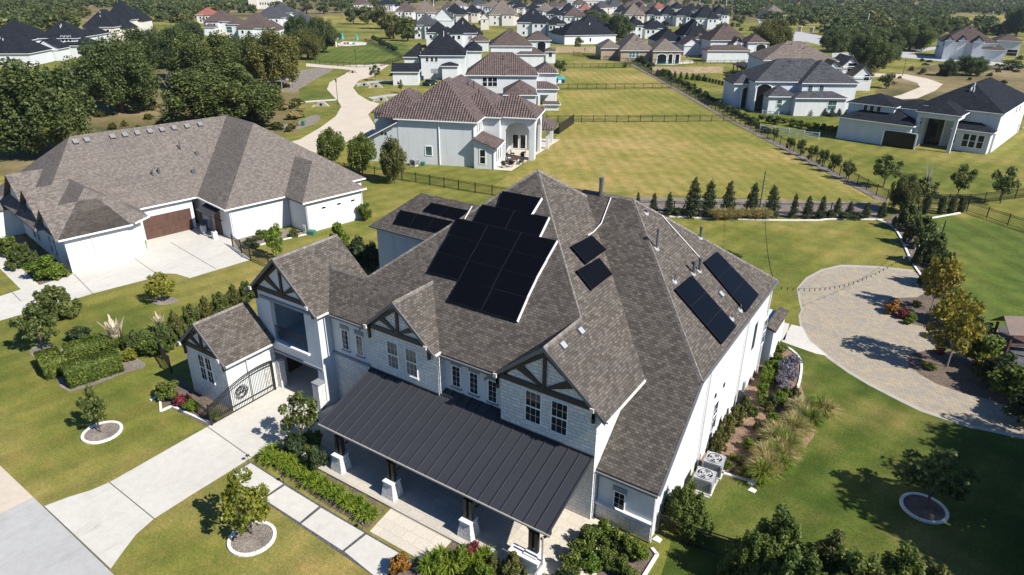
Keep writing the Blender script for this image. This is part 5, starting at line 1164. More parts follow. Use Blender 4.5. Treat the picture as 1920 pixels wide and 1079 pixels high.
# big oaks, upper left
for k, bx, by, top, wp, lab in (
    ('oakd0', 82, 290, 112, 215, 'huge dark green oak at the left edge behind the single storey house'),
    ('oak0', 232, 212, 74, 165, 'large round oak right of the left edge oak, olive green'),
    ('oak1', 425, 243, 118, 228, 'largest spreading oak behind the single storey roof ridge, olive crown'),
    ('oakd1', 285, 130, 50, 95, 'dark oak behind the round olive oak, below the charcoal roofs'),
    ('oak2', 395, 165, 60, 150, 'broad green oak in the middle of the oak grove'),
    ('oakd2', 345, 150, 52, 90, 'darker oak wedged between the round oak and the grove centre'),
    ('oaky0', 520, 165, 62, 125, 'pale olive oak at the right end of the oak grove'),
    ('oakd1', 465, 150, 62, 90, 'dark oak behind the pale olive one in the grove'),
    ('oakd2', 150, 215, 150, 60, 'small dark oak between the left edge oak and the round olive oak'),
    ('oakd0', 357, 85, 40, 62, 'dark round oak above the grove near the brown roofs'),
    ('oakd2', 563, 100, 33, 62, 'dark oak left of the play lawn'), ('oakd0', 607, 100, 32, 62, 'dark oak touching the play lawn edge'),
    ('oaky0', 578, 112, 58, 60, 'yellowish oak in front of the two dark oaks by the play lawn'),
    ('oakd1', 1118, 66, 19, 60, 'left one of the two large dark oaks above the sandstone wall'), ('oakd0', 1160, 76, 27, 56, 'right one of the two large dark oaks above the sandstone wall'),
    ('oaky0', 1445, 92, 40, 88, 'bright yellow green round tree behind the arched porch house'),
    ('oaky0', 1352, 64, 46, 34, 'small yellow green tree left of the round yellow tree'),
    ('oakd1', 1563, 98, 55, 62, 'dark green tree above the half timbered gables, leftmost'), ('oak1', 1625, 134, 56, 92, 'broad dark olive tree right above the half timbered gables'),
    ('oak2', 1705, 96, 42, 92, 'round grey green tree beside the far right road'), ('oakd2', 1660, 118, 62, 60, 'dark tree between the two broad trees at right'),
    ('oakd0', 1752, 72, 34, 50, 'dark tree left of the lone brown roofed house'), ('oakd1', 1818, 142, 104, 62, 'dark bushy oak in the right meadow, larger of two'), ('oakd2', 1775, 143, 112, 40, 'dark bushy oak in the right meadow, smaller of two'),
    ('oakd0', 1905, 68, 14, 60, 'dark tree at the top right edge'), ('oaky0', 1590, 96, 58, 46, 'yellow green tree behind the dark olive trees at right')):
    G_(k, lab, 'tree', 'oak_tree', bx, by, top, wp)
for bx, by, top, wp, k, lab in ((663, 46, 14, 34, 1, 'park tree, leftmost of the five in the dry park'), (690, 46, 12, 44, 0, 'park tree with wide crown, second from left in the dry park'), (716, 55, 12, 50, 2, 'yellowish park tree, tallest in the dry park'), (738, 74, 28, 44, 2, 'grey green park tree next to the grey roof'), (765, 78, 32, 44, 0, 'park tree touching the grey roof corner'),
        (520, 20, 3, 34, 0, 'round tree right of the pale tower'), (546, 22, 4, 30, 2, 'reddish round tree beyond the pale tower'), (575, 26, 5, 32, 1, 'dark round tree in the far park row, middle'), (607, 26, 4, 32, 0, 'dark round tree in the far park row, right of middle'), (640, 24, 5, 30, 1, 'last dark round tree of the far park row'),
        (1050, 138, 114, 25, 1, 'round dark bushy tree at the corner of the middle tiled house'), (1083, 97, 70, 20, 0, 'small bright conical tree on the sandstone wall'), (1662, 166, 138, 34, 1, 'low dark tree on the lawn beside the curved drive'), (1897, 132, 113, 50, 0, 'low dark tree beside the right back road'), (1172, 128, 118, 10, 2, 'tiny orange tree at the upper field edge'),
        (1355, 112, 92, 22, 1, 'dark little tree in front of the white gable, beside the tan house'), (1390, 135, 116, 34, 1, 'dark tree beside the small pergola'), (1418, 133, 114, 26, 0, 'green shrub tree right of the small pergola'), (1478, 122, 104, 16, 0, 'tiny tree beside the slate roof')):
    G_('far%d' % k, lab, 'tree', 'shade_tree', bx, by, top, wp)
G_('shrubby', 'bushy green tree at the bend of the road, leftmost of three', 'tree', 'bushy_tree', 622, 308, 240, 64); G_('shrubby', 'bushy green tree, middle of three in front of the tiled house', 'tree', 'bushy_tree', 680, 326, 250, 64); G_('shrubred', 'reddish green bushy tree, rightmost of three in front of the tiled house', 'tree', 'bushy_tree', 740, 344, 260, 62)
G_('young', 'thin young tree beside the road in front of the garage', 'tree', 'young_tree', 704, 152, 122, 24); G_('slim', 'narrow young tree by the garage wall', 'tree', 'young_tree', 756, 153, 128, 15); G_('young', 'small tree on the verge in front of the tiled roof', 'tree', 'young_tree', 752, 175, 150, 14)
# front yard saplings
G_('young', 'dark green sapling in a white edged mulch ring on the front lawn', 'tree', 'sapling', 189, 812, 722, 56)
G_('lime', 'lime green sapling in a white edged mulch ring beside the driveway', 'tree', 'sapling', 473, 1003, 893, 108)
G_('lime', 'small lime leaved tree below the neighbour driveway', 'tree', 'sapling', 305, 566, 510, 62)
G_('young', 'leaning young oak beside the left drive, with mulch patch', 'tree', 'sapling', 82, 657, 570, 86)
G_('bush_m', 'big rounded feathery shrub beside the neighbour driveway', 'shrub', 'round_shrub', 104, 596, 526, 98)
G_('slim', 'bright slim tree by the neighbour side fence', 'tree', 'sapling', 519, 486, 420, 38); G_('slim', 'bright slim tree behind the drive-through gable', 'tree', 'sapling', 640, 480, 414, 44); G_('young', 'small tree at the right edge of the driveway near the porch', 'tree', 'sapling', 570, 835, 738, 80)
G_('young', 'shaded young tree in a ringed bed on the right lawn', 'tree', 'sapling', 1735, 955, 846, 138)
# golden trees by the court
G_('gold', 'golden leaved tree beside the paved court, upper one', 'tree', 'golden_tree', 1744, 586, 476, 78); G_('gold', 'golden leaved tree beside the paved court, lower and larger one', 'tree', 'golden_tree', 1775, 689, 548, 108)
# conical hollies at the back fence
for i, (bx, by, top, wp) in enumerate(((1297, 406, 334, 42), (1326, 404, 337, 38), (1362, 406, 340, 36), (1407, 405, 342, 34), (1444, 405, 347, 38))):
    G_('cone%d' % (i % 2), ('tall dark cone shaped holly at the back fence, %s of five' % ('leftmost', 'second', 'middle', 'fourth', 'rightmost')[i]), 'tree', 'conical_tree', bx, by, top, wp, 'tall conical trees at the back fence')
nm_ = ('first', 'second', 'third', 'fourth', 'fifth', 'sixth', 'seventh', 'eighth', 'ninth', 'tenth')
for i, (bx, by, top, wp) in enumerate(((1195, 388, 360, 13), (1224, 400, 361, 20), (1253, 404, 361, 24), (1486, 409, 362, 20), (1512, 409, 367, 24), (1539, 404, 366, 20), (1568, 402, 370, 20), (1592, 404, 377, 20), (1622, 409, 379, 20), (1652, 408, 377, 20))):
    G_('cone%d' % (i % 2), 'small green cone shrub in the back fence bed, %s from the left' % nm_[i], 'tree', 'conical_shrub', bx, by, top, wp, 'small conical shrubs in the back fence bed')
for i, (bx, by, top, wp) in enumerate(((1452, 262, 240, 14), (1480, 283, 257, 18), (1500, 292, 261, 20), (1521, 303, 272, 22), (1541, 313, 279, 22), (1562, 324, 287, 24), (1586, 337, 301, 28))):
    G_('far1', 'dark round young tree outside the field fence, %s from the white fence' % nm_[i], 'tree', 'young_tree', bx, by, top, wp, 'young trees along the outside of the field fence')
G_('young', 'thin brown green tree on the neighbour lawn, leftmost of four', 'tree', 'lawn_tree', 1656, 352, 290, 56); G_('oaky0', 'yellow green bushy tree at the hedge corner', 'tree', 'lawn_tree', 1688, 398, 326, 58)
G_('young', 'dark leafy tree on the neighbour lawn, left of the right edge one', 'tree', 'lawn_tree', 1793, 374, 306, 52); G_('young', 'dark leafy tree on the neighbour lawn by the right edge', 'tree', 'lawn_tree', 1875, 382, 312, 60)
G_('young', 'half bare grey tree on the neighbour lawn', 'tree', 'lawn_tree', 1730, 380, 330, 46)
p = A(1731, 380); g = MB(); gg = random.Random(3); s_ = mpp(p)
for i in range(9):
    a = gg.uniform(0, 6.28); e = Vector((math.cos(a)*1.3*gg.random(), math.sin(a)*1.3*gg.random(), gg.uniform(3.6, 5.4))); m_ = Vector((e.x*.4, e.y*.4, e.z*.6)); g.cyl((0, 0, 1.2), m_, .05, .035, 4); g.cyl(m_, e, .035, .01, 4)
t_ = thing('bare_tree', 'bare twiggy top sticking out of the grey tree on the neighbour lawn', 'tree', p); g.build('branches', M['grey_br'], t_)
p = A(338, 215); g = MB()
for i in range(22):
    a = gg.uniform(0, 6.28); q = gg.uniform(.5, 3); e = Vector((math.cos(a)*q, math.sin(a)*q, gg.uniform(4.5, 8.6))); m_ = Vector((e.x*.45, e.y*.45, e.z*.6)); g.cyl((0, 0, 2), m_, .1, .06, 4); g.cyl(m_, e, .06, .02, 4)
g.cyl((0, 0, 0), (0, 0, 2.2), .25, .16, 6); t_ = thing('bare_tree', 'dead grey tree between the olive oaks', 'tree', p); g.build('branches', M['grey_br'], t_)
for i, (bx, by, top) in enumerate(((1733, 402, 362), (1762, 402, 366), (1781, 401, 368), (1800, 399, 366))): G_('cypress', 'narrow dark evergreen column on the right plot line, %s of four' % ('leftmost', 'second', 'third', 'rightmost')[i], 'shrub', 'column_shrub', bx, by, top, 20, 'column shrubs on the right plot line')
# evergreen screen beside the court
scr = [(1702, 432, 372, 62), (1722, 462, 395, 66), (1742, 498, 425, 70), (1758, 540, 460, 74), (1792, 612, 540, 70), (1818, 650, 585, 72), (1842, 690, 620, 76), (1868, 722, 655, 78), (1896, 750, 680, 80), (1925, 790, 715, 90)]
for i, (bx, by, top, wp) in enumerate(scr):
    k = 'bush_m' if i < 4 else ('bush' if i % 2 == 0 else 'bush_d')
    G_(k, 'large evergreen shrub in the screen beside the paved court, %s from the top' % nm_[i], 'shrub', 'screen_shrub', bx, by, top, wp, 'evergreen screen shrubs beside the paved court')
G_('bush_g', 'golden shrub at the lower end of the court bed', 'shrub', 'golden_shrub', 1850, 700, 660, 50); G_('bush_y', 'yellow leaved shrub at the right frame edge', 'shrub', 'golden_shrub', 1900, 735, 690, 46)
for k, bx, by, top, wp, lab in (('bush_o', 1674, 588, 562, 34, 'mixed orange flower clump at the court bed tip'), ('bush_r', 1690, 596, 576, 26, 'dark red leaved plant behind the orange flowers'), ('bush_b', 1706, 600, 584, 22, 'bright green plant in the upper court bed'), ('bush_y', 1717, 575, 562, 18, 'yellow flower clump in the upper court bed'), ('bush_b', 1702, 608, 594, 18, 'low green plant near the court bed edge'), ('bush_r', 1760, 664, 650, 22, 'pink flower clump in the lower court bed'), ('bush_y', 1733, 688, 676, 16, 'yellow flower clump in the lower court bed'), ('bush_b', 1745, 695, 680, 18, 'green plant in the lower court bed')):
    G_(k, lab, 'plant', 'bed_plant', bx, by, top, wp)
# hedges (clipped, leafy boxes)
def hedge(label, pts, wd, h, mat='shrub', n=9000, leaf=.11):
    a, b_ = pts; d = (b_-a); L = d.length; g = np.random.default_rng(int(L*100))
    P = g.random((n, 3)); f_ = g.integers(0, 5, n)
    P[f_ == 0, 2] = 1; P[f_ == 1, 1] = 0; P[f_ == 2, 1] = 1; P[f_ == 3, 0] = 0; P[f_ == 4, 0] = 1
    top = g.random(n) < .35; P[top, 2] = 1
    loc = np.stack([(P[:, 0])*L, (P[:, 1]-.5)*wd, P[:, 2]*h], 1)+g.normal(size=(n, 3))*.035
    nn = g.normal(size=(n, 3))*.5+(P-.5)*1.4; nn /= np.linalg.norm(nn, axis=1)[:, None]
    t = np.cross(nn, g.normal(size=(n, 3))); t /= np.linalg.norm(t, axis=1)[:, None]; bb = np.cross(nn, t); s_ = leaf/2
    V = np.stack([loc-t*s_*1.4, loc-bb*s_, loc+t*s_*1.4, loc+bb*s_], 1).reshape(-1, 3)
    me = quads('foliage', V, M[mat]); o_ = bpy.data.objects.new('clipped_hedge', me); col.objects.link(o_); o_.location = a; o_.rotation_euler = (0, 0, math.atan2(d.y, d.x)); tag(o_, label, 'hedge')
    m2 = MB(); m2.box(.08, L-.08, -wd/2+.08, wd/2-.08, 0, h-.08); m2.build('inner_stems', M['oak_d'], o_)
    return o_
hedge('long clipped hedge, front one of the three on the left lawn', (A(128, 722), A(226, 690)), 1.5, 1.25); hedge('clipped hedge behind the long front one on the left lawn', (A(128, 679), A(186, 664)), 1.5, 1.1, n=6000); hedge('short clipped hedge at the left end of the hedge group', (A(93, 682), A(110, 708)), 1.3, 1.1, n=4000)
SH = [('bush_d', 150, 640, 612, 50), ('bush', 172, 655, 625, 44), ('bush', 200, 662, 632, 40), ('bush_m', 262, 658, 612, 60), ('bush', 285, 668, 625, 50), ('bush_m', 310, 652, 598, 56), ('bush_oy', 335, 635, 578, 46), ('bush_m', 362, 618, 562, 50), ('bush_oy', 388, 604, 552, 44), ('bush_m', 415, 590, 540, 46), ('bush_oy', 440, 575, 530, 40), ('bush_m', 465, 565, 520, 40),
      ('bush', 318, 748, 712, 46), ('bush_r', 345, 762, 738, 30), ('bush_b', 360, 772, 748, 30), ('bush', 405, 788, 766, 26),
      ('bush_b', 85, 522, 478, 60), ('bush_m', 48, 500, 448, 66), ('bush_b', 105, 524, 492, 44), ('bush', 20, 478, 440, 50),
      ('bush', 492, 448, 430, 30), ('bush_b', 515, 446, 426, 26), ('bush_d', 470, 466, 446, 34), ('bush_m', 552, 443, 426, 26), ('bush', 684, 413, 378, 30),
      ('bush_d', 672, 505, 440, 60), ('bush_d', 698, 508, 450, 46), ('bush', 652, 492, 450, 40),
      ('bush_d', 595, 886, 836, 46), ('bush_d', 562, 850, 808, 60), ('bush', 590, 846, 806, 40),
      ('bush', 1082, 1052, 1014, 46), ('bush', 1104, 1028, 990, 46), ('bush_b', 1128, 1016, 980, 44), ('bush', 1150, 1026, 992, 46), ('bush', 1174, 1040, 1006, 42), ('bush_b', 1196, 1050, 1020, 36), ('bush', 1068, 1078, 1042, 48), ('bush_b', 1104, 1072, 1040, 44), ('bush', 1136, 1062, 1030, 44), ('bush', 1166, 1076, 1046, 40), ('bush_d', 1060, 1104, 1068, 50), ('bush', 1182, 1098, 1070, 36),
      ('bush_oy', 960, 1085, 1038, 60), ('bush_oy', 925, 1078, 1040, 40), ('bush_r', 889, 1052, 1020, 40), ('bush_b', 862, 1070, 1030, 40), ('bush_o', 752, 1075, 1040, 44), ('bush_b', 820, 1078, 1042, 40), ('bush_b', 905, 1095, 1056, 40),
      ('bush_oy', 1345, 845, 800, 46), ('bush_oy', 1362, 815, 775, 46), ('bush_oy', 1380, 792, 755, 44), ('bush_oy', 1396, 770, 738, 34), ('bush_b', 1426, 745, 715, 26), ('bush_b', 1435, 725, 695, 28), ('bush_b', 1444, 700, 672, 28), ('bush_b', 1438, 712, 684, 26), ('bush', 1456, 690, 660, 30), ('bush', 1458, 665, 640, 34), ('bush_d', 1448, 765, 738, 30), ('bush_l', 1474, 712, 672, 44), ('bush_l', 1480, 694, 664, 44), ('bush_l', 1466, 735, 700, 36), ('bush_r', 1484, 674, 666, 12), ('bush_y', 1394, 893, 874, 30), ('bush_y', 1372, 862, 850, 16),
      ('bush_d', 1272, 405, 388, 26), ('bush_d', 1555, 408, 392, 24), ('bush_d', 1535, 410, 396, 24), ('bush_d', 1585, 412, 398, 30), ('bush_d', 1608, 412, 398, 26),
      ('bush', 1334, 478, 460, 22), ('bush', 1350, 482, 464, 22), ('bush', 1366, 487, 468, 22), ('bush', 1382, 492, 474, 18)]
where = {'bush': 'green', 'bush_d': 'dark green', 'bush_b': 'bright green', 'bush_m': 'fine leaved', 'bush_oy': 'olive brown', 'bush_r': 'red flowering', 'bush_o': 'orange flowering', 'bush_y': 'yellow', 'bush_l': 'lilac flowering', 'bush_s': 'straw coloured'}
def place_of(bx, by):
    if by < 530 and bx < 150: return 'in the bed before the single storey house'
    if bx < 480 and by < 700: return 'in the row left of the small garage wing'
    if bx < 480: return 'in the gate bed below the garage wing'
    if by < 520 and bx < 720: return 'between the single storey house and the main house'
    if bx < 620: return 'between driveway and porch'
    if bx < 1000: return 'in the flower bed before the porch'
    if bx < 1240 and by > 900: return 'in the bushy bed right of the porch'
    if by > 600: return 'in the side bed along the bright right wall'
    if by < 430: return 'in the back fence bed'
    return 'behind the right roof corner on the back lawn'
from collections import defaultdict
cnt = defaultdict(list)
for q in SH: cnt[(q[0], place_of(q[1], q[2]))].append(q)
ordn = ('leftmost', 'second from left', 'third from left', 'fourth from left', 'fifth from left', 'sixth from left', 'seventh from left', 'eighth from left', 'ninth from left', 'tenth from left')
for (k, pl), L_ in cnt.items():
    L_.sort()
    for i, (k_, bx, by, top, wp) in enumerate(L_):
        G_(k, '%s bush %s%s' % (where[k], pl, '' if len(L_) == 1 else ', '+ordn[i]), 'shrub', 'shrub', bx, by, top, wp, 'bushes '+pl)
G_('bush_y', 'yellow bush beside the clipped hedges, left half', 'shrub', 'yellow_shrub', 218, 681, 655, 28); G_('bush_y', 'yellow bush beside the clipped hedges, right half', 'shrub', 'yellow_shrub', 244, 676, 652, 32)
G_('pampas', 'pampas grass clump with pale plumes behind the hedges', 'plant', 'pampas_grass', 222, 650, 612, 50); G_('plume', 'upright pale plumes of the pampas grass', 'plant', 'pampas_plumes', 221, 648, 596, 60); G_('plume', 'few pale plumes above the row by the garage wing', 'plant', 'pampas_plumes', 303, 625, 588, 36)
for i in range(13):
    for q in range(2):
        x_, y_ = 500+i*16.2+q*9+rnd.uniform(-3, 3), 862+i*9.6-q*7+rnd.uniform(-3, 3)
        G_('lily', 'bright arching lily clump in the strip bed between walk and porch', 'plant', 'lily_clump', x_, y_, y_-rnd.uniform(20, 27), rnd.uniform(28, 36), 'lily clumps between walk and porch')
for i in range(34):
    t = i/33; x_ = 1512-(t*75)+rnd.uniform(-22, 22)+(18 if t < .4 else 0); y_ = 770+t*128+rnd.uniform(-8, 8)
    G_('strawgrass' if i % 3 else 'greengrass', 'ornamental grass tuft in the side bed', 'plant', 'grass_tuft', x_-6, y_+8, y_-30, 52, 'grass tufts in the side bed')
for i, (bx, by, wp, k) in enumerate(((1418, 860, 26, 'bush_oy'), (1402, 842, 24, 'bush_b'), (1432, 838, 30, 'bush'), (1420, 808, 24, 'bush_oy'), (1448, 800, 28, 'bush_b'), (1412, 780, 22, 'bush'), (1440, 775, 26, 'bush_oy'), (1462, 760, 28, 'bush_b'), (1470, 745, 26, 'bush'), (1430, 760, 22, 'bush_b'), (1458, 725, 26, 'bush'), (1490, 745, 26, 'bush_oy'), (1385, 870, 22, 'bush_oy'), (1362, 880, 20, 'bush_b'))): G_(k, 'mixed low bush among the grasses of the side bed', 'shrub', 'bed_bush', bx, by, by-wp*.9, wp, 'mixed low bushes among the side bed grasses')
for i in range(16):
    x_ = 1338+i*6.6+rnd.uniform(-3, 3); G_('strawgrass', 'pale grass tuft between the tall hollies', 'plant', 'grass_tuft', x_, 410+rnd.uniform(-2, 3), 388, 26, 'pale grass tufts at the back fence')
for i in range(9): G_('lily', 'green strappy plant in the bed before the porch', 'plant', 'lily_clump', 800+i*14+rnd.uniform(-4, 4), 1078-(i % 3)*10, 1040-(i % 3)*10, 40, 'strappy plants before the porch')
# near trees at the bottom right: crowns rise towards the camera
def near(key, label, px, py, zc, h, wd, cat='tree', name='near_tree'):
    p = A(px, py, zc); return plant(key, label, cat, name, Vector((p.x, p.y, 0)), h, wd)
PR['near_b'] = (PR['spray_b'][0], PR['young'][1]); PR['near_y'] = (PR['spray_y'][0], PR['young'][1])
near('near_b', 'leafy tree just left of the big bottom edge trees', 1415, 1050, 1.8, 3.6, 3.2); near('near_y', 'low leafy tree at the bottom edge towards the shaded ring', 1755, 1110, 1.6, 3.2, 3.6)
near('near_b', 'full leafy tree in the middle of the bottom edge group', 1600, 1100, 2.2, 4.4, 4.6); near('near_b', 'dark leafy tree at the front right house corner by the iron fence', 1288, 950, 1.5, 3.2, 3.0); near('near_b', 'big leafy tree at the bottom edge, left of three', 1460, 1020, 2.2, 4.4, 4.2); near('near_y', 'big yellow green tree at the bottom edge, middle of three', 1560, 1060, 2.2, 4.2, 4.0); near('near_b', 'big leafy tree at the bottom edge, right of three', 1690, 1085, 2.2, 4.2, 4.0)
near('near_b', 'leafy tree half cut off at the bottom edge', 1500, 1110, 2.0, 4.2, 4.6); near('near_y', 'yellowish tree half cut off at the bottom edge', 1630, 1130, 2.2, 4.2, 4.2)
for i, (x_, y_, h) in enumerate(((14.5, 35, 13), (16.5, 30.5, 11.5), (17, 42, 12), (22, 37, 13))): plant('oakd%d' % (i % 3), 'tall oak standing right of the view whose shade falls on the lawn', 'tree', 'oak_tree', (x_, y_, 0), h, h*.95, None, 'tall oaks right of the view')
# rings and low edging
def ring(label, cx, cy, rad, mat='mulch2'):
    p = A(cx, cy); T = thing('mulch_ring', label, 'tree ring', p); n = 26
    m1 = MB()
    for i in range(n):
        a0, a1 = 2*math.pi*i/n, 2*math.pi*(i+.93)/n
        q = [(math.cos(a)*r_, math.sin(a)*r_, 0) for a, r_ in ((a0, rad), (a1, rad), (a1, rad+.16), (a0, rad+.16))]; m1.prism(q, (0, 0, .1))
    m1.build('edging', M['curb'], T)
    m1 = MB(); m1.face([(math.cos(2*math.pi*i/n)*(rad+.02), math.sin(2*math.pi*i/n)*(rad+.02), .05) for i in range(n)]); m1.build('mulch', M[mat], T)
ring('white edged mulch ring around the dark front lawn sapling', 192, 812, .95); ring('white edged mulch ring around the lime sapling by the driveway', 473, 1011, .98); ring('white edged ring on the shaded right lawn', 1732, 954, .98, 'mulch')
for nm, pts in (('mulch_patch', [(55, 660), (75, 645), (105, 650), (100, 663), (70, 672)]), ('mulch_patch', [(285, 568), (300, 556), (330, 560), (333, 567), (305, 573)]), ('mulch_patch', [(100, 690), (130, 735), (235, 700), (270, 690), (262, 675), (190, 650), (110, 655)])):
    sheet_px(nm, pts, M['mulch2'], Z3, 3)
def edging(label, px, wd=.16, h=.1, name='stone_edging'):
    mb_ = MB(); P = smooth_line([A(x, y) for x, y in px], 5) if len(px) > 2 and name != 'straight_edging' else [A(x, y) for x, y in px]
    o0 = P[0].copy()
    for a, b_ in zip(P[:-1], P[1:]):
        d = (b_-a).normalized(); mb_.bar(a-o0+Vector((0, 0, h/2)), b_-o0+Vector((0, 0, h/2))+d*.01, wd, h)
    ob = mb_.build(name, M['curb']); ob.location = o0; tag(ob, label, 'edging'); return ob
edging('white stone edging curving round the side bed', [(1452, 648), (1480, 655), (1501, 678), (1500, 712), (1490, 740)]); edging('white stone edging at the lower end of the side bed', [(1352, 888), (1385, 897), (1420, 903), (1456, 891)])
edging('long pale edging in front of the back fence bed', [(1255, 407), (1340, 411), (1450, 414), (1530, 414), (1560, 412), (1655, 413)], .2, .12); edging('pale edging curving from the back bed down to the paved court', [(1640, 412), (1672, 425), (1690, 450), (1708, 490), (1728, 520), (1742, 545)], .2, .12)
edging('white edging of the gate bed', [(282, 752), (300, 742), (302, 772), (322, 763), (398, 797)], .14, .1, 'straight_edging'); edging('white edging right of the bushy bed', [(1196, 1100), (1232, 1042), (1222, 1030)], .16, .1, 'straight_edging'); edging('edging of the neighbour side bed', [(452, 468), (545, 447), (576, 440)], .12, .1); edging('pale edging right of the evergreen columns', [(1735, 412), (1780, 404), (1800, 400)], .2, .12); edging('pale stone edge of the dark gravel yard', [(1900, 700), (1925, 735), (1960, 770)], .2, .1)
# far woodland, read as masses
def woodland(name, label, areas, seed, key='far', hmin=5, hmax=9):
    g = np.random.default_rng(seed); out = []; src = {}
    for k in range(3):
        me = PR['far%d' % k][0]; v = np.empty(len(me.vertices)*3, dtype=np.float32); me.vertices.foreach_get('co', v); src[k] = v.reshape(-1, 4, 3)
    mats = {0: [], 1: [], 2: []}
    for (x0, x1, ya, yb, n, cov) in areas:
        for i in range(n):
            px, py = g.uniform(x0, x1), ya+(yb-ya)*g.random()**1.3; p = A(px, max(py, -12)); d = p.xy.length
            h = g.uniform(hmin, hmax)*(.8 if d > 350 else 1); k = int(g.choice(3, p=[.4, .45, .15])); V = src[k]
            take = g.choice(len(V), 190 if d > 350 else 320, replace=False); V = V[take].copy()
            c = V.mean(1, keepdims=True); V = c+(V-c)*(2.9 if d > 350 else 2.0)
            a = g.random()*6.28; R_ = np.array([[math.cos(a), -math.sin(a), 0], [math.sin(a), math.cos(a), 0], [0, 0, 1]]); wd = h*g.uniform(1.1, 1.5)
            V = (V*np.array([wd, wd, h]))@R_.T+np.array([p.x, p.y, -.4]); mats[k].append(V)
    T = None
    for k in range(3):
        if not mats[k]: continue
        me = quads(name, np.concatenate(mats[k]).reshape(-1, 3), M[('oak', 'oak_d', 'oak_y')[k]])
        o_ = bpy.data.objects.new(name, me); col.objects.link(o_)
        if T is None: T = o_; o_['kind'] = 'stuff'; o_['label'] = label; o_['category'] = 'woodland'
        else: o_.parent = T
woodland('woodland', 'far dark woodland behind the whole estate up to the horizon', [(-60, 480, -6, 16, 520, 1), (480, 1000, -8, 8, 330, 1), (1000, 1440, -8, 10, 330, 1), (1380, 1980, -8, 30, 900, 1)], 1)
woodland('woodland', 'dark wood around the charcoal roofed houses at upper left', [(-40, 160, 14, 44, 90, 1), (0, 140, 40, 62, 40, 1), (250, 370, 14, 44, 70, 1), (300, 480, 8, 26, 60, 1), (620, 760, 4, 18, 60, 1)], 2)
woodland('woodland', 'dark tree belt across the upper right, beyond the estate entrance', [(1440, 1780, 22, 50, 230, 1), (1380, 1560, 20, 34, 40, 1), (1540, 1770, 50, 78, 60, 1), (1780, 1960, 48, 66, 50, 1)], 3)
woodland('scrub', 'loose scrub and young trees scattered over the meadow and between far houses', [(820, 1400, 10, 56, 150, 1), (1000, 1400, 8, 24, 110, 1), (830, 1100, 10, 30, 60, 1), (1380, 1440, 10, 60, 16, 1), (540, 640, 50, 92, 14, 1)], 4, hmin=2.5, hmax=5)
for i in range(46):
    x_, y_ = rnd.uniform(1660, 1960), rnd.uniform(112, 215)
    if y_ > 150 and x_ < 1760: continue
    G_('bush_oy' if i % 3 else 'bush_d', 'rough meadow bush beside the curved drive', 'shrub', 'meadow_bush', x_, y_, y_-rnd.uniform(4, 10), rnd.uniform(8, 20), 'rough meadow bushes beside the curved drive')
for i in range(40):
    x_, y_ = rnd.uniform(150, 560), rnd.uniform(190, 250)
    G_('bush_oy' if i % 3 else 'bush_s', 'scrubby undergrowth bush beneath the oak grove', 'shrub', 'undergrowth_bush', x_, y_, y_-rnd.uniform(8, 18), rnd.uniform(16, 40), 'undergrowth bushes beneath the oak grove')
# conifer hedge in front of the slate roofed house and field edge shrubs
for i in range(13): G_('cone%d' % (i % 2), 'small conifer in the hedge before the slate roofed house', 'shrub', 'hedge_conifer', 1437+i*13.5, 211+i*.9+rnd.uniform(-1, 1), 196+i*.8, 14, 'small conifers before the slate roofed house')
for i in range(12): G_('cypress', 'tiny clipped evergreen in the double row beyond the field fence', 'shrub', 'row_shrub', 1300+i*6.0, 148+i*1.3, 140+i*1.3, 8, 'tiny evergreens in the row beyond the field fence')
for i in range(9): G_('cone0', 'dark little conifer on the wall terrace beyond the field fence', 'shrub', 'terrace_conifer', 1232+i*11, 143+i*1.2, 130+i*1.2, 9, 'little conifers on the wall terrace')
for i in range(44):
    t = i/43; x_ = 1192+t*240; y_ = 116+t*134+rnd.uniform(-2, 2)
    G_('bush_d' if i % 3 else 'bush', 'dark shrub growing along the outside of the long field fence', 'shrub', 'fence_shrub', x_+7, y_, y_-rnd.uniform(7, 15), rnd.uniform(12, 20), 'shrubs along the outside of the long field fence')
for i in range(12):
    x_ = 1430+i*14; G_('bush_y' if i % 3 == 0 else 'bush', 'young leafy plant near the white rail fence', 'plant', 'garden_plant', x_, 226+i*2.4+rnd.uniform(-4, 4), 212+i*2.4, 18, 'young plants near the white rail fence')
for i in range(9): G_('bush_d', 'low tree in the orchard row above the play lawn fence', 'shrub', 'orchard_bush', 700+i*5.2, 76+i*2.6, 66+i*2.6, 13, 'orchard row above the play lawn fence')
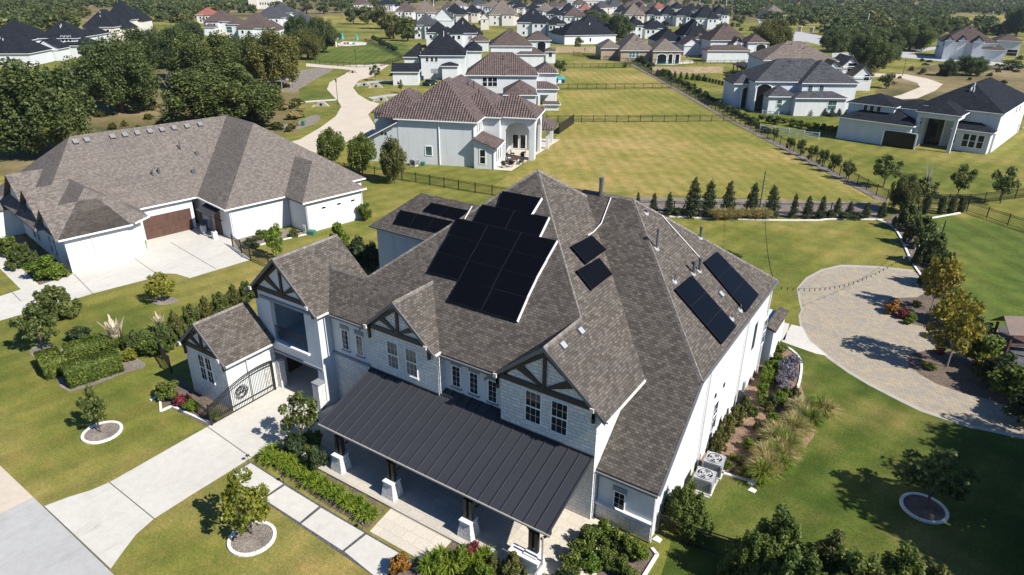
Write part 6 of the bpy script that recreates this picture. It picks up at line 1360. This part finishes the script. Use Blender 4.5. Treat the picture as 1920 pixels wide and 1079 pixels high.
#@@END_VEG
# ================================================================ FENCES, GATES, STREET FURNITURE, SMALL THINGS
def fence(label, px, h=1.3, sp=.13, post=2.4, name='iron_fence', z=0, world=False, pw=.018):
    P = [Vector((*q, 0)) for q in px] if world else [A(x, y, 0) for x, y in px]; o0 = P[0].copy(); T = thing(name, label, 'fence', o0)
    pk_ = MB(); posts = []
    for a, b_ in zip(P[:-1], P[1:]):
        a, b_ = a-o0, b_-o0; d = b_-a; L = d.length; d.normalize(); n = max(1, round(L/post))
        for k in range(n+1):
            q = a+d*L*k/n
            if not posts or min((q-w_).length for w_ in posts) > .5: posts.append(q)
        for zz in (.15, h-.22, h-.04): pk_.bar(a+Vector((0, 0, zz)), b_+Vector((0, 0, zz)), .035, .05)
        m_ = int(L/sp)
        s_ = Vector((-d.y, d.x, 0))*pw/2; e = d*pw/2
        for k in range(m_):
            q = a+d*(k+.5)*sp; z0, z1 = Vector((0, 0, .08)), Vector((0, 0, h-.02))
            c = [q-s_-e, q+s_-e, q+s_+e, q-s_+e]
            for i in range(4): pk_.face([c[i]+z0, c[(i+1) % 4]+z0, c[(i+1) % 4]+z1, c[i]+z1])
    pk_.build('pickets', M['iron'], T)
    for q in posts[:98]:
        g = MB(); g.box(q.x-.045, q.x+.045, q.y-.045, q.y+.045, 0, h+.1); g.build('post', M['iron'], T)
    return T
fence('black iron fence across the dry field, nearest of the three cross fences', [(1024, 230), (1200, 230), (1378, 228)], 1.3, .16)
fence('black iron fence across the dry field, middle of the three cross fences', [(1047, 168), (1258, 166)], 1.3, .2)
fence('black iron fence across the dry field, farthest of the three cross fences', [(1046, 128), (1182, 127)], 1.3, .25)
fence('long black iron fence running down the right side of the dry field', [(1075, 105), (1183, 119), (1262, 163), (1378, 229), (1530, 306), (1662, 377)], 1.4, .2)
fence('black iron fence between the main house and the tiled house lawn', [(566, 312), (703, 331), (780, 343), (860, 357), (955, 372), (1080, 388), (1190, 398)], 1.3)
fence('black iron fence behind the row of conical hollies', [(1190, 396), (1300, 399), (1450, 401), (1662, 401)], 1.3)
fence('black iron fence on the right plot line, far run', [(1700, 384), (1815, 384), (1930, 370), (2000, 362)], 1.3)
fence('black iron fence cutting down to the right frame edge', [(1690, 383), (1720, 392), (1812, 397), (1930, 437), (2000, 462)], 1.3)
fence('black iron fence around the bright play lawn', [(574, 119), (600, 122), (668, 127), (715, 125), (757, 112), (730, 98), (684, 78)], 1.3, .3)
fence('short iron fence at the neighbour court corner', [(437, 463), (470, 488), (505, 503)], 1.3)
fence('black iron fence in front of the bright right wall at the bottom', [(1232, 1001), (1290, 1024), (1425, 1068)], 1.3)
fence('short iron fence between garage wing and hedge row', [(290, 650), (322, 700)], 1.3)
fence('low iron fence beside the open driveway gate', [(356, 763), (396, 793)], .9)
fence('black iron fence of the far lawns by the tan house', [(1100, 112), (1200, 117), (1280, 122), (1420, 119)], 1.2, .3)
g = MB(); P = [A(1048, 252), A(1075, 233)]; d = P[1]-P[0]; T = thing('screen_fence', 'solid black screen fence beside the tiled house patio', 'fence', P[0])
g.bar(Vector((0, 0, .9)), d+Vector((0, 0, .9)), .05, 1.7); g.build('screen_panel', M['iron'], T)
for k in (0, 1): g = MB(); q = d*k; g.box(q.x-.06, q.x+.06, q.y-.06, q.y+.06, 0, 1.9); g.build('post', M['iron'], T)
def rail_fence(label, px):
    P = [A(*p) for p in px]; T = thing('rail_fence', label, 'fence', P[0]); d = P[1]-P[0]; n = max(2, int(d.length/2.4)); g = MB()
    for zz in (.35, .75, 1.15): g.bar(Vector((0, 0, zz)), d+Vector((0, 0, zz)), .05, .14)
    g.build('rails', M['white'], T)
    for k in range(n+1): g = MB(); q = d*k/n; g.box(q.x-.07, q.x+.07, q.y-.07, q.y+.07, 0, 1.35); g.build('post', M['white'], T)
rail_fence('white three rail fence running into the neighbour lawn', [(1424, 248), (1534, 263)]); rail_fence('short white rail fence higher up near the slate roofed house', [(1428, 219), (1458, 222)])
# driveway gate (stands open along the drive)
T = thing('driveway_gate', 'arched black iron driveway gate with a round emblem', 'gate', (-33.86, 18.5, 0)); g = MB(); L = 4.75
def gtop(u): return 1.35+.95*math.sin(min(1, u/L)*math.pi*.62)
n = 40
for k in range(n+1):
    u = L*k/n; g.box(-.012, .012, u-.012, u+.012, .06, gtop(u))
for zz in (.08, .45): g.bar((0, 0, zz), (0, L, zz), .04, .05)
for dz in (0, -.12, -.3):
    for k in range(n): a_, b_ = L*k/n, L*(k+1)/n; g.bar((0, a_, gtop(a_)+dz), (0, b_, gtop(b_)+dz), .03, .035)
g.build('gate_leaf', M['iron'], T)
g = MB(); cy, cz, rr_ = 2.35, 1.2, .42
for r_ in (rr_, rr_*.82):
    for k in range(24):
        a0, a1 = 2*math.pi*k/24, 2*math.pi*(k+1)/24; g.bar((.03, cy+math.cos(a0)*r_, cz+math.sin(a0)*r_), (.03, cy+math.cos(a1)*r_, cz+math.sin(a1)*r_), .03, .035)
for a_, b_ in (((-.22, -.2), (-.02, .26)), ((-.02, .26), (.04, -.05)), ((.04, -.05), (.24, .2)), ((-.26, .02), (.26, -.06)), ((.24, .2), (.2, -.22))): g.bar((.03, cy+a_[0], cz+a_[1]), (.03, cy+b_[0], cz+b_[1]), .03, .04)
g.build('emblem', M['iron'], T)
for y_, h_ in ((0, 1.5), (L, 2.2)): g = MB(); g.box(-.05, .05, y_-.05, y_+.05, 0, h_); g.build('gate_post', M['iron'], T)
# street lamps
def lamp(label, bx, by, top):
    p = A(bx, by); T = thing('street_lamp', label, 'street lamp', p); h = (by-top)*mpp(p)/math.cos(math.atan2(25, p.xy.length))
    g = MB(); g.cyl((0, 0, 0), (0, 0, .5), .11, .09, 8); g.cyl((0, 0, .5), (0, 0, h-.75), .06, .05, 8); g.build('pole', M['iron'], T)
    g = MB(); g.cyl((0, 0, h-.75), (0, 0, h-.65), .16, .16, 6); g.cyl((0, 0, h-.22), (0, 0, h), .2, .03, 6)
    for k in range(6): a_ = k*math.pi/3; g.bar((math.cos(a_)*.13, math.sin(a_)*.13, h-.65), (math.cos(a_)*.17, math.sin(a_)*.17, h-.2), .02, .02)
    g.build('lantern', M['iron'], T); g = MB(); g.cyl((0, 0, h-.64), (0, 0, h-.23), .1, .13, 6); g.build('lamp_glass', M['glass_b'], T)
lamp('black street lamp on the verge inside the road bend', 634, 196, 150); lamp('black street lamp by the play lawn fence', 668, 127, 94); lamp('black street lamp between the two big left oaks', 150, 162, 135); lamp('black lamp post near the sandstone wall', 1096, 106, 91); lamp('black lamp post beside the curved drive', 1692, 142, 112)
for i, (bx, by, top, lab) in enumerate(((1625, 50, 27, 'pale utility pole above the yellow green trees'), (1856, 46, 23, 'pale utility pole behind the lone brown roofed house'), (117, 8, -6, 'pale utility pole over the upper left woods'), (216, 9, -6, 'second pale utility pole over the upper left woods'), (688, 14, -4, 'pale pole beyond the dry park'), (1084, 35, 18, 'pale pole among the far rows'), (813, 13, -3, 'pale pole left of the far grey roofs'), (1311, 14, -2, 'pale pole before the far wood, left of two'), (1361, 14, 0, 'pale pole before the far wood, right of two'))):
    p = A(bx, by); h = (by-top)*mpp(p); T = thing('utility_pole', lab, 'pole', p); g = MB(); g.cyl((0, 0, 0), (0, 0, h), .28, .2, 6); g.build('pole', M['alu'], T); g = MB(); g.bar((-1.1, 0, h-.7), (1.1, 0, h-.7), .12, .12); g.build('crossarm', M['alu'], T)
# garden poles with string lights
def gpole(label, bx, by, top):
    p = A(bx, by); h = (by-top)*mpp(p)/math.cos(math.atan2(25, p.xy.length)); g = MB(); g.cyl((0, 0, 0), (0, 0, h), .06, .05, 8); g.cyl((0, 0, 0), (0, 0, .05), .16, .16, 8); g.cyl((0, 0, h), (0, 0, h+.06), .075, .03, 8)
    o_ = g.build('garden_pole', M['iron']); o_.location = p; tag(o_, label, 'pole'); return p+Vector((0, 0, h))
t1 = gpole('thin black string light pole at the back fence', 1424, 390, 323); t2 = gpole('thin black string light pole beyond the court screen', 1758, 468, 414)
def lights(label, a, b_, sag, n):
    T = thing('string_lights', label, 'string lights', a); g = MB(); pts = []
    for k in range(n+1): t = k/n; pts.append((b_-a)*t-Vector((0, 0, sag*4*t*(1-t))))
    g.tube(pts, .012, 3); g.build('cable', M['iron'], T)
    for k in range(1, n): 
        g = MB(); q = pts[k]; g.cyl(q, q-Vector((0, 0, .1)), .025, .025, 5); g.cyl(q-Vector((0, 0, .1)), q-Vector((0, 0, .2)), .04, .03, 5); g.build('bulb', M['iron'] if k < n*.7 else M['alu'], T)
cor = Vector((-7.75, 43.8, 6.6))
lights('string of bulbs from the roof corner over the paved court', cor, t2, 2.6, 38); lights('string of bulbs from the roof corner to the back fence pole', cor+Vector((0, .05, 0)), t1, 1.9, 36)
# air conditioners, bins, boxes
def acunit(label, px, py, s_=.9):
    p = A(px, py); T = thing('air_conditioner', label, 'air conditioner', p, R(4)); h = .9; w2 = s_/2
    g = MB(); g.box(-w2-.08, w2+.08, -w2-.08, w2+.08, 0, .1); g.build('pad', M['conc'], T)
    g = MB(); g.box(-w2, w2, -w2, w2, .1, .16); g.box(-w2, w2, -w2, w2, h-.08, h)
    for sx in (-1, 1):
        for sy in (-1, 1): g.box(sx*w2-.04, sx*w2+.04, sy*w2-.04, sy*w2+.04, .16, h-.08)
    g.build('casing', M['acmetal'], T)
    g = MB(); g.box(-w2+.03, w2-.03, -w2+.03, w2-.03, .16, h-.09); g.build('coil', M['pipe'], T)
    for k in range(9): 
        pass
    g = MB()
    for k in range(9): zz = .2+k*.075; g.box(-w2-.005, w2+.005, -w2-.005, w2+.005, zz, zz+.018)
    g.build('louvres', M['acmetal'], T)
    g = MB(); n = 20; g.face([(math.cos(2*math.pi*i/n)*w2*.86, math.sin(2*math.pi*i/n)*w2*.86, h+.004) for i in range(n)]); g.build('fan_opening', M['iron'], T)
    g = MB()
    for k in range(4):
        a_ = k*math.pi/2+.3; g.face([(0, 0, h+.01), (math.cos(a_)*w2*.78, math.sin(a_)*w2*.78, h+.02), (math.cos(a_+.7)*w2*.78, math.sin(a_+.7)*w2*.78, h+.012)])
    g.cyl((0, 0, h), (0, 0, h+.05), .11, .1, 10); g.build('fan', M['acmetal'], T)
    g = MB()
    for r_ in (.3, .55, .86):
        for i in range(n): a0, a1 = 2*math.pi*i/n, 2*math.pi*(i+1)/n; g.bar((math.cos(a0)*w2*r_, math.sin(a0)*w2*r_, h+.06), (math.cos(a1)*w2*r_, math.sin(a1)*w2*r_, h+.06), .014, .012)
    g.build('fan_guard', M['alu'], T)
acunit('grey air conditioner beside the bright right wall, upper of two', 1336, 884, 1.0); acunit('grey air conditioner beside the bright right wall, lower of two', 1318, 914, 1.0)
acunit('small grey air conditioner at the tiled house side wall', 777, 311); 
sheet_px('unit_pad', [(1300, 925), (1345, 862), (1362, 875), (1330, 935)], M['conc2'], Z4)
def bin_(label, px, py, mat, h=1.15, wd=.62, cat='bin', name='wheelie_bin'):
    p = A(px, py); T = thing(name, label, cat, p, R(rnd.uniform(-20, 20))); g = MB(); w2 = wd/2
    lo = [(-w2*.8, -w2*.8, .05), (w2*.8, -w2*.8, .05), (w2*.8, w2*.8, .05), (-w2*.8, w2*.8, .05)]; hi = [(-w2, -w2, h-.1), (w2, -w2, h-.1), (w2, w2, h-.1), (-w2, w2, h-.1)]
    for k in range(4): j_ = (k+1) % 4; g.face([lo[k], lo[j_], hi[j_], hi[k]])
    g.face(lo[::-1]); g.face(hi); g.build('body', M[mat], T)
    g = MB(); g.prism([(-w2-.03, -w2-.04, h-.1), (w2+.03, -w2-.04, h-.1), (w2+.03, -w2-.04, h-.05), (0, -w2-.04, h), (-w2-.03, -w2-.04, h-.05)], (0, wd+.1, 0)); g.build('lid', M[mat], T)
    for sx in (-1, 1): g = MB(); g.cyl((sx*w2*.8-.04, w2*.8, .1), (sx*w2*.8+.04, w2*.8, .1), .1, .1, 8); g.build('wheel', M['iron'], T)
bin_('blue wheelie bin in the neighbour garage recess', 385, 432, 'blue_p'); bin_('green bin beside the garage of the steep charcoal roofed house', 787, 153, 'green_p'); bin_('blue bin beside the garage of the steep charcoal roofed house', 792, 151, 'blue_p')
p = A(1388, 762); T = thing('composter', 'black barrel shaped composter by the bright right wall', 'bin', p); g = MB(); g.cyl((0, 0, 0), (0, 0, .5), .42, .5, 12); g.cyl((0, 0, .5), (0, 0, .95), .5, .44, 12); g.cyl((0, 0, .95), (0, 0, 1.08), .44, .2, 12); g.build('barrel', M['iron'], T); g = MB(); g.cyl((0, 0, 1.08), (0, 0, 1.14), .1, .1, 8); g.build('lid_knob', M['pipe'], T)
for px, py, lab, s_ in ((1418, 887, 'green plastic dome cover at the side bed edge', .5), (1455, 797, 'small green dome cover half hidden in the straw grass', .3)):
    p = A(px, py); g = MB(); n = 14
    for k in range(4):
        a0, a1 = k*math.pi/8, (k+1)*math.pi/8; g.cyl((0, 0, math.sin(a0)*s_*.5), (0, 0, math.sin(a1)*s_*.5), math.cos(a0)*s_, max(math.cos(a1)*s_, .02), n)
    o_ = g.build('dome_cover', M['green_p']); o_.location = p; tag(o_, lab, 'cover')
def ubox(label, px, py, h=.75, mat='green_p', w2=.3):
    p = A(px, py); T = thing('utility_box', label, 'utility box', p, R(20)); g = MB(); g.box(-w2, w2, -w2*.8, w2*.8, 0, h*.85); g.prism([(-w2-.02, -w2*.85, h*.85), (w2+.02, -w2*.85, h*.85), (w2+.02, -w2*.3, h), (-w2-.02, -w2*.3, h)], (0, w2*.9, 0)); g.build('cabinet', M[mat], T)
    g = MB(); g.box(-w2*.5, w2*.5, -w2*.83, -w2*.81, h*.3, h*.6); g.build('door_plate', M['pipe'], T)
ubox('pale green utility box among the clipped hedges', 115, 688, 1.0); ubox('green utility box on the roadside verge', 569, 236, .9); ubox('green box at the neighbour house corner', 585, 440, .5, w2=.35); ubox('green box at the tiled house side wall', 793, 311, .6); ubox('pale meter box at the neighbour side wall', 572, 437, .9, 'acmetal', .12)
# culvert heads on the verges
for px, py, lab in ((603, 200, 'white stone culvert head on the verge inside the road bend'), (684, 162, 'white culvert head by the upper side path'), (716, 190, 'white culvert head by the lower side path'), (662, 138, 'small culvert head by the road bend'), (706, 165, 'pale stone ring on the small verge')):
    p = A(px, py); T = thing('culvert_head', lab, 'culvert', p, R(30)); g = MB(); g.prism([(-1.6, 0, 0), (1.6, 0, 0), (.6, 0, .9), (-.6, 0, .9)], (0, .5, 0)); g.prism([(-1.9, -.9, 0), (-1.6, .2, 0), (-1.6, .2, .3)], (.15, 0, .0)); g.build('headwall', M['stucco_t2'], T); g = MB(); g.cyl((-.1, -.03, .4), (-.1, .0, .4), .3, .3, 10); g.build('pipe_mouth', M['iron'], T)
# retaining walls of sandstone
for px, h, lab in (([(1042, 99), (1130, 99)], 2.0, 'tan sandstone retaining wall below the long white house'), ([(1222, 138), (1290, 138), (1354, 137)], 1.8, 'tan sandstone retaining wall beyond the field fence')):
    P = [A(x, y) for x, y in px]; o0 = P[0]; g = MB()
    for a, b_ in zip(P[:-1], P[1:]): g.bar(a-o0+Vector((0, 0, h/2)), b_-o0+Vector((0, 0, h/2)), .5, h)
    o_ = g.build('retaining_wall', M['sand']); o_.location = o0; tag(o_, lab, 'wall')
# pergola, pool, far buildings
p = A(1392, 139); T = thing('pergola', 'small dark flat roofed pergola on the terrace lawn', 'pergola', p, R(34))
for x_ in (-2.3, 2.3):
    for y_ in (-1.8, 1.8): g = MB(); g.box(x_-.12, x_+.12, y_-.12, y_+.12, 0, 2.5); g.build('post', M['dark'], T)
g = MB(); g.box(-2.8, 2.8, -2.3, 2.3, 2.5, 2.7); g.build('flat_roof', M['dark'], T)
sheet_px('pool_deck', [(1212, 119), (1228, 115), (1300, 114), (1300, 119), (1262, 122), (1222, 121)], M['trav'], Z4); sheet_px('pool', [(1232, 118), (1275, 117), (1272, 120), (1230, 121)], M['water'], Z5)
def parasol(label, px, py, mat, h=2.8, r_=.4, closed=True):
    p = A(px, py); T = thing('parasol', label, 'parasol', p); g = MB(); g.cyl((0, 0, 0), (0, 0, h), .04, .04, 6); g.build('pole', M['alu'], T); g = MB(); g.cyl((0, 0, h*.4), (0, 0, h), r_, .05, 8); g.build('folded_canopy', M[mat], T)
parasol('left closed teal parasol at the play lawn pool', 643, 82, 'teal', 4.2, .7); parasol('right closed teal parasol at the play lawn pool', 670, 84, 'teal', 4.2, .7); parasol('closed blue parasol beside the tan brick house patio', 1287, 116, 'blue_p', 3, .3)
sheet_px('play_terrace', [(632, 82), (645, 78), (688, 80), (686, 85), (650, 87), (634, 86)], M['trav'], Z5)
p = A(632, 88); T = thing('pool_house', 'narrow white pavilion half hidden by the play lawn oak', 'pavilion', p, R(36)); g = MB(); g.box(-5, 0, 0, 4, 2.4, 3.1); g.build('flat_roof', M['white'], T)
for x_ in (-4.7, -2.3, -.3): g = MB(); g.box(x_-.2, x_+.2, .1, .5, 0, 2.4); g.build('column', M['white'], T)
p = A(656, 84); T = thing('play_table', 'colourful children play table on the pool terrace', 'table', p, R(30))
for i, (mat, x_) in enumerate((('red_p', -2), ('blue_p', -.8), ('white', .4), ('teal', 1.6))): g = MB(); g.box(x_-.4, x_+.4, -.4, .4, .3, .8); g.cyl((x_, 0, 0), (x_, 0, .3), .2, .1, 8); g.build('seat', M[mat], T)
p = A(1050, 156); T = thing('play_hut', 'small white and blue play hut at the field corner', 'play hut', p, R(30)); g = MB(); g.box(-1.1, 1.1, -.7, .7, 0, 1.1); g.build('box', M['white'], T); g = MB(); g.box(-1.15, -.5, -.75, -.705, .2, 1.3); g.box(.4, 1.15, -.75, -.705, .1, .9); g.build('blue_panel', M['blue_p'], T); g = MB(); g.sheet([(-1.2, -.8, 1.1), (1.2, -.8, 1.1), (1.2, .8, 1.5), (-1.2, .8, 1.5)], .06); g.build('roof', M['teal'], T)
p = A(468, 17); T = thing('castle_building', 'tall cream tower like building with small windows behind the brown roofs', 'building', p, R(40)); g = MB(); g.box(0, 24, 0, 14, 0, 11); g.box(0, 7, -1, 7, 0, 16); g.build('wall', M['stucco_c'], T)
for k in range(4): g = MB(); g.box(k*1.9, k*1.9+1.1, -1, 0, 16, 17); g.build('battlement', M['stucco_c'], T)
for k in range(7): window(T, (9+k*2, 0, 8), 0, 1.1, 1.8, 1, 1, 'glass', 'white')
for k in range(7): window(T, (9+k*2, 0, 4), 0, 1.1, 1.8, 1, 1, 'glass', 'white')
p = A(1063, 18); T = thing('long_building', 'long flat cream building on the horizon behind the far rows', 'building', p, R(34)); L = A(1111, 18)-p; g = MB(); g.box(0, 34, 0, 12, 0, 7); g.build('wall', M['stucco_c'], T); g = MB(); g.box(-.3, 34.3, -.3, 12.3, 7, 7.4); g.build('flat_roof', M['gutter'], T)
for k in range(9): window(T, (2.5+k*3.6, 0, 4.2), 0, 1.6, 2.4, 1, 1)
# estate entrance blocks
for px, py, lab in ((1499, 60, 'left tan stone pillar at the estate entrance'), (1521, 62, 'right tan stone pillar at the estate entrance')):
    p = A(px, py); T = thing('stone_pillar', lab, 'pillar', p); g = MB(); g.box(-.8, .8, -.8, .8, 0, 2.6); g.build('shaft', M['sand'], T); g = MB(); g.box(-1, 1, -1, 1, 2.6, 2.9); g.build('cap', M['curb'], T)
# cars
def car(label, px, py, rz, mat):
    p = A(px, py); T = thing('parked_car', label, 'car', p, rz)
    g = MB(); pr_ = [(-2.25, .35), (-2.2, .8), (-1.3, .95), (-.7, 1.42), (.9, 1.45), (1.6, 1.0), (2.25, .9), (2.3, .35)]
    lowp = [(-2.25, .35), (-2.2, .8), (-1.3, .95), (1.6, 1.0), (2.25, .9), (2.3, .35)]
    g.prism([(x_, -.9, z_) for x_, z_ in lowp], (0, 1.8, 0)); g.build('body', M[mat], T)
    g = MB(); lo = [(-1.25, -.82, .96), (1.55, -.82, .96), (1.55, .82, .96), (-1.25, .82, .96)]; hi = [(-.7, -.66, 1.4), (.85, -.66, 1.4), (.85, .66, 1.4), (-.7, .66, 1.4)]
    for k in range(4): j_ = (k+1) % 4; g.face([lo[k], lo[j_], hi[j_], hi[k]])
    g.build('windows', M['glass'], T); g = MB(); g.box(-.72, .87, -.68, .68, 1.4, 1.46); g.build('car_roof', M[mat], T)
    for x_ in (-1.4, 1.4):
        for y_ in (-.82, .82): g = MB(); g.cyl((x_, y_-.1, .33), (x_, y_+.1, .33), .33, .33, 12); wh = g.build('wheel', M['iron'], T); g = MB(); g.cyl((x_, y_+(.1 if y_ > 0 else -.12), .33), (x_, y_+(.12 if y_ > 0 else -.1), .33), .18, .18, 10); g.build('rim', M['alu'], wh)
    for y_ in (-.62, .62): g = MB(); g.box(2.27, 2.31, y_-.18, y_+.18, .6, .78); g.build('headlight', M['white'], T)
M['carblue'] = plain('dark blue car paint', (.015, .04, .10), .25, .05); M['cardark'] = plain('black car paint', (.015, .017, .02), .25, .05)
car('dark blue car half hidden beside the tiled house garage', 702, 272, R(110), 'carblue'); car('black car in front of the charcoal roofed house garage', 806, 160, R(100), 'cardark')
car('dark car beside the brown roofed house with arched porch', 1322, 108, R(30), 'cardark')
p = A(816, 158); T = thing('basketball_hoop', 'basketball hoop before the charcoal roofed house', 'basketball hoop', p, R(30)); g = MB(); g.cyl((0, 0, 0), (0, 0, 3.2), .08, .08, 6); g.build('pole', M['iron'], T); g = MB(); g.box(-.9, .9, -.45, -.4, 2.7, 3.8); g.build('backboard', M['acmetal'], T); g = MB()
for k in range(10): a0, a1 = 2*math.pi*k/10, 2*math.pi*(k+1)/10; g.bar((math.cos(a0)*.23, -.7+math.sin(a0)*.23, 3.05), (math.cos(a1)*.23, -.7+math.sin(a1)*.23, 3.05), .02, .02)
g.build('ring', M['red_p'], T)
# furniture
def chair(label, loc, rz, mat='iron', group=None):
    T = thing('patio_chair', label, 'chair', loc, rz, group); g = MB(); g.box(-.28, .28, -.28, .28, .38, .46); g.build('seat', M[mat], T); g = MB(); g.box(-.28, .28, .22, .28, .46, .95); g.build('backrest', M[mat], T)
    for sx in (-1, 1):
        for sy in (-1, 1): g = MB(); g.box(sx*.25-.025, sx*.25+.025, sy*.25-.025, sy*.25+.025, 0, .38); g.build('leg', M[mat], T)
    return T
def w22(x_, y_): q = Matrix.Rotation(R(22), 3, 'Z')@Vector((x_, y_, 0)); return (o2.x+q.x, o2.y+q.y, .03)
T = thing('patio_table', 'wooden dining table on the tiled house patio', 'table', w22(14.6, 4.2), R(22)); g = MB(); g.box(-.6, .6, -1.1, 1.1, .7, .76); g.build('table_top', M['garage'], T)
for sx in (-1, 1):
    for sy in (-1, 1): g = MB(); g.box(sx*.5-.04, sx*.5+.04, sy*1-.04, sy*1+.04, 0, .7); g.build('leg', M['garage'], T)
for i, (x_, y_, r_) in enumerate(((13.6, 3.7, 112), (13.6, 4.7, 112), (15.6, 3.7, -68), (15.6, 4.7, -68), (13.6, 1.2, 60), (14.4, 1.8, 10), (15.2, 7.0, 20), (13.4, 8.4, 112), (15, 9.6, -60))): chair('dark chair on the tiled house patio', w22(x_, y_), R(r_), 'iron', 'dark chairs on the tiled house patio')
fq = w22(14.6, 9.5); T = thing('ceiling_fan', 'ceiling fan under the tiled house arch', 'fan', (fq[0], fq[1], 4.9), R(22)); g = MB(); g.cyl((0, 0, 0), (0, 0, 1.2), .04, .04, 6); g.cyl((0, 0, -.12), (0, 0, .1), .16, .16, 8); g.build('motor', M['iron'], T)
for k in range(5): a_ = k*2*math.pi/5; g = MB(); g.prism([(math.cos(a_+.06)*.16, math.sin(a_+.06)*.16, 0), (math.cos(a_+.1)*.9, math.sin(a_+.1)*.9, 0), (math.cos(a_-.1)*.9, math.sin(a_-.1)*.9, 0), (math.cos(a_-.06)*.16, math.sin(a_-.06)*.16, 0)], (0, 0, .03)); g.build('blade', M['iron'], T)
# porch furniture: open cube side table and low lounger
p = A(962, 922, .16); T = thing('cube_table', 'black open cube frame side table at the sunny porch end', 'table', p, R(10)); g = MB(); a_ = .38
for x_ in (-a_, a_):
    for y_ in (-a_, a_): g.box(x_-.025, x_+.025, y_-.025, y_+.025, 0, .8)
for zz in (.03, .78):
    for s_ in (-a_, a_): g.bar((-a_, s_, zz), (a_, s_, zz), .05, .05); g.bar((s_, -a_, zz), (s_, a_, zz), .05, .05)
g.build('frame', M['iron'], T); g = MB(); g.box(-a_+.03, a_-.03, -a_+.03, a_-.03, .04, .07); g.bar((-a_, -a_, .8), (a_, a_, .8), .05, .03); g.build('shelf', M['iron'], T)
for px, py, lab in ((940, 890, 'dark cushioned armchair in the porch shade, left of the cube table'), (1000, 915, 'dark cushioned armchair in the porch shade, right of the cube table')):
    p = A(px, py, .16); T = thing('armchair', lab, 'chair', p, R(160)); g = MB(); g.box(-.4, .4, -.4, .4, .15, .42); g.build('seat', M['fascia'], T); g = MB(); g.box(-.4, .4, .3, .45, .3, .95); g.build('backrest', M['fascia'], T)
    for sx in (-1, 1): g = MB(); g.box(sx*.4-.07, sx*.4+.07, -.4, .4, .1, .62); g.build('armrest', M['dark'], T)
# playset roof by the dark gravel yard
p = A(1893, 660); T = thing('playset', 'brown wooden playset with pitched canopy on dark gravel at the right edge', 'playset', p, R(30)); 
for x_ in (-.9, .9):
    for y_ in (-.9, .9): g = MB(); g.box(x_-.07, x_+.07, y_-.07, y_+.07, 0, 2.0); g.build('post', M['garage'], T)
g = MB(); g.box(-1, 1, -1, 1, 1.0, 1.1); g.build('deck', M['garage'], T); g = MB(); g.hip(-1.3, 1.3, -1.2, 1.2, 2.0, .8, 'gx', .06); g.build('canopy', M['garage'], T)
g = MB(); g.prism([(1, -.3, 1.0), (1, .3, 1.0), (3, .3, .1), (3, -.3, .1)], (0, 0, .06)); g.build('slide', M['teal'], T)
# path lights and stepping stones
for i, (px, py, lab) in enumerate(((466, 866, 'tiny black path light at the walk corner by the driveway'), (304, 846, '') if 0 else (532, 905, 'tiny black path light on the lily bed edge'), (680, 993, 'tiny black path light at the court corner'))):
    p = A(px, py); T = thing('path_light', lab, 'path light', p); g = MB(); g.cyl((0, 0, 0), (0, 0, .45), .015, .015, 5); g.build('stem', M['iron'], T); g = MB(); g.cyl((0, 0, .43), (0, 0, .5), .12, .02, 8); g.build('hood', M['iron'], T)
for px, py in ((1408, 906), (1410, 920), (1396, 912) if 0 else (1232, 1012)): 
    p = A(px, py); g = MB(); g.prism([(-.2, -.15, 0), (.18, -.18, 0), (.22, .12, 0), (-.1, .2, 0)], (0, 0, .05)); o_ = g.build('stepping_stone', M['curb']); o_.location = p; tag(o_, ('pale stepping stone touching the side bed edging' if py < 910 else 'pale stepping stone farther out on the lawn below the side bed') if px > 1300 else 'pale stone at the front right house corner', 'stone')
tb = A(524, 168); T = thing('shade_tent', 'small pale grey shade tent at the edge of the oak grove', 'tent', tb, R(20)); g = MB(); g.hip(-2.2, 2.2, -2.2, 2.2, 2.2, .45, 'hip', .05); g.build('canopy', M['acmetal'], T)
for sx in (-1, 1):
    for sy in (-1, 1): g = MB(); g.cyl((sx*2, sy*2, 0), (sx*2, sy*2, 2.2), .04, .04, 5); g.build('pole', M['alu'], T)
#@@END_OBJ

# ---------------------------------------------------------------- air
hz = MB(); hz.box(-3400, 2400, -500, 4400, -1.0, 60.0)
hm = bpy.data.materials.new('haze'); hm.use_nodes = True; hn = hm.node_tree; hn.nodes.clear()
ho = hn.nodes.new('ShaderNodeOutputMaterial'); pv = hn.nodes.new('ShaderNodeVolumePrincipled'); pv.inputs['Density'].default_value = .00010; pv.inputs['Color'].default_value = (.80, .90, 1, 1); pv.inputs['Anisotropy'].default_value = .3
hn.links.new(pv.outputs[0], ho.inputs['Volume'])
hzo = hz.build('haze', hm); hzo['kind'] = 'stuff'; hzo['label'] = 'thin bluish haze over the distance'; hzo['category'] = 'haze'
